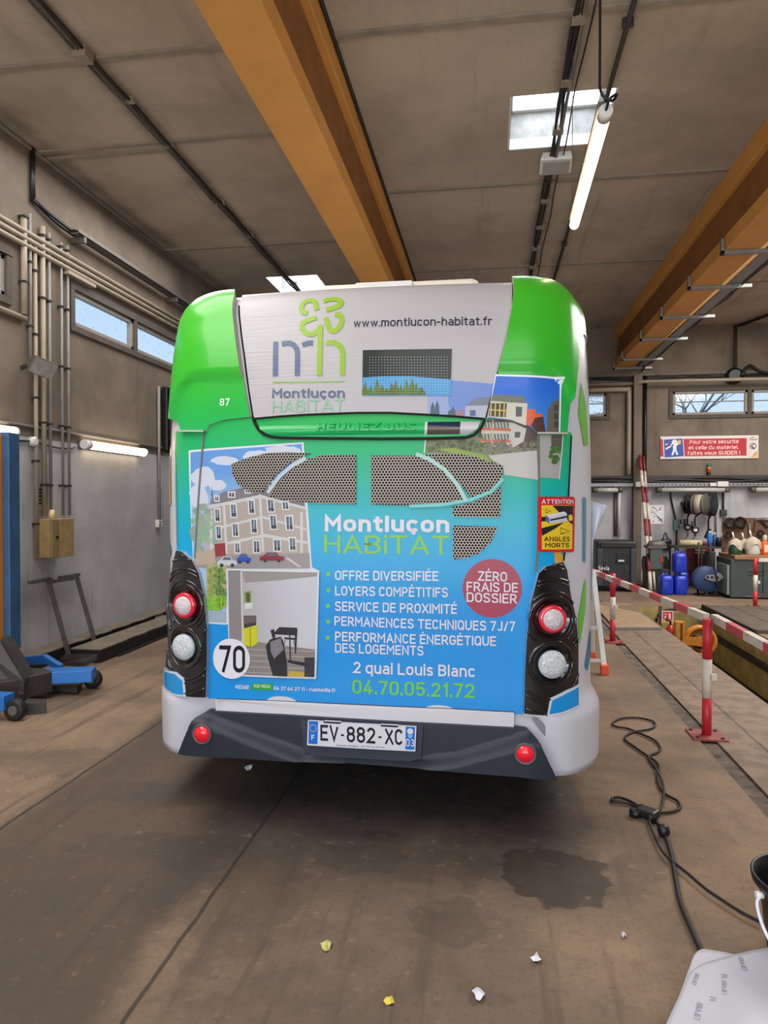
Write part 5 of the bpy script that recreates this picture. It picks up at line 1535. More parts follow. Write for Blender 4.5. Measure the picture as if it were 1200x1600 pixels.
# floodlight
q = LW(62, 571, .15)
t = thing('floodlight', 'grey wall floodlight tilted down over the conduits', 'floodlight', (XW, q.y, q.z))
R = Matrix.Rotation(math.radians(32), 3, 'Y') @ Matrix.Rotation(math.radians(-25), 3, 'Z')
c = LW(63, 571, .19)
def rel(x, y, z): return c + R @ (Vector((x, y, z)) * .74)
mb = MB(); mb.prism([rel(-.12, -.09, .06), rel(-.12, -.09, -.06), rel(.10, -.15, -.11), rel(.10, -.15, .11)], (R @ Vector((0, .18, 0))))
hv = [rel(-.12, y, z) for y, z in ((-.10, -.07), (.10, -.07), (.10, .07), (-.10, .07))] + [rel(.10, y, z) for y, z in ((-.17, -.12), (.17, -.12), (.17, .12), (-.17, .12))]
MB().add(hv, [(0, 1, 2, 3), (4, 5, 6, 7), (0, 1, 5, 4), (1, 2, 6, 5), (2, 3, 7, 6), (3, 0, 4, 7)]).build('housing', M_gsteel, t, bevel=.012)
MB().box(rel(.112, 0, 0), (.015, .22, .15), R).build('glass', mat('flood_glass', (150, 148, 144), .15, coat=.5, rgb2=(112, 110, 106), scale=8), t)
MB().tube([(XW + .001, c.y - .02, c.z - .02), rel(-.12, 0, 0)], .022, 8).build('arm', M_dark, t)

# yellow switch cabinet
a_, b_ = LW(61, 811, .06), LW(116, 868, .2)
y0, y1, z0, z1 = a_.y, b_.y, b_.z, a_.z
t = thing('switch_cabinet', 'dirty ochre metal switch cabinet on the grey left wall', 'cabinet', (XW, (y0 + y1) / 2, z0))
ym = y0 + (y1 - y0) * .32
M_cab = mat('dirty_ochre', (166, 140, 92), .6, var=.35, scale=9)
MB().bx(XW + .001, XW + .17, y0, y1, z0, z1).build('cabinet_body', M_cab, t, bevel=.008)
MB().bx(XW + .17, XW + .20, ym + .01, y1, z0, z1).build('door', M_cab, t, bevel=.006)
d2 = MB().bx(XW + .17, XW + .20, y0, ym - .01, z0, z1).build('door', mat('dirty_olive', (140, 122, 78), .6, var=.3, scale=9), t, bevel=.006)
MB().bx(XW + .20, XW + .215, y0 + .06, ym - .03, (z0 + z1) / 2 - .0, (z0 + z1) / 2 + .025).build('handle', M_black, d2)
tag(MB().lathe((XW + .09, y0 + .16, z1), [(.03, .001), (.03, .05), (.02, .09)], 14).build('pull_cord_switch', mat('cream_bakelite', (214, 190, 140), .5)), 'small cream knob fitting on top of the ochre cabinet', 'switch')
a_, b_ = LW(59, 750, .02), LW(77, 797, .02)
t = thing('vent_panel', 'pale notice plate with dark slots behind the wide conduit', 'plate', (XW, (a_.y + b_.y) / 2, b_.z))
MB().bx(XW + .001, XW + .012, a_.y, b_.y, b_.z, a_.z).build('plate', mat('pale_plate', (176, 170, 162), .6, var=.15), t)
mb = MB()
for i in range(5): mb.bx(XW + .012, XW + .016, a_.y + .02, b_.y - .02, b_.z + .06 + i * .035, b_.z + .08 + i * .035)
mb.build('slots', M_dark, t)
# gas-strut-like black guide and outlet near the bus
p = LW(248, 640, .03)
tag(MB().tube([(XW + .03, p.y, LW(248, 605).z), (XW + .03, p.y, LW(248, 815).z)], .02, 8).build('conduit', M_pipe_g), 'grey conduit dropping to the double socket beside the bus', 'conduit', 'vertical conduits on the left wall')
p = LW(249, 818, .03)
t = thing('wall_socket', 'pale double wall socket at the foot of the conduit near the bus', 'socket', (XW, p.y, p.z))
MB().bx(XW + .001, XW + .05, p.y - .06, p.y + .06, p.z - .05, p.z + .05).build('socket_box', M_white, t, bevel=.006)
mb = MB()
for dz in (-.02, .02): mb.cyl((XW + .05, p.y - .02, p.z + dz), (XW + .053, p.y - .02, p.z + dz), .014, 12)
mb.build('socket_holes', M_black, t)
p = LW(256, 640, .1)
t = thing('hose_guide', 'tall black hose guide fixed to the wall behind the bus corner', 'hose guide', (XW, p.y + .1, 2.0))
MB().bx(XW + .01, XW + .10, p.y + .1, p.y + .2, LW(256, 705).z, LW(256, 606).z).build('guide_rail', M_black, t, bevel=.015)
MB().tube(smooth_path([(XW + .12, p.y + .15, LW(256, 608).z), (XW + .16, p.y + .15, LW(256, 650).z), (XW + .14, p.y + .15, LW(256, 700).z), (XW + .05, p.y + .15, LW(256, 706).z)]), .025, 8).build('hose', M_rubber, t)
# grey lamp fittings further on are hidden by the bus; metal frame leaning on the wall
t = thing('metal_trestle', 'rusty steel frame leaning on the grey wall under the cabinet', 'frame', (XW + .2, 7.0, 0))
fa, fb = LW(75, 905, .06), LW(119, 898, .06)
ga = FL(84, 1014); gb = FL(128, 1002)
ga = Vector((XW + .28, fa.y + .02, .012)); gb = Vector((XW + .28, fb.y + .02, .012))
for h_, g_, nm in ((fa, ga, 'post'), (fb, gb, 'post')):
    MB().bar(g_, h_, .045, .03).build(nm, M_gsteel, t)
    MB().bar(h_ + Vector((.01, -.30, .0)), h_ + Vector((.01, .03, .0)), .04, .03).build('top_bar', M_gsteel, t)
MB().bar(fa + Vector((.02, 0, -.03)), fb + Vector((.02, 0, -.03)), .03, .03).build('cross_bar', M_gsteel, t)

# vehicle lift tracks on the floor
t = thing('lift_track', 'near dusty black lift track lying on the floor by the left wall', 'lift track', (-3.95, 6.3, 0), 'lift tracks by the left wall')
def track(t, x0, x1, y0, y1, h):
    MB().bx(x0, x1, y0, y1, 0.0, h - .012).build('channel', M_trackside, t)
    tp_ = MB().bx(x0 - .008, x1 + .012, y0 - .01, y1, h - .012, h)
    for i in range(8): tp_.bx(x1 + .003, x1 + .016, y0 + .5 + i * .42, y0 + .72 + i * .42, h - .006, h + .002, 1)
    tp_.build('top_plate', [M_track, M_lift], t)
    mb = MB(); mb.bx(x1 + .0, x1 + .04, y0 + .3, y1, 0, .018)
    mb.build('foot_rail', M_trackside, t)
    MB().bx(x1 + .001, x1 + .006, y0 + 2.4, y0 + 2.62, h - .09, h - .025).build('plate_sticker', M_white, t)
track(t, -4.10, -3.80, 6.30, 10.6, .14)
t2 = thing('lift_track', 'far dusty black lift track lying tight against the left wall', 'lift track', (-4.35, 5.9, 0), 'lift tracks by the left wall')
track(t2, XW + .012, -4.24, 5.9, 10.45, .14)
tag(MB().bx(-4.43, -3.75, 10.62, 10.78, 0, .16).build('track_crossbar', M_lift), 'dark steel crossbar lying across the far end of the tracks', 'steel bar')
tag(MB().bar((XW + .62, 10.9, .03), (XW + .06, 10.9, 1.5), .06, .05).build('blue_bar', M_blue), 'blue steel bar leaning on the wall behind the tracks', 'bar')

# mobile column lift
t = thing('column_lift', 'blue and orange mobile lift column with dark forks at the left edge', 'vehicle lift', (-3.9, 5.1, 0))
MB().bx(-4.30, -3.79, 5.0, 5.13, .40, 2.15).build('column', M_bluedk, t, bevel=.008)
MB().bx(-4.28, -3.845, 4.94, 5.0, .45, 2.13).build('carriage', M_orange, t, bevel=.006)
mb = MB()
mb.prism([(-3.79, 4.90, .52), (-3.79, 5.02, .52), (-3.60, 5.02, .22), (-3.56, 4.86, .22)], (0, 0, -.03))
mb.prism([(-3.79, 4.88, .50), (-3.57, 4.86, .20), (-3.57, 4.86, .10), (-3.95, 4.7, .10), (-3.95, 4.80, .50)], (-.01, .04, 0))
mb.build('gusset', M_lift, t)
MB().prism([(-4.3, 4.72, .05), (-3.70, 4.72, .05), (-3.60, 4.86, .05), (-3.50, 5.12, .05), (-3.62, 5.2, .05), (-4.3, 5.2, .05)], (0, 0, .17)).build('base', M_lift, t, bevel=.01)
f4 = [FL(66, 1080, .02), FL(120, 1083, .02), FL(127, 1077, .02), FL(134, 1056, .09), FL(82, 1053, .09)]
MB().prism(f4, (0, 0, .05)).build('fork', M_lift, t, bevel=.005)
f4 = [FL(90, 1040, .02), FL(133, 1043, .02), FL(152, 1030, .09), FL(100, 1030, .09)]
MB().prism(f4, (0, 0, .05)).build('fork', M_lift, t, bevel=.005)
l0, l1 = FL(62, 1056, .17), FL(147, 1056, .15)
l0.z = l1.z = .165
MB().bar(l0, l1, .16, .10).build('leg', M_blue, t, bevel=.006)
ya = 5.62
P_ = [AY(x, y, ya) for x, y in ((22, 1046), (22, 1031), (36, 1027), (67, 1024), (93, 1040), (93, 1046), (84, 1044), (70, 1038), (40, 1040), (34, 1046))]
MB().prism(P_, (0, .06, 0)).build('leg_arch', M_blue, t, bevel=.004)
mb = MB(); mb.bx(-4.2, -3.47, 4.50, 4.62, .08, .19); mb.build('leg', M_blue, t, bevel=.006)
for y, x in ((FL(145, 1075).y, FL(145, 1075).x), (4.56, -3.42)):
    wq = MB().lathe((x, y, .078), [(.04, -.03), (.068, -.035), (.078, -.025), (.078, .025), (.068, .035), (.04, .03)], 22, 'Y').build('wheel', M_rubber, t)
    MB().lathe((x, y, .078), [(.035, -.036), (.035, .036)], 14, 'Y').build('hub', M_gsteel, wq)
MB().prism([(-3.46, 4.66, .0), (-3.30, 4.74, .0), (-3.34, 4.80, .0), (-3.5, 4.80, .0)], (0, 0, .09)).build('stop_wedge', M_lift, t, bevel=.004)

# ================================================================== ceiling fittings
# hanging tube lamp
zt = CAM_H + 2.2
a_, b_ = on(947, 172, 2, zt), on(897, 352, 2, zt)
t = thing('hanging_tube_light', 'long lit tube lamp hanging under the ceiling beside the roof light', 'lamp', ((a_ + b_) / 2))
dirv = (b_ - a_).normalized()
MB().cyl(a_ + dirv * .07, b_ - dirv * .01, .036, 20).build('tube', M_tube, t)
MB().cyl(a_ - dirv * .0, a_ + dirv * .08, .039, 20).build('end_cap', M_white, t)
MB().cyl(b_ - dirv * .01, b_ + dirv * .015, .036, 20).build('end_cap', M_white, t)
MB().tube(smooth_path([a_, a_ + Vector((.01, -.05, .03)), a_ + Vector((.045, -.02, .07)), a_ + Vector((.06, .02, .09)), a_ + Vector((.03, 0, .05)), a_ + Vector((-.03, -.01, .10)), a_ + Vector((-.035, 0, .3)), Vector((a_.x - .035, a_.y, ZC - .002))]), .008, 6).build('cable', M_black, t)
MB().tube([b_ - dirv * .25 + Vector((-.04, 0, .03)), Vector((b_.x - .045, b_.y - .25, ZC - .002))], .003, 5).build('hanger_wire', M_gsteel, t)
MB().bar(a_ + dirv * .02 + Vector((-.015, 0, .05)), b_ + Vector((-.015, 0, .05)), .05, .02).build('rail', M_gsteel, t)

# long ceiling runs of cable and conduit
def ceil_x(px, py): return CE(px, py, .04).x
x_ = ceil_x(400, 382)
def run(x, y0, y1, n, rr, wig, seed):
    rg = random.Random(seed); mb = MB()
    for k_ in range(n):
        pts = [(x + (k_ - n / 2) * .02 + rg.uniform(-wig, wig), y, ZC - .03 - rg.uniform(0, .02)) for y in np.arange(y0, y1, .45)]
        mb.tube(smooth_path(pts, 3), rr, 6)
    return mb
t = thing('ceiling_cable_run', 'bundle of cables clipped to the ceiling left of the central beam', 'cable run', (x_, 6, ZC - .05))
run(x_, -2, 12.5, 3, .012, .012, 1).build('cables', M_gsteel, t)
run(x_ + .05, -2, 12.5, 1, .014, .008, 2).build('cables', M_black, t)
for y in (3.9, 5.55, 6.3, 7.6, 8.6, 9.9, 10.6): MB().bx(x_ - .05, x_ + .07, y, y + .05, ZC - .05, ZC - .002).build('clip', M_joint, t)
q = CE(144, 85, .06)
MB().bx(x_ - .05, x_ + .06, q.y - .05, q.y + .07, ZC - .09, ZC - .002).build('junction_box', M_joint, t)
x2 = ceil_x(872, 200)
t = thing('ceiling_cable_run', 'bundle of cables with clips crossing the roof light', 'cable run', (x2, 6, ZC - .05))
run(x2, -2, 14.2, 3, .013, .014, 5).build('cables', M_black, t)
MB().tube([(x2 + .03, -2, ZC - .05), (x2 + .03, 7.3, ZC - .05)], .015, 6).build('conduit', M_pipe_g, t)
for y in np.arange(4.3, 13, .75): MB().bx(x2 - .045, x2 + .05, y, y + .09, ZC - .065, ZC - .012).build('clip', M_joint, t)
q = CE(870, 245, .05)
t = thing('ceiling_floodlight', 'small pale lamp box hanging at the edge of the roof light', 'lamp', (q.x, q.y, ZC - .1))
MB().add([Vector(q) + Vector(v) for v in ((-.16, 0, -.02), (.16, 0, -.02), (.11, .0, .14), (-.11, .0, .14), (-.16, .2, -.08), (.16, .2, -.08), (.11, .2, .12), (-.11, .2, .12))], [(0, 1, 2, 3), (4, 5, 6, 7), (0, 1, 5, 4), (1, 2, 6, 5), (2, 3, 7, 6), (3, 0, 4, 7)]).build('lamp_box', M_white, t, bevel=.01)
MB().box(Vector(q) + Vector((0, .1, -.062)), (.26, .17, .012), Matrix.Rotation(-.29, 3, 'X')).build('glass', mat('dull_glass', (150, 148, 142), .2), t)
x3 = ceil_x(905, 300)
t = thing('ceiling_conduit', 'dark steel conduit running along the ceiling beside the tube lamp', 'conduit', (x3, 6, ZC - .04))
MB().tube([(x3, -2, ZC - .04), (x3, 14.3, ZC - .04)], .02, 8).build('pipe', M_lift, t)
for y in (3.5, 5.2, 7.5, 9.5, 11.5): MB().bx(x3 - .04, x3 + .04, y, y + .03, ZC - .062, ZC - .002).build('clip', M_lift, t)
x4 = ceil_x(905, 120)
tag(MB().tube(smooth_path([(x4 + .01 * math.sin(i * 1.7), -1 + i * .5, ZC - .03 + .008 * math.sin(i * 2.3)) for i in range(29)], 3), .007, 6).build('ceiling_cable', M_black), 'single thin black cable wandering along the ceiling over the roof light', 'cable')

# brackets slung under the right-hand beam and the tray they carry
ords = ['nearest the back wall', 'second from the back wall', 'third from the back wall', 'fourth from the back wall', 'fifth from the back wall', 'sixth from the back wall']
ytop = []
for (px, py) in ((961, 581), (976, 563), (1000, 532), (1030, 498), (1069, 452), (1119, 397)):
    y = on(px, py, 2, ZB2 - .03).y
    ytop.append(min(y, YB - .05))
for i, y in enumerate(ytop):
    t = thing('beam_bracket', 'pale steel bracket under the right ochre beam, %s' % ords[i], 'bracket', (2.46, y, ZB2), 'steel brackets under the right ochre beam')
    MB().bx(2.42, 3.16, y - .025, y + .025, ZB2 - .045, ZB2 - .002).build('arm', M_steel, t, bevel=.003)
    MB().bx(2.42, 2.455, y - .025, y + .025, ZB2 - .045, ZB2 + .13).build('upright', M_steel, t, bevel=.003)
t = thing('cable_tray', 'pale cable tray with black cables carried by the beam brackets', 'cable tray', (2.98, 8, ZB2))
mb = MB(); mb.bx(2.86, 3.02, ytop[-1] - 4, ytop[0], ZB2 + .0, ZB2 + .012); mb.bx(2.86, 2.87, ytop[-1] - 4, ytop[0], ZB2, ZB2 + .05)
mb.build('tray', M_steel, t)
run(3.06, ytop[-1] - 4, ytop[0] + .2, 3, .013, .016, 9).build('cables', M_black, t).location.z -= 0
for o in t.children:
    if o.name.startswith('cables'):
        for v in o.data.vertices: v.co.z += (ZB2 - .0) - (ZC - .03) + .02
MB().tube(smooth_path([(3.04, ytop[0], ZB2 + .01), (3.0, YB - .12, ZB2 - .02), (2.97, YB - .06, ZB2 - .1)]), .016, 6).build('cable', M_black, t)
q = CE(1150, 512, .05)
tag(MB().tube([(q.x, YB - .04, ZC - .05), (q.x + 1.9, 9.0, ZC - .05)], .03, 8).build('ceiling_conduit', M_dark), 'dark conduit crossing the far right corner of the ceiling', 'conduit')

# ================================================================== back wall
def bkx(px, off=0.0): return BK(px, 780, off).x
def bkz(py, px=1080, off=0.0): return BK(px, py, off).z
# pilaster, ledges, trunking
x0, x1 = bkx(990, .2), bkx(1003, .2)
struct(MB().bx(x0, x1, YB - .18, YB - .001, 0, bkz(587, 1000)).build('trim_30', M_conc, bevel=.01))
struct(MB().bx(XW + .02, XR, YB - .06, YB - .001, bkz(586), bkz(582)).build('trim_31', M_conc))
tag(MB().tube([(bkx(900), YB - .05, bkz(600, 1000)), (bkx(985), YB - .05, bkz(600, 1000)), (bkx(1000), YB - .24, bkz(599.5, 1000)), (XR - .1, YB - .24, bkz(598, 1100))], .035, 8).build('wall_pipe', M_pipe), 'horizontal pipe across the back wall above the windows', 'pipe')
mb = MB(); mb.tube(smooth_path([(bkx(900) + i * .45, YB - .04, bkz(589.5, 1050) + .02 * math.sin(i * 1.9)) for i in range(18)], 3), .022, 6); mb.tube(smooth_path([(bkx(900) + i * .45, YB - .04, bkz(591, 1050) + .02 * math.cos(i * 1.3)) for i in range(18)], 3), .018, 6)
tag(mb.build('wall_cable', M_black), 'black cables sagging along the ledge of the back wall', 'cable')
q = BK(1148, 587, .1)
t = thing('junction_box', 'black cable junction box above the strip window of the back wall', 'junction box', (q.x, YB, q.z))
MB().lathe((q.x, YB - .08, q.z), [(.16, .06), (.16, -.02), (.11, -.06)], 18, 'Y').build('box_body', M_black, t)
MB().tube([(q.x, YB - .13, q.z + .16), (q.x, YB - .13, ZC - .06)], .035, 8).build('conduit', M_dark, t)
MB().tube(smooth_path([(q.x + .1, YB - .16, q.z - .02), (q.x + .25, YB - .12, q.z + .18), (q.x + .5, YB - .08, q.z + .06), (q.x + .9, YB - .05, q.z)]), .03, 6).build('cable', M_black, t)
for px, ya, yb, r, lb, m_ in ((981, 607, 742, .05, 'cream bent conduit left of the back wall pilaster', M_pipe), (1006, 587, 770, .035, 'thick black cable right of the back wall pilaster', M_black)):
    pts = [(bkx(px), YB - .07, bkz(yb)), (bkx(px), YB - .07, bkz(ya))]
    if px == 981: pts = smooth_path([pts[0], (bkx(px), YB - .07, bkz(ya + 8)), (bkx(px) - .04, YB - .07, bkz(ya + 2)), (bkx(px) - .14, YB - .07, bkz(ya)), (bkx(px) - .8, YB - .07, bkz(ya))], 4)
    tag(MB().tube(pts, r, 8).build('conduit', m_), lb, 'conduit', 'upright conduits on the back wall')
z0, z1 = bkz(757), bkz(743)
struct(MB().bx(bkx(900), XR, YB - .10, YB - .001, z0, z1).build('trim_32', mat('dark_trunking', (66, 60, 56), .6, var=.4, scale=7)))
mb = MB()
for k_ in range(3): mb.tube(smooth_path([(bkx(915) + i * .5, YB - .12, bkz(748 + k_ * 3) + .02 * math.sin(i * 1.7 + k_ * 2)) for i in range(15)], 3), .02, 6)
tag(mb.build('wall_cable', M_black), 'black cables along the dark trunking band of the back wall', 'cable')
t = thing('cable_tray', 'pale perforated tray along the back wall over the grey lamps', 'cable tray', (3.6, YB, bkz(760)))
MB().bx(bkx(905), XR - .05, YB - .16, YB - .002, bkz(760), bkz(755)).build('tray', M_steel, t)
mb = MB()
for i in range(60): mb.bx(bkx(990) + i * .075, bkx(990) + i * .075 + .03, YB - .164, YB - .160, bkz(758.5), bkz(757))
mb.build('slots', M_dark, t)
for px, lb in ((997, 'cream junction box left on the pale perforated tray'), (1123, 'cream junction box right of the signal tower')):
    tag(MB().bx(bkx(px) - .10, bkx(px) + .10, YB - .26, YB - .17, bkz(761), bkz(753)).build('junction_box', M_white, bevel=.01), lb, 'junction box')
for px0_, px1_, lb in ((927, 974, 'unlit grey lamp fitting beside the bus flank'), (1027, 1142, 'long unlit grey lamp fitting over the hose reels'), (1175, 1290, 'unlit grey lamp fitting over the coiled cables')):
    xa, xb = bkx(px0_, .3), bkx(px1_, .3)
    t = thing('lamp_fitting', lb, 'lamp', ((xa + xb) / 2, YB - .2, bkz(765)), 'unlit lamps on the back wall')
    z = bkz(765.5, 1080, .3)
    MB().bx(xa, xb, YB - .20, YB - .10, z + .02, z + .05).build('back_plate', M_gsteel, t)
    MB().cyl((xa + .05, YB - .22, z), (xb - .05, YB - .22, z), .042, 14).build('tube', mat('dull_tube', (186, 184, 178), .3), t)
    for x in (xa, xb - .09): MB().cyl((x, YB - .22, z), (x + .09, YB - .22, z), .05, 14).build('end_cap', M_gsteel, t)
    for x in (xa + .15, xb - .15): MB().bx(x, x + .03, YB - .2, YB - .001, z + .05, z + .07).build('wall_arm', M_gsteel, t)

# safety banner
a_, b_ = BK(1032, 682, .03), BK(1185, 716, .03)
t = thing('safety_banner', 'red and white safety banner under the strip window of the back wall', 'sign', ((a_.x + b_.x) / 2, YB, b_.z))
MB().bx(a_.x, b_.x, YB - .03, YB - .001, b_.z, a_.z).build('board', mat('banner_white', (222, 212, 206), .4, coat=.3), t)
W_, H_ = b_.x - a_.x, a_.z - b_.z
def bp(u, v, d=.031): return Vector((a_.x + W_ * u, YB - d, a_.z - H_ * v))
M_bred = mat('banner_red', (186, 34, 52), .4, coat=.3); M_bblue = mat('banner_blue', (40, 76, 172), .4, coat=.3); M_bor = mat('banner_orange', (240, 178, 84), .4)
MB().prism([bp(0, .12), bp(.88, .12), bp(.88, .88), bp(0, .88)], (0, -.002, 0)).build('red_field', M_bred, t)
bq = MB().prism([bp(.025, .10, .034), bp(.235, .06, .034), bp(.25, .93, .034), bp(.035, .98, .034)], (0, -.003, 0)).build('pictogram', mat('sign_white', (228, 226, 228), .4), t)
MB().prism([bp(.034, .14, .038), bp(.228, .10, .038), bp(.242, .88, .038), bp(.044, .93, .038)], (0, -.002, 0)).build('blue_square', M_bblue, bq)
mb = MB()
mb.lathe(bp(.145, .27, .0405), [(.055, 0), (.055, -.002)], 18, 'Y')
for L_ in ([(.105, .34), (.185, .30), (.185, .38), (.165, .42), (.165, .60), (.185, .80), (.165, .84), (.148, .64), (.132, .84), (.112, .82), (.130, .60), (.128, .42), (.1, .42)], ):
    mb.prism([bp(u, v, .0405) for u, v in L_], (0, -.0015, 0))
mb.prism([bp(.05, .52, .0405), (bp(.13, .36, .0405)), bp(.135, .40, .0405), bp(.055, .60, .0405)], (0, -.0015, 0))
mb.build('signalman_figure', mat('sign_white', (228, 226, 228)), bq)
mb = MB(); mb.prism([bp(.175, .24, .0415), bp(.185, .17, .0415), bp(.205, .17, .0415), bp(.212, .26, .0415), bp(.205, .36, .0415), bp(.182, .36, .0415)], (0, -.0015, 0))
mb.prism([bp(.045, .36, .0415), bp(.06, .30, .0415), bp(.06, .33, .0415), bp(.08, .33, .0415), bp(.08, .38, .0415), bp(.06, .38, .0415), bp(.06, .42, .0415)], (0, -.0015, 0))
mb.build('glove', M_bor, bq)
mb = MB()
for s_, u0, u1, v in (('Pour votre sécurité', .30, .80, .34), ('et celle du matériel,', .29, .80, .59), ('faites vous GUIDER !', .28, .815, .83)):
    flat_text(mb, s_, bp(u0, v, .0345), (1, 0, 0), (0, 0, 1), W_ * (u1 - u0), H_ * .165, .022)
mb.build('lettering', mat('sign_cream', (240, 214, 208), .5), t)
mb = MB()
for i in range(7): mb.prism([bp(.905 + i * .013, .97, .0325), bp(.912 + i * .013, .97, .0325), bp(.96 + i * .0055, .66 + (6 - i) * .03, .0325), bp(.953 + i * .0055, .66 + (6 - i) * .03, .0325)], (0, -.001, 0))
mb.build('corner_stripes', M_bor, t)
mb = MB()
c_ = bp(.945, .47, .0325); r_ = H_ * .12
ring = [c_ + Vector((r_ * math.cos(a), 0, r_ * math.sin(a))) for a in np.linspace(0, 2 * PI, 25)]
mb.tube(ring, .006, 5); mb.tube([c_ + Vector((.025, 0, .05)), c_ + Vector((-.03, 0, 0)), c_ + Vector((.025, 0, -.05))], .012, 5)
mb.tube([bp(.955, .10, .0325), bp(.925, .10, .0325), bp(.912, .15, .0325), bp(.93, .20, .0325), bp(.985, .17, .0325)], .006, 5)
mb.build('emblem', mat('emblem_navy', (54, 56, 84)), t)

# signal tower
x, zb = bkx(1111, .2), bkz(745)
t = thing('signal_tower', 'slim signal tower with green amber and red lenses on the trunking', 'signal light', (x, YB - .15, zb))
MB().cyl((x, YB - .06, zb - .02), (x, YB - .06, zb + .0), .05, 14).build('base', M_black, t)
for dz0, dz1, m_, nm in ((0, .08, M_black, 'stem'), (.085, .135, mat('lens_red', (190, 40, 40), .25), 'red_lens'), (.14, .19, mat('lens_amber', (214, 130, 40), .25), 'amber_lens'), (.195, .255, mat('lens_green', (40, 120, 104), .25), 'green_lens')):
    MB().cyl((x, YB - .06, zb + dz0), (x, YB - .06, zb + dz1), .035, 14).build(nm, m_, t)
tag(MB().bx(bkx(1104), bkx(1114), YB - .22, YB - .17, bkz(760), bkz(755)).build('plastic_tag', M_white), 'small white plastic piece hanging under the signal tower', 'tag')

# hose reels
def reel(px, r, wid, yaw, label, flange, drum, hx, hy0, hy1, gauge, hm, ow=.42):
    c = BK(px, 788, ow)
    t = thing('hose_reel', label, 'hose reel', (c.x, YB, c.z), 'hose reels on the back wall')
    R = Matrix.Rotation(yaw, 3, 'Z')
    MB().lathe(c, [(r * .55, -wid / 2), (r * .92, -wid / 2 + .03), (r * .92, wid / 2 - .03), (r * .55, wid / 2)], 26, 'X', R).build('drum', drum, t)
    for sg in (-1, 1):
        MB().lathe(c, [(.03, sg * (wid / 2 - .012)), (r * .55, sg * (wid / 2 - .004)), (r, sg * (wid / 2)), (r, sg * (wid / 2 + .02)), (.03, sg * (wid / 2 + .012))], 28, 'X', R).build('flange', flange, t)
    MB().bx(c.x - .05, c.x + .05, c.y, YB - .001, c.z - .03, c.z + .05).build('wall_bracket', M_lift, t)
    h0, h1 = BK(hx, hy0, ow), BK(hx, hy1, ow)
    MB().tube(smooth_path([c + Vector((0, -r * .6, -r * .7)), h0 + Vector((0, -.02, 0)), h0 * .5 + h1 * .5, h1], 5), .018, 8).build('hose', M_rubber, t)
    if gauge:
        g_ = BK(hx, gauge, ow + .03)
        gg = MB().lathe(g_, [(.055, .05), (.065, .03), (.065, -.03), (.05, -.04)], 18, 'Y').build('meter', M_black, t)
        MB().bx(g_.x - .03, g_.x + .03, g_.y - .044, g_.y - .038, g_.z - .025, g_.z + .025).build('display', hm, gg)
        MB().tube([(g_.x, g_.y, g_.z - .06), (g_.x - .005, g_.y, h1.z), (g_.x - .04, g_.y, h1.z - .05)], .014, 8).build('nozzle', M_steel, t)
        MB().tube([(g_.x - .05, g_.y, g_.z + .02), (g_.x - .05, g_.y, g_.z + .16)], .02, 8).build('grip', M_black, t)
    else:
        MB().bar(h1 + Vector((.02, 0, .06)), h1 + Vector((-.06, -.02, -.12)), .05, .05).build('nozzle', M_black, t)
M_disp = mat('meter_face', (206, 206, 196), .4)
reel(1077, .19, .08, math.radians(-38), 'open black hose reel, leftmost of the three on the back wall', M_black, M_dark, 1074, 808, 838, 824, M_disp)
reel(1094, .20, .17, math.radians(-38), 'grey housed hose reel between the two black ones', mat('reel_side', (92, 88, 82), .5, var=.2), mat('reel_housing', (176, 166, 148), .5, var=.12), 1086, 808, 838, 828, M_disp, .80)
reel(1111, .225, .06, math.radians(-38), 'closed dark blue-black hose reel, rightmost of the three', mat('reel_navy', (26, 30, 40), .5), M_black, 1107, 810, 831, None, M_disp)

# papers and boxes on the wall
a_, b_ = BK(1014, 789), BK(1037, 819)
t = thing('site_plan', 'white sheet with a line drawing stuck to the grey back wall', 'poster', ((a_.x + b_.x) / 2, YB, b_.z))
MB().bx(a_.x, b_.x, YB - .012, YB - .001, b_.z, a_.z).build('sheet', mat('paper_white', (222, 220, 224), .6), t)
mb = MB()
rg = random.Random(4)
for i in range(9):
    pts = [(a_.x + (b_.x - a_.x) * (.12 + .08 * i * .5 + .5 * math.sin(q_ * .17)), YB - .0125, a_.z - (a_.z - b_.z) * (.25 + .03 * i + q_ * .055)) for q_ in range(9)]
    mb.tube(pts, .004, 4)
for i in range(14): mb.box((a_.x + (b_.x - a_.x) * rg.uniform(.12, .9), YB - .0125, a_.z - (a_.z - b_.z) * rg.uniform(.05, .92)), (.03, .001, .02))
mb.build('line_drawing', mat('ink_grey', (120, 116, 132)), t)
a_, b_ = BK(1051, 811), BK(1060, 828)
t = thing('control_box', 'pale teal control box with a black cable on the back wall', 'control box', (a_.x, YB, b_.z))
MB().bx(a_.x, b_.x, YB - .12, YB - .001, b_.z, a_.z).build('box_body', mat('teal_box', (112, 146, 140), .5, var=.1), t, bevel=.01)
MB().bx(b_.x, b_.x + .03, YB - .1, YB - .04, a_.z - .09, a_.z - .01).build('lever', M_black, t)
MB().bx(a_.x + .07, a_.x + .10, YB - .127, YB - .12, b_.z + .05, b_.z + .08).build('button', M_black, t)
MB().tube(smooth_path([(a_.x + .04, YB - .05, a_.z), (a_.x + .0, YB - .04, a_.z + .2), (a_.x - .05, YB - .04, a_.z + .45), (a_.x - .05, YB - .04, bkz(768))]), .018, 6).build('cable', M_black, t)
MB().tube(smooth_path([(a_.x + .06, YB - .06, b_.z), (a_.x + .06, YB - .06, b_.z - .5), (a_.x + .04, YB - .06, b_.z - .62)]), .018, 6).build('cable', M_black, t)
q = BK(1129, 801)
t = thing('wall_socket', 'small dark socket on a drop conduit right of the hose reels', 'socket', (q.x, YB, q.z))
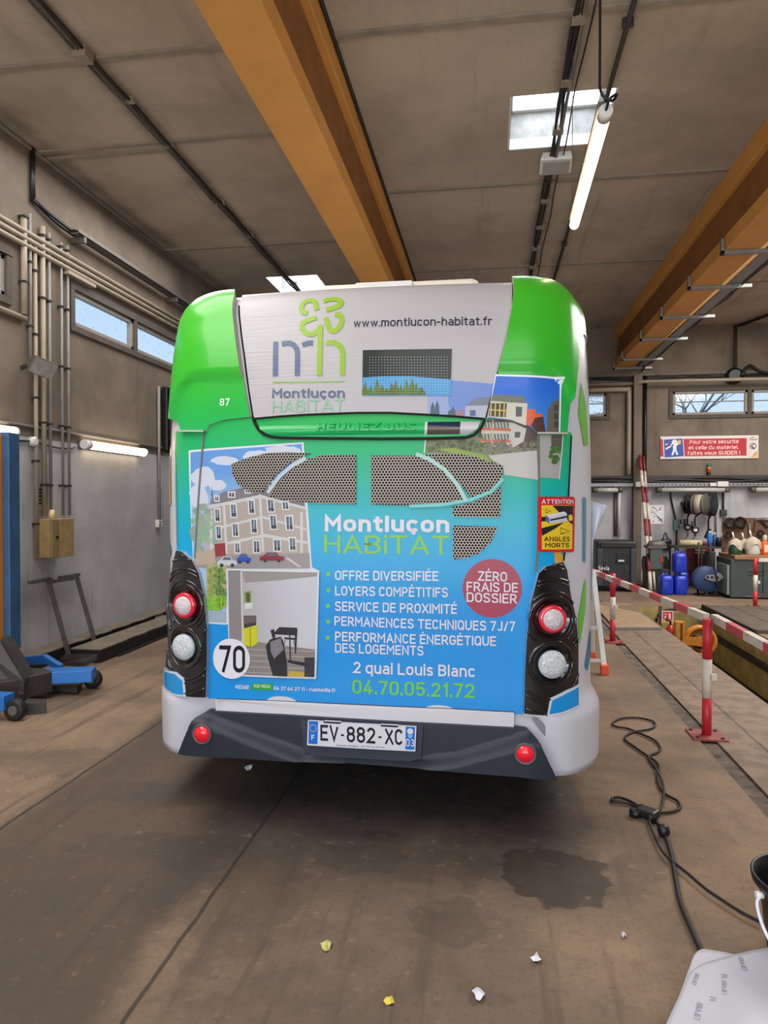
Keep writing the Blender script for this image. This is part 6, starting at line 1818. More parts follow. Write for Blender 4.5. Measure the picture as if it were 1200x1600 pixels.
MB().bx(q.x - .06, q.x + .06, YB - .08, YB - .001, q.z - .06, q.z + .06).build('socket_box', M_lift, t, bevel=.008)
MB().tube([(q.x, YB - .03, q.z + .06), (q.x, YB - .03, bkz(770))], .02, 6).build('conduit', M_lift, t)
tag(MB().tube([(bkx(1118), YB - .03, 0.9), (bkx(1118), YB - .03, bkz(770))], .02, 6).build('conduit', M_pipe_g), 'grey drop conduit just right of the rightmost hose reel', 'conduit', 'upright conduits on the back wall')
tag(MB().tube([(bkx(967), YB - .03, 0.9), (bkx(967), YB - .03, bkz(760))], .035, 8).build('wall_pipe', M_white), 'white upright pipe behind the black service machine', 'pipe')
tag(MB().tube([(bkx(961), YB - .03, 0.9), (bkx(961), YB - .03, bkz(770))], .03, 8).build('wall_pipe', M_gsteel), 'grey upright pipe behind the black service machine', 'pipe')

# black service machine
Ym = FL(963, 925).y
a_, b_ = AY(932, 845, Ym), AY(994, 922, Ym)
x0, x1, zt_ = a_.x, b_.x, a_.z
t = thing('service_machine', 'black wheeled service machine standing behind the bus flank', 'machine', ((x0 + x1) / 2, Ym, 0))
MB().bx(x0, x1, Ym, Ym + .6, .07, zt_).build('casing', mat('machine_black', (36, 38, 42), .45, var=.2), t, bevel=.04)
MB().bx(x0 + .06, x1 - .06, Ym - .03, Ym, zt_ - .12, zt_ - .02).build('top_cowl', M_black, t, bevel=.015)
for sg in (-1, 1):
    cx = (x0 + x1) / 2 + sg * (x1 - x0) * .42
    MB().bx(cx - .05, cx + .05, Ym - .045, Ym, .1, zt_ - .14).build('side_cheek', mat('machine_charcoal', (54, 56, 60), .5), t, bevel=.015)
p_ = MB().bx((x0 + x1) / 2 - .0, (x0 + x1) / 2 + .2, Ym - .02, Ym, zt_ - .40, zt_ - .2).build('control_panel', M_black, t, bevel=.004)
MB().bx((x0 + x1) / 2 + .03, (x0 + x1) / 2 + .13, Ym - .024, Ym - .02, zt_ - .36, zt_ - .33).build('display', M_disp, p_)
mb = MB(); mb.tube([((x0 + x1) / 2 + .62 * (x1 - x0) / 2 * math.cos(a), Ym - .005, zt_ - .3 + .5 * math.sin(a)) for a in np.linspace(PI * 1.02, PI * 1.9, 18)], .012, 6)
mb.tube([((x0 + x1) / 2 + .5 * (x1 - x0) / 2 * math.cos(a), Ym - .005, zt_ - .3 + .42 * math.sin(a)) for a in np.linspace(PI * 1.02, PI * 1.9, 18)], .010, 6)
mb.build('door_moulding', mat('machine_charcoal', (54, 56, 60)), t)
mb = MB(); q0, q1 = AY(935, 891, Ym - .05), AY(952, 891, Ym - .05)
flat_text(mb, 'Sevia', (q0.x, Ym - .047, q0.z), (1, 0, 0), (0, 0, 1), q1.x - q0.x, .075, .03); mb.build('lettering', M_white, t)
for x in (x0 + .08, x1 - .08):
    for y in (Ym + .08, Ym + .5): MB().lathe((x, y, .04), [(.02, -.02), (.04, -.02), (.04, .02), (.02, .02)], 14, 'X').build('wheel', M_rubber, t)

# red and white poles leaning on the pilaster
for (pb, pt, lb) in (((1017, 926), (1000, 712), 'thicker red and white pole leaning against the pilaster'), ((1023.5, 925), (1005.5, 713), 'thinner red and white pole leaning against the pilaster')):
    g_ = FL(*pb); h_ = BK(pt[0], pt[1], .24)
    g_.z = .03
    t = thing('striped_pole', lb, 'pole', g_, 'striped poles leaning on the back wall')
    dv = h_ - g_
    for i in range(8):
        MB().cyl(g_ + dv * (i / 8), g_ + dv * ((i + 1) / 8), .032 if pb[0] == 1017 else .022, 10).build('pole_section', M_bwhite if i % 2 == 0 else mat('faded_red', (140, 44, 50), .6, var=.2), t)

# blue jerrycans
def jerry(label, x, y, z, rz=0):
    t = thing('jerrycan', label, 'jerrycan', (x, y, z), 'blue jerrycans in front of the back wall')
    t.rotation_euler.z = rz
    body = MB(); w_, d_, h_ = .215, .26, .33
    pr = [(0, .92), (.02, 1.0), (h_ - .07, 1.0), (h_ - .02, .90), (h_, .72)]
    vs = []
    for zz, k_ in pr:
        for i in range(24):
            a = 2 * PI * i / 24; c_, s_ = math.cos(a), math.sin(a)
            vs.append((w_ / 2 * k_ * math.copysign(abs(c_) ** .45, c_), d_ / 2 * k_ * math.copysign(abs(s_) ** .45, s_), zz))
    fs = [(k_ * 24 + i, k_ * 24 + (i + 1) % 24, (k_ + 1) * 24 + (i + 1) % 24, (k_ + 1) * 24 + i) for k_ in range(len(pr) - 1) for i in range(24)]
    body.add(vs, fs, 0, True); body.add(vs[:24], [tuple(range(24))]); body.add(vs[-24:], [tuple(range(24))])
    M_j = mat('jerrycan_blue', (30, 58, 190), .35, var=.15, scale=7)
    body.build('canister', M_j, t, local=True)
    MB().tube(smooth_path([(0, -.06, h_ - .01), (0, -.05, h_ + .035), (0, .05, h_ + .035), (0, .07, h_ - .01)]), .014, 8).build('handle', M_j, t, local=True)
    MB().cyl((0, .085, h_ - .03), (0, .085, h_ + .025), .028, 14).build('cap', mat('cap_white', (200, 200, 200), .4), t, local=True)
    mb = MB(); mb.bx(-.075, .075, -d_ / 2 - .006, -d_ / 2 + .01, .24, .26); mb.bx(-.075, -.06, -d_ / 2 - .005, -d_ / 2 + .01, .05, .25); mb.bx(.06, .075, -d_ / 2 - .005, -d_ / 2 + .01, .05, .25)
    mb.build('moulded_rib', M_j, t, local=True)
    return t
p = FL(1043, 930); jerry('blue jerrycan standing alone left of the stacked ones', p.x, p.y + .13, 0)
p2 = FL(1065, 930); jerry('blue jerrycan carrying another one on top', p2.x, p2.y + .13, 0)
jerry('blue jerrycan on top of the stack', p2.x - .01, p2.y + .13, .382)
p3 = FL(1077, 926); jerry('blue jerrycan half hidden behind the stack', p3.x - .02, p3.y + .45, 0)

# bench machine, table, drum, reel trolley
Y1 = 12.9
a_ = AY(1030, 857, Y1); b_ = AY(1030, 925, Y1)
t = thing('bench_grinder', 'grey green workshop machine with a horizontal motor behind the jerrycans', 'machine', (a_.x, Y1, 0))
M_mg = mat('machine_green_grey', (84, 90, 88), .5, var=.3, scale=8)
MB().bx(a_.x - .22, a_.x + .18, Y1, Y1 + .3, .0, .38).build('stand', M_lift, t, bevel=.01)
MB().bx(a_.x - .16, a_.x + .06, Y1 - .02, Y1 + .28, .38, .78).build('column', M_mg, t, bevel=.012)
MB().bx(a_.x - .2, a_.x + .12, Y1 - .04, Y1 + .3, .76, .80).build('table', M_gsteel, t)
MB().bx(a_.x + .02, a_.x + .06, Y1 - .035, Y1 - .02, .52, .60).build('emergency_stop', mat('stop_red', (190, 50, 34), .4), t)
zc = AY(1030, 852, Y1).z
MB().lathe((a_.x - .02, Y1 + .1, zc), [(.03, -.16), (.075, -.13), (.085, -.03), (.085, .03), (.075, .13), (.03, .16)], 20, 'X').build('motor', M_gsteel, t)
MB().bx(a_.x - .08, a_.x + .04, Y1 + .02, Y1 + .16, .80, zc - .06).build('pedestal', M_black, t)
xx = AY(1056, 895, Y1 + .1).x
xx -= .24; Y1 += .22
t = thing('compressor', 'small dark compressor with looping hose behind the single jerrycan', 'machine', (xx - .06, Y1 + .3, 0))
MB().cyl((xx - .22, Y1 + .35, .42), (xx + .2, Y1 + .35, .42), .16, 20).build('tank', M_lift, t)
for x in (xx - .15, xx + .12): MB().bx(x, x + .05, Y1 + .25, Y1 + .45, 0, .3).build('foot', M_black, t)
MB().bx(xx - .12, xx + .1, Y1 + .25, Y1 + .42, .58, .68).build('pump_head', M_gsteel, t, bevel=.01)
MB().tube(smooth_path([(xx - .1, Y1 + .2, .6), (xx - .2, Y1 + .16, .45), (xx - .1, Y1 + .15, .3), (xx + .05, Y1 + .16, .36), (xx - .05, Y1 + .18, .2)]), .012, 6).build('hose', M_gsteel, t)
q = BK(1045, 851, .3)
t = thing('hanging_respirator', 'black respirator bag hanging on the wall above the jerrycans', 'bag', (q.x, YB, q.z))
MB().bx(q.x - .10, q.x + .10, YB - .14, YB - .02, q.z - .12, q.z + .10).build('bag_body', M_black, t, bevel=.04)
MB().tube(smooth_path([(q.x - .05, YB - .06, q.z + .1), (q.x, YB - .03, q.z + .22), (q.x + .05, YB - .06, q.z + .1)]), .010, 6).build('strap', M_black, t)
# workshop table
Yt = 13.0
a_, b_ = AY(1056, 854, Yt), AY(1134, 854, Yt)
zt_ = a_.z
t = thing('workshop_table', 'dark steel workshop table in front of the red drum', 'table', ((a_.x + b_.x) / 2, Yt, 0))
MB().bx(a_.x, b_.x, Yt, Yt + .6, zt_ - .03, zt_).build('table_top', M_lift, t)
for x in (AY(1097, 880, Yt).x, b_.x - .04):
    for y in (Yt + .02, Yt + .55): MB().bx(x - .015, x + .015, y - .015, y + .015, 0, zt_ - .03).build('leg', M_lift, t)
for y in (Yt + .02, Yt + .55): MB().bx(a_.x + .02, a_.x + .05, y - .015, y + .015, 0, zt_ - .03).build('leg', M_lift, t)
q0, q1 = AY(1061, 848, Yt + .2), AY(1096, 848, Yt + .2)
tag(MB().cyl((q0.x, Yt + .2, zt_ + .055), (q1.x, Yt + .2, zt_ + .055), .054, 18).build('cloth_roll', mat('stained_cream', (196, 180, 142), .8, var=.3, scale=16)), 'stained cream roll lying on the dark workshop table', 'roll')
q0 = AY(1113, 845, Yt + .25)
for i, (dx, h_, m_, lb) in enumerate(((-.05, .27, M_blue, 'blue spray can at the left of the pair on the table'), (.04, .24, mat('navy_can', (40, 62, 120), .4), 'navy spray can beside the blue one on the table'))):
    t = thing('spray_can', lb, 'can', (q0.x + dx, Yt + .25, zt_))
    MB().lathe((q0.x + dx, Yt + .25, zt_), [(.036, .001), (.04, .01), (.04, h_ - .05), (.02, h_ - .03)], 16).build('can_body', m_, t)
    MB().cyl((q0.x + dx, Yt + .25, zt_ + h_ - .03), (q0.x + dx, Yt + .25, zt_ + h_), .02, 12).build('can_cap', M_white, t)
q0 = AY(1123, 845, Yt + .2)
t = thing('oil_gun', 'small black and steel oil gun standing on the end of the dark table', 'tool', (q0.x, Yt + .2, zt_))
MB().lathe((q0.x, Yt + .2, zt_), [(.05, .001), (.05, .13), (.03, .16)], 16).build('reservoir', M_black, t)
MB().tube([(q0.x + .03, Yt + .2, zt_ + .1), (q0.x + .05, Yt + .2, zt_ + .24)], .014, 8).build('barrel', M_steel, t)
# red drum
Yd = 13.95
q = AY(1094, 890, Yd)
t = thing('oil_drum', 'red steel drum standing under the workshop table by the wall', 'drum', (q.x, Yd, 0))
rr_ = (AY(1116, 890, Yd).x - AY(1073, 890, Yd).x) / 2 * .98
rr_ = min(rr_, .30)
MB().lathe((q.x, Yd, 0), [(rr_ - .02, .001), (rr_ + .01, .01), (rr_, .03), (rr_, .27), (rr_ + .015, .29), (rr_, .31), (rr_, .52), (rr_ + .015, .54), (rr_, .56), (rr_, .80), (rr_ + .01, .82), (rr_ - .02, .82)], 30).build('drum_body', mat('drum_red', (134, 22, 28), .4, var=.2), t)
MB().cyl((q.x - .1, Yd, .82), (q.x - .1, Yd, .845), .03, 12).build('bung', M_gsteel, t)
mb = MB()
for i in range(3): mb.bx(q.x - .16, q.x + .02, Yd - rr_ - .004, Yd - rr_ + .03, .62 + i * .05, .64 + i * .05)
mb.build('drum_label', mat('label_grey', (190, 170, 170)), t)
# blue reel on a trolley
Yr = 12.35
q = AY(1103, 905, Yr)
t = thing('reel_trolley', 'large blue cable reel on a black trolley before the red drum', 'reel', (q.x, Yr, 0))
r_ = .215
for y in (-.05, .05): MB().lathe((q.x, Yr + y, q.z), [(.05, -.006), (r_, -.012), (r_ + .008, 0), (r_, .012), (.05, .006)], 34, 'Y').build('flange', mat('reel_blue', (36, 62, 106), .5, var=.3), t)
MB().lathe((q.x, Yr, q.z), [(.13, -.045), (.15, -.04), (.15, .04), (.13, .045)], 26, 'Y').build('drum', M_bluedk, t)
for x in (-.10, .10): MB().tube([(q.x + x, Yr + .1, .03), (q.x + x * .9, Yr + .1, .9)], .016, 8).build('frame_post', M_black, t)
MB().bx(q.x - .14, q.x + .2, Yr - .1, Yr + .14, .0, .03).build('foot', M_black, t)
MB().bx(q.x - .02, q.x + .02, Yr - .05, Yr + .05, .03, q.z - .1).build('support', M_lift, t)
u0, u1 = AY(1101, 902, Yr - .09), AY(1131, 902, Yr - .09)
xm = (u0.x + u1.x) / 2; hw = (u1.x - u0.x) / 2; zz = u0.z
MB().prism([(xm - hw, Yr - .08, zz), (xm - hw * .8, Yr - .08, zz + .035), (xm + hw * .2, Yr - .08, zz + .055), (xm + hw * .6, Yr - .08, zz + .08), (xm + hw, Yr - .08, zz), (xm + hw * .3, Yr - .08, zz - .08), (xm - hw * .8, Yr - .08, zz - .035)], (0, -.012, 0)).build('guide_plate', M_steel, t)
mb = MB()
for dx in (-.7, -.25, .35): mb.cyl((xm + hw * dx, Yr - .0925, zz), (xm + hw * dx, Yr - .0945, zz), .022, 14)
mb.build('plate_holes', M_black, t)
MB().tube(smooth_path([(q.x + .02, Yr - .1, q.z + .62), (q.x + .03, Yr - .11, q.z + .4), (q.x + .12, Yr - .12, q.z + .1), (q.x + .16, Yr - .12, q.z - .15), (q.x + .1, Yr - .1, .035)]), .014, 6).build('hose', M_rubber, t)
a_ = AY(1127, 890, 12.9)
tag(MB().bx(a_.x - .26, a_.x - .14, 12.75, 12.98, 0, .72).build('tool_trolley', mat('trolley_dark', (44, 44, 48), .5, var=.3), bevel=.01), 'narrow dark steel cupboard between the reel and the workbench', 'cupboard')

# tool board, coils
a_, b_ = BK(1129, 809, .03), BK(1285, 868, .03)
tag(MB().bx(a_.x, b_.x, YB - .03, YB - .001, b_.z - .1, a_.z).build('tool_board', mat('brown_hardboard', (116, 84, 62), .8, var=.25, scale=5)), 'brown hardboard tool panel on the back wall over the workbench', 'tool board')
def coil(px, py, r, label, seed, n=7):
    r *= .9
    c = BK(px, py, .09); rg = random.Random(seed); mb = MB()
    for k_ in range(n):
        ra, rb = r * rg.uniform(.72, 1.0), r * rg.uniform(.72, 1.0); ph = rg.uniform(0, 6); dx, dz = rg.uniform(-.02, .02), rg.uniform(-.02, .02)
        mb.tube([c + Vector((dx + ra * math.cos(a), -.03 + .02 * math.sin(a * 2 + ph) + k_ * .004, dz + rb * math.sin(a))) for a in np.linspace(0, 2 * PI, 26)], .011, 6)
    mb.tube([(c.x, YB - .028, c.z + r * .85), (c.x, YB - .12, c.z + r * .85)], .008, 6)
    tag(mb.build('coiled_cable', M_rubber), label, 'coiled cable', 'coils hung on the tool board')
coil(1141, 817, .115, 'left of the two thick black coils at the top of the tool board', 1)
coil(1157, 817, .115, 'right of the two thick black coils at the top of the tool board', 2)
coil(1137, 836, .075, 'small thin coil under the left thick coil', 3, 3)
coil(1188, 834, .07, 'small thin coil above the orange bottle', 6, 2)
def hang(px0_, py0, px1_, py1, w_, nm, m_, label, cat):
    p_, q_ = BK(px0_, py0, .06), BK(px1_, py1, .06)
    tag(MB().bar(p_, q_, w_, .03).build(nm, m_), label, cat)
hang(1170, 818, 1171, 834, .07, 'hanging_keys', M_steel, 'bundle of shiny tools hanging in the middle of the board', 'tool')
hang(1181, 813, 1178, 829, .05, 'leather_strap', mat('strap_brown', (86, 62, 50), .7), 'brown strap hanging below the chrome rail', 'strap')
hang(1188, 812, 1199, 824, .06, 'black_hose', M_rubber, 'thick black hose end hanging from the chrome rail', 'hose')
q = BK(1180, 812, .08)
tag(MB().tube([(q.x, YB - .06, q.z), (q.x + 1.0, YB - .06, q.z)], .02, 8).build('chrome_rail', mat('chrome', (210, 208, 202), .25, .9)), 'bright horizontal rail at the top right of the tool board', 'rail')
q = BK(1153, 840, .06)

# workbench
Yw = FL(1165, 936).y
a_, b_ = AY(1142, 872, Yw), AY(1260, 936, Yw)
zt_ = AY(1148, 868, Yw).z; zc = AY(1148, 874, Yw).z
t = thing('workbench', 'dark green grey steel workbench with a thick wooden top', 'workbench', ((a_.x + b_.x) / 2, Yw, 0))
MB().bx(a_.x, b_.x, Yw, Yw + .75, .02, zc).build('cabinet', mat('bench_green_grey', (66, 74, 74), .5, var=.25, scale=6), t, bevel=.01)
MB().bx(AY(1148, 870, Yw - .03).x, b_.x, Yw - .03, Yw + .78, zc, zt_).build('bench_top', mat('bench_wood', (150, 112, 78), .7, var=.3, stretch=(1, 10, 10)), t, bevel=.004)
MB().bx(AY(1138, 890, Yw).x, a_.x, Yw + .05, Yw + .6, .06, zc - .1).build('side_plate', mat('side_teal', (130, 150, 142), .5, var=.15), t)
mb = MB(); xl = AY(1168, 900, Yw).x
for i in range(2):
    for j in range(6): mb.bx(xl + j * .045, xl + .03 + j * .045, Yw - .004, Yw + .0, .38 + i * .06, .395 + i * .06)
for j in range(3): mb.bx(xl + .08 + j * .035, xl + .1 + j * .035, Yw - .004, Yw, .16, .19)
mb.build('vent_slots', M_black, t)
MB().bx(xl - .02, xl + .2, Yw - .002, Yw, .04, .05).build('kick_strip', M_steel, t)
MB().bx(AY(1192, 900, Yw).x - .006, AY(1192, 900, Yw).x + .006, Yw - .005, Yw, .1, zc - .02).build('door_gap', M_black, t)
# cloth covered cans
def bag(px, w_, h_, body, label, seed, yo=.25):
    x = AY(px, 868, Yw + yo).x; rg = random.Random(seed)
    t = thing('oil_can', label, 'can', (x, Yw + yo, zt_), 'cloth topped cans on the workbench')
    MB().lathe((x, Yw + yo, zt_), [(w_ * .92, .001), (w_, .02), (w_, h_ * .62), (w_ * .8, h_ * .72)], 22).build('can_body', body, t)
    vs = []; n = 28
    for k_, (zz, rr) in enumerate(((h_, .015), (h_ * .94, w_ * .45), (h_ * .80, w_ * .92), (h_ * .62, w_ * 1.10), (h_ * .46, w_ * 1.13))):
        for i in range(n):
            a = 2 * PI * i / n; f_ = 1 + .07 * math.sin(a * 5 + seed) * (k_ / 4); dz = (.05 * math.sin(a * 3 + seed * 2) if k_ == 4 else 0)
            vs.append((x + rr * f_ * math.cos(a), Yw + yo + rr * f_ * math.sin(a), zt_ + zz + dz))
    MB().add(vs, [(k_ * n + i, k_ * n + (i + 1) % n, (k_ + 1) * n + (i + 1) % n, (k_ + 1) * n + i) for k_ in range(4) for i in range(n)], 0, True).build('cloth_cover', mat('off_white_cloth', (178, 164, 146), .85, var=.15, scale=8), t)
    MB().tube([(x - .02, Yw + yo, zt_ + h_ * .95), (x - .05, Yw + yo, zt_ + h_ + .10)], .014, 8).build('spout', M_white, t)
bag(1149, .105, .27, mat('can_green', (38, 72, 50), .4), 'green can with a cloth over its top on the workbench', 1)
bag(1164, .10, .25, mat('can_green', (38, 72, 50), .4), 'cloth topped can squeezed between the green and the white one', 2, .52)
bag(1176, .112, .30, mat('can_white', (196, 192, 184), .4, var=.1), 'white can with a cloth over its top on the workbench', 3)
x = AY(1195, 868, Yw + .2).x
t = thing('spray_bottle', 'orange bottle with a pale cap on the workbench', 'bottle', (x, Yw + .2, zt_))
MB().lathe((x, Yw + .2, zt_), [(.05, .001), (.055, .01), (.055, .20), (.03, .235)], 18).build('bottle_body', mat('bottle_orange', (222, 88, 24), .4), t)
MB().lathe((x, Yw + .2, zt_), [(.03, .235), (.034, .25), (.034, .31), (.02, .33)], 16).build('cap', mat('cap_beige', (180, 170, 150), .5), t)
MB().bx(x - .03, x + .03, Yw + .2 - .058, Yw + .2 - .05, zt_ + .05, zt_ + .17).build('bottle_label', mat('label_cream', (220, 190, 150), .5), t)

# ================================================================== barriers round the pit
def barrier_post(x, y, h, label):
    t = thing('barrier_post', label, 'barrier post', (x, y, 0), 'red and white barrier posts around the pit')
    z1 = .006
    MB().bx(x - .11, x + .11, y - .11, y + .11, .0, .012).build('base_plate', mat('base_plate_red', (150, 70, 66), .6, var=.3), t)
    mb = MB()
    for dx in (-.08, .08):
        for dy in (-.08, .08): mb.cyl((x + dx, y + dy, .012), (x + dx, y + dy, .022), .012, 8)
    mb.build('bolts', M_lift, t)
    MB().cyl((x, y, .012), (x, y, h * .33), .031, 18).build('lower_section', M_red, t)
    MB().cyl((x, y, h * .33), (x, y, h * .66), .0312, 18).build('middle_section', M_bwhite, t)
    MB().cyl((x, y, h * .66), (x, y, h), .031, 18).build('upper_section', M_red, t)
    MB().bx(x + .012, x + .05, y - .055, y - .03, h * .49, h * .545).build('catch', M_bwhite, t, bevel=.004)
    return t
pA, pB, pC = FL(1104, 1150), FL(957, 1003), FL(1180, 949)
hA = .80; hB = .78; hC = .74
barrier_post(pA.x, pA.y, hA, 'nearest red and white barrier post beside the drain channel')
barrier_post(pB.x, pB.y, hB, 'red and white barrier post close to the bus flank')
barrier_post(pC.x, pC.y, hC, 'red and white barrier post in front of the workbench')
def rail(p, q, n, label, first=0):
    p, q = Vector(p), Vector(q)
    t = thing('barrier_rail', label, 'barrier rail', p, 'striped rails between the barrier posts')
    for i in range(n):
        MB().bar(p + (q - p) * (i / n), p + (q - p) * ((i + 1) / n), .042, .052).build('rail_section', M_bwhite if (i + first) % 2 else M_red, t)
o_ = .058
rail((pB.x - .24, pB.y + .7, hB + .0), (pA.x + o_ * .2, pA.y + .06, hA - .0), 13, 'striped rail running from the bus flank to the nearest post', 1)
rail((pA.x + o_, pA.y + .05, hA - .0), (pA.x + .02, pA.y - 3.1, hA - .0), 10, 'striped rail running from the nearest post out of the frame', 1)
rail((pC.x + .02, pC.y - .055, hC - .02), (pC.x + 2.0, pC.y - .1, hC - .02), 6, 'striped rail running right from the post by the workbench', 1)
MB_ = None
# things on and in the pit
q0, q1 = FL(962, 982, .02), FL(1035, 982, .02)
t = thing('steel_plate', 'dusty beige plate lying on the floor beside the far end of the pit', 'plate', ((q0.x + q1.x) / 2, q0.y, 0))
MB().prism([(q0.x, q0.y, .0), (q1.x - .01, q1.y, .0), (q1.x - .03, q1.y + 1.2, .0), (q0.x + .02, q0.y + 2.1, .0)], (0, 0, .028)).build('plate', mat('plate_beige', (160, 132, 104), .8, var=.3, scale=5), t)
MB().bar((q0.x, q0.y - .012, .02), (q1.x - .01, q1.y - .012, .02), .02, .035).build('edge_profile', M_steel, t)
q0, q1 = FL(938, 944, .02), FL(1068, 947, .02)
tag(MB().bar((q0.x, q0.y, .021), (min(q1.x, 2.12), q0.y - .05, .021), .05, .04).build('wooden_batten', mat('pale_batten', (176, 150, 118), .7, var=.2)), 'pale wooden batten lying across the floor before the service machine', 'batten')
# sign post and extinguisher at the end of the pit
ys = 9.75
s0, s1 = AY(1036, 954, ys), AY(1052, 974, ys)
t = thing('extinguisher_sign', 'red and yellow fire extinguisher sign on a rusty post at the pit edge', 'sign', (s0.x, ys, 0))
MB().bx(s0.x - .05, s0.x - .015, ys, ys + .03, -.40, s0.z + .06).build('post', mat('rusty_post', (96, 68, 58), .8, var=.3), t)
MB().bx(s0.x - .02, s1.x, ys - .012, ys - .001, s1.z, s0.z).build('sign_plate', M_bwhite, t)
MB().bx(s0.x, s1.x - .015, ys - .016, ys - .012, s1.z + .055, s0.z - .015).build('red_field', mat('sign_red', (206, 40, 50), .4), t)
MB().bx(s0.x, s1.x - .015, ys - .016, ys - .012, s1.z + .004, s1.z + .04).build('yellow_strip', mat('sign_yellow', (240, 186, 40), .4), t)
mb = MB(); cx = s1.x - .05; mb.bx(cx - .014, cx + .014, ys - .018, ys - .016, s1.z + .065, s0.z - .05); mb.bx(cx - .02, cx + .008, ys - .018, ys - .016, s0.z - .05, s0.z - .035); mb.bx(s0.x + .015, s0.x + .035, ys - .018, ys - .016, s1.z + .07, s1.z + .1)
mb.prism([(s0.x + .01, ys - .016, s0.z - .03), (s0.x + .035, ys - .016, s0.z - .06), (s0.x + .05, ys - .016, s0.z - .05)], (0, -.002, 0))
mb.build('extinguisher_symbol', M_white, t)
e0 = AY(1045, 988, 9.7)
t = thing('fire_extinguisher', 'red fire extinguisher hanging under its sign in the pit', 'extinguisher', (e0.x, 9.7, e0.z - .25))
MB().lathe((e0.x + .02, 9.7, e0.z - .32), [(.05, .0), (.065, .02), (.065, .34), (.04, .40), (.022, .42)], 18).build('cylinder', mat('extinguisher_red', (170, 30, 36), .35), t)
MB().tube([(e0.x + .02, 9.7, e0.z + .10), (e0.x + .02, 9.7, e0.z + .15), (e0.x - .04, 9.7, e0.z + .17)], .014, 8).build('valve', M_black, t)
MB().bx(e0.x - .06, e0.x - .02, 9.68, 9.72, e0.z - .1, e0.z - .05).build('wall_hook', M_lift, t)
# orange pit jack wheel
yj = 9.55
c_ = AY(1094, 1001, yj); r_ = (AY(1119, 1001, yj).x - AY(1069, 1001, yj).x) / 2
t = thing('pit_winch', 'orange wheel of the pit jack standing in the far end of the pit', 'winch', (c_.x, yj, D))
M_wo = mat('winch_orange', (206, 130, 34), .5, var=.25, scale=8)
MB().lathe(c_, [(r_ * .78, -.05), (r_, -.06), (r_, -.03), (r_ * .9, -.02), (r_ * .9, .02), (r_, .03), (r_, .06), (r_ * .78, .05)], 36, 'Y', ring=True).build('wheel_rim', M_wo, t)
MB().lathe(c_, [(r_ * .55, -.01), (r_ * .68, -.02), (r_ * .68, .02), (r_ * .55, .01)], 36, 'Y', ring=True).build('inner_rim', M_beam_dk, t)
MB().lathe(c_, [(.04, -.09), (r_ * .32, -.085), (r_ * .32, .06), (.04, .06)], 24, 'Y').build('hub', M_wo, t)
mb = MB()
for i in range(10): mb.cyl(c_ + Vector((r_ * .24 * math.cos(i * .628), -.085, r_ * .24 * math.sin(i * .628))), c_ + Vector((r_ * .24 * math.cos(i * .628), -.095, r_ * .24 * math.sin(i * .628))), .01, 6)
mb.build('bolts', M_lift, t)
a1 = AY(1066, 1000, yj - .1)
MB().prism([(a1.x, yj - .08, a1.z + .045), (c_.x - r_ * .2, yj - .08, c_.z + .055), (c_.x, yj - .08, c_.z + r_ * .36), (c_.x + r_ * .25, yj - .08, c_.z + .05), (c_.x, yj - .08, c_.z - .06), (a1.x, yj - .08, a1.z - .05)], (0, -.02, 0)).build('swing_arm', M_wo, t)
f0 = AY(1054, 973, yj - .05)
for dx in (0, .085): MB().bx(f0.x + dx, f0.x + dx + .025, yj - .12, yj - .0, D + .01, f0.z).build('frame_post', M_wo, t)
MB().bx(f0.x, f0.x + .11, yj - .12, yj, f0.z, f0.z + .02).build('frame_cap', M_wo, t)
MB().bx(c_.x - .05, c_.x + .05, yj + .07, yj + .16, D + .01, c_.z + .05).build('pedestal', M_pitdk, t)
tag(MB().tube(smooth_path([(PX0 + .30, PY1 - .06, -.35), (PX0 + .36, PY1 - .1, -.10), (PX0 + .6, PY1 - .1, -.02), (PX0 + .95, PY1 - .1, -.03)]), .02, 8).build('pit_hose', M_black), 'black hose arching across the yellow end wall of the pit', 'hose')
# covers on the right of the pit
t = thing('pit_cover', 'brown planked steel cover on the floor right of the pit', 'pit cover', (4.0, 9.9, 0))
for i in range(3):
    MB().bx(PX1 - .02 + i * .36, PX1 + .33 + i * .36, 8.9, 10.95, .004, .045).build('cover_plank', mat('cover_brown', (92, 80, 70), .7, .1, var=.35, scale=6), t)
MB().bx(PX1 - .05, PX1 - .02, 8.88, 10.97, -.03, .05).build('cover_edge', M_pitdk, t)

# ladder legs beside the bus
t = thing('stepladder', 'white stepladder leg with an orange foot standing beside the bus flank', 'ladder', (1.0, 6.55, 0))
f0 = FL(944.5, 1054); h0 = AY(931, 930, f0.y + .35)
f0.z = .04
g0 = f0 + Vector((-.32, .05, 0)); k0 = h0 + Vector((-.18, .03, 0))
k0.x = max(k0.x, BUSX + HW + .06); 
up_ = (h0 - f0)
MB().bar(f0, f0 + up_ * 1.35, .045, .025).build('rail', M_white, t)
MB().bar(f0 + Vector((-.02, .62, 0)), f0 + up_ * 1.35 + Vector((0, .08, 0)), .04, .025).build('rail', M_white, t)
MB().bx(f0.x - .035, f0.x + .035, f0.y - .035, f0.y + .035, .0, .09).build('foot', mat('ladder_orange', (226, 84, 32), .5), t, bevel=.006)
MB().bx(f0.x - .05, f0.x + .01, f0.y + .59, f0.y + .65, .0, .08).build('foot', mat('ladder_orange', (226, 84, 32), .5), t, bevel=.006)
for k_ in (.12, .55): MB().bar(f0 + up_ * k_ + Vector((-.24, 0, 0)), f0 + up_ * k_, .03, .025).build('tread', M_white, t)

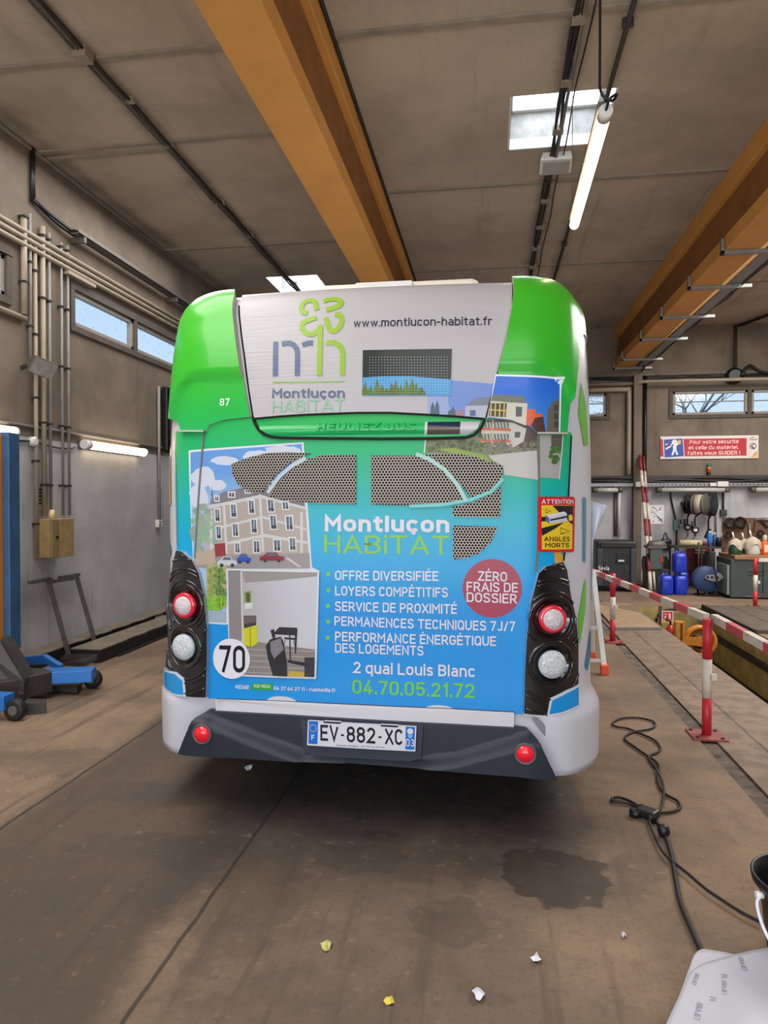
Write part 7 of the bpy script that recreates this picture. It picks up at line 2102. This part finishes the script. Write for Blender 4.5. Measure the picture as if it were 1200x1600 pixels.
# ================================================================== foreground
FZ = .012
def path(pts, z=FZ, k_=6): return smooth_path([FL(x, y, z) for x, y in pts], k_)
t = thing('extension_cord', 'black extension cord looping over the brown floor from the plug to the paper', 'cord', FL(1037, 1300))
MB().tube(path([(1100, 1496), (1082, 1456), (1063, 1410), (1055, 1370), (1050, 1340), (1043, 1315), (1037, 1300)]), .0105, 8).build('cable', M_rubber, t)
MB().tube(path([(1037, 1300), (1030, 1289), (1022, 1280)]), .009, 8).build('cable', M_rubber, t)
MB().tube(path([(1003, 1263), (985, 1252), (968, 1246), (957, 1247), (958, 1252), (972, 1254), (990, 1258), (1012, 1268), (1034, 1270), (1054, 1267), (1063, 1261), (1058, 1251), (1040, 1241), (1030, 1228), (1027, 1213), (1030, 1200), (1025, 1190), (1010, 1180), (990, 1166), (977, 1156), (979, 1149), (992, 1143), (1015, 1139), (1024, 1133), (1018, 1126), (995, 1121.5), (970, 1122.5), (957, 1130), (963, 1135.5), (980, 1138), (1000, 1146), (1022, 1156), (1032, 1168), (1028, 1175), (1016, 1180), (1014, 1186), (1024, 1200)]), .0075, 8).build('cable', M_rubber, t)
q = FL(1037, 1298, .03)
MB().lathe(q, [(.006, -.03), (.022, -.024), (.03, 0), (.022, .024), (.006, .03)], 18).build('float_ball', M_black, t)
a_, b_ = FL(1001, 1262, .02), FL(1022, 1282, .02)
MB().cyl(a_, b_, .02, 14, .016).build('connector', M_black, t)
c_ = FL(1012, 1270, .026)
MB().box(c_, (.07, .10, .045), Matrix.Rotation(.9, 3, 'Z')).build('connector', M_black, t, bevel=.01)
q = FL(993, 1270, .02)
MB().lathe(q, [(.01, -.018), (.03, -.016), (.032, .01), (.02, .018)], 16, 'Z').build('plug', M_black, t)
t = thing('power_cable', 'thinner black cable running from the plug right to the black bucket', 'cable', FL(1060, 1350))
MB().tube(path([(1024, 1200), (1033, 1216), (1037, 1232), (1036, 1252), (1030, 1266), (1016, 1270), (1014, 1282), (1022, 1304), (1035, 1330), (1050, 1345), (1075, 1365), (1102, 1388), (1130, 1407), (1160, 1426), (1190, 1441)], .018), .0065, 8).build('cable', M_rubber, t)

# black bucket at the right edge
db = ray(1190, 1400); tb = 2.28
yb_ = FL(1190, 1492).y
rim = AY(1177, 1366, yb_)
t = thing('bucket', 'black plastic bucket with a white bail handle cut by the frame edge', 'bucket', (rim.x + .19, yb_, 0))
bx_ = rim.x + .19; hb_ = rim.z + .0
MB().lathe((bx_, yb_, 0), [(.13, .001), (.135, .01), (.158, hb_ - .075), (.160, hb_ - .07), (.172, hb_ - .045), (.186, hb_ - .03), (.19, hb_ - .005), (.186, hb_), (.178, hb_ - .004), (.165, hb_ - .05), (.155, hb_ - .08), (.128, .02), (.02, .018)], 40).build('bucket_body', M_black, t)
MB().tube(smooth_path([(bx_ - .172, yb_ - .03, hb_ - .055), (bx_ - .195, yb_ - .05, hb_ - .075), (bx_ - .19, yb_ - .09, hb_ - .13), (bx_ - .165, yb_ - .13, hb_ - .18), (bx_ - .12, yb_ - .16, hb_ - .22), (bx_ - .0, yb_ - .19, hb_ - .25), (bx_ + .12, yb_ - .16, hb_ - .22), (bx_ + .172, yb_ - .03, hb_ - .06)]), .006, 8).build('bail_handle', mat('handle_white', (206, 210, 222), .4), t)
MB().lathe((bx_ - .178, yb_ - .03, hb_ - .055), [(.012, -.015), (.012, .01)], 14, 'X').build('handle_pivot', M_white, t)

# crumpled backing paper at the bottom right
def sheet(corners, label, name, seed, zf, m, edge_round=True):
    n = 26; vs = []; rg = random.Random(seed)
    c = [Vector(FL(x, y, 0)) for x, y in corners]
    for j in range(n + 1):
        for i in range(n + 1):
            u, v = i / n, j / n
            if edge_round and u < .16 and v < .10:
                du, dv = .16 - u, (.10 - v) * 1.6; d_ = math.hypot(du, dv)
                mx_ = max(du, dv)
                if d_ > 1e-6: k_ = mx_ / d_; u, v = .16 - du * k_, .10 - dv * k_ / 1.6
            p_ = (c[0] * (1 - u) + c[1] * u) * (1 - v) + (c[3] * (1 - u) + c[2] * u) * v
            vs.append((p_.x, p_.y, zf(u, v)))
    t = thing(name, label, 'paper', c[0])
    o = MB().add(vs, [(j * (n + 1) + i, j * (n + 1) + i + 1, (j + 1) * (n + 1) + i + 1, (j + 1) * (n + 1) + i) for j in range(n) for i in range(n)], 0, True).build('sheet', m, t)
    md = o.modifiers.new('thickness', 'SOLIDIFY'); md.thickness = .0012; md.offset = 1
    return t, c
M_paper = mat('backing_paper', (190, 191, 202), .5)
M_print = mat('faint_print', (146, 152, 172), .5)
zA = lambda u, v: .008 + .020 * (1 - v) ** 2 + .004 * math.sin(u * 3 + v) ** 2
def lay(c, zf, words, t):
    mb = MB()
    for (u, v, w_, s_) in words:
        P = lambda a, b: (c[0] * (1 - a) + c[1] * a) * (1 - b) + (c[3] * (1 - a) + c[2] * a) * b
        vv, ff = text_mesh(s_, .03)
        xw = max(p[0] for p in vv); k_ = w_ / xw
        lv = (P(u, 1) - P(u, 0)).length
        o = P(u, v); d = (P(u, v + .02) - o).normalized(); e = Vector((-d.y, d.x, 0))
        V = []
        for p in vv:
            q = o + d * (p[0] * k_) + e * (p[1] * k_)
            V.append((q.x, q.y, zf(u, min(1.2, v + p[0] * k_ / lv)) + .0035))
        mb.add(V, ff)
    mb.build('printed_marks', M_print, t)
cA = [(1088, 1493), (1178, 1512), (1290, 1660), (1020, 1670)]
tA, cc = sheet(cA, 'lower white sheet of backing paper with a rounded corner', 'paper_sheet', 3, zA, M_paper)
zB = lambda u, v: .040 + .010 * math.sin(u * 2.6) * (1 - v * .5) + .022 * v * math.exp(-((u + v * .3 - .62) / .18) ** 2) + .02 * v
cB = [(1082, 1529), (1222, 1497), (1420, 1700), (1010, 1700)]
tB, cc = sheet(cB, 'upper white sheet of backing paper folded at the bottom right corner', 'paper_sheet', 5, zB, M_paper)
lay(cc, zB, [(.06, .10, .07, 'ORAJET'), (.30, .25, .08, 'ORAJET'), (.48, .04, .08, 'ORAJET'), (.14, .44, .09, 'ORAJET'), (.30, .18, .02, 'N'), (.22, .40, .02, 'N')], tB)

# litter
def scrap(px, py, w_, m_, label, seed, nm='paper_scrap', cat='litter'):
    c = FL(px, py, .004); rg = random.Random(seed); n = 9
    pts = [(c.x + w_ * math.cos(2 * PI * i / n) * rg.uniform(.5, 1.1), c.y + w_ * 1.3 * math.sin(2 * PI * i / n) * rg.uniform(.5, 1.1), .001 + rg.uniform(.0, .018)) for i in range(n)]
    mb = MB(); mb.add(pts + [(c.x, c.y, .02)], [(i, (i + 1) % n, n) for i in range(n)])
    o = mb.build(nm, m_); md = o.modifiers.new('thickness', 'SOLIDIFY'); md.thickness = .001
    tag(o, label, cat)
M_leaf = mat('leaf_yellow_green', (190, 190, 110), .6, var=.2); M_scrapw = mat('scrap_white', (206, 210, 222), .5)
scrap(511, 1478, .026, M_leaf, 'pale yellow green scrap on the dark floor left of the centre', 1)
scrap(608, 1565, .017, mat('scrap_yellow', (206, 186, 60), .6), 'small yellow scrap on the floor nearest the camera', 2)
scrap(749, 1556, .026, M_scrapw, 'crumpled white grey scrap right of the yellow one', 3)
scrap(838, 1499, .022, M_scrapw, 'thin silvery scrap right of the oil stain', 4)
scrap(388, 1200, .028, M_scrapw, 'pair of white crumbs on the floor under the bumper', 5)
scrap(975, 1462, .014, M_scrapw, 'tiny pale fleck on the floor left of the thick cord', 8)
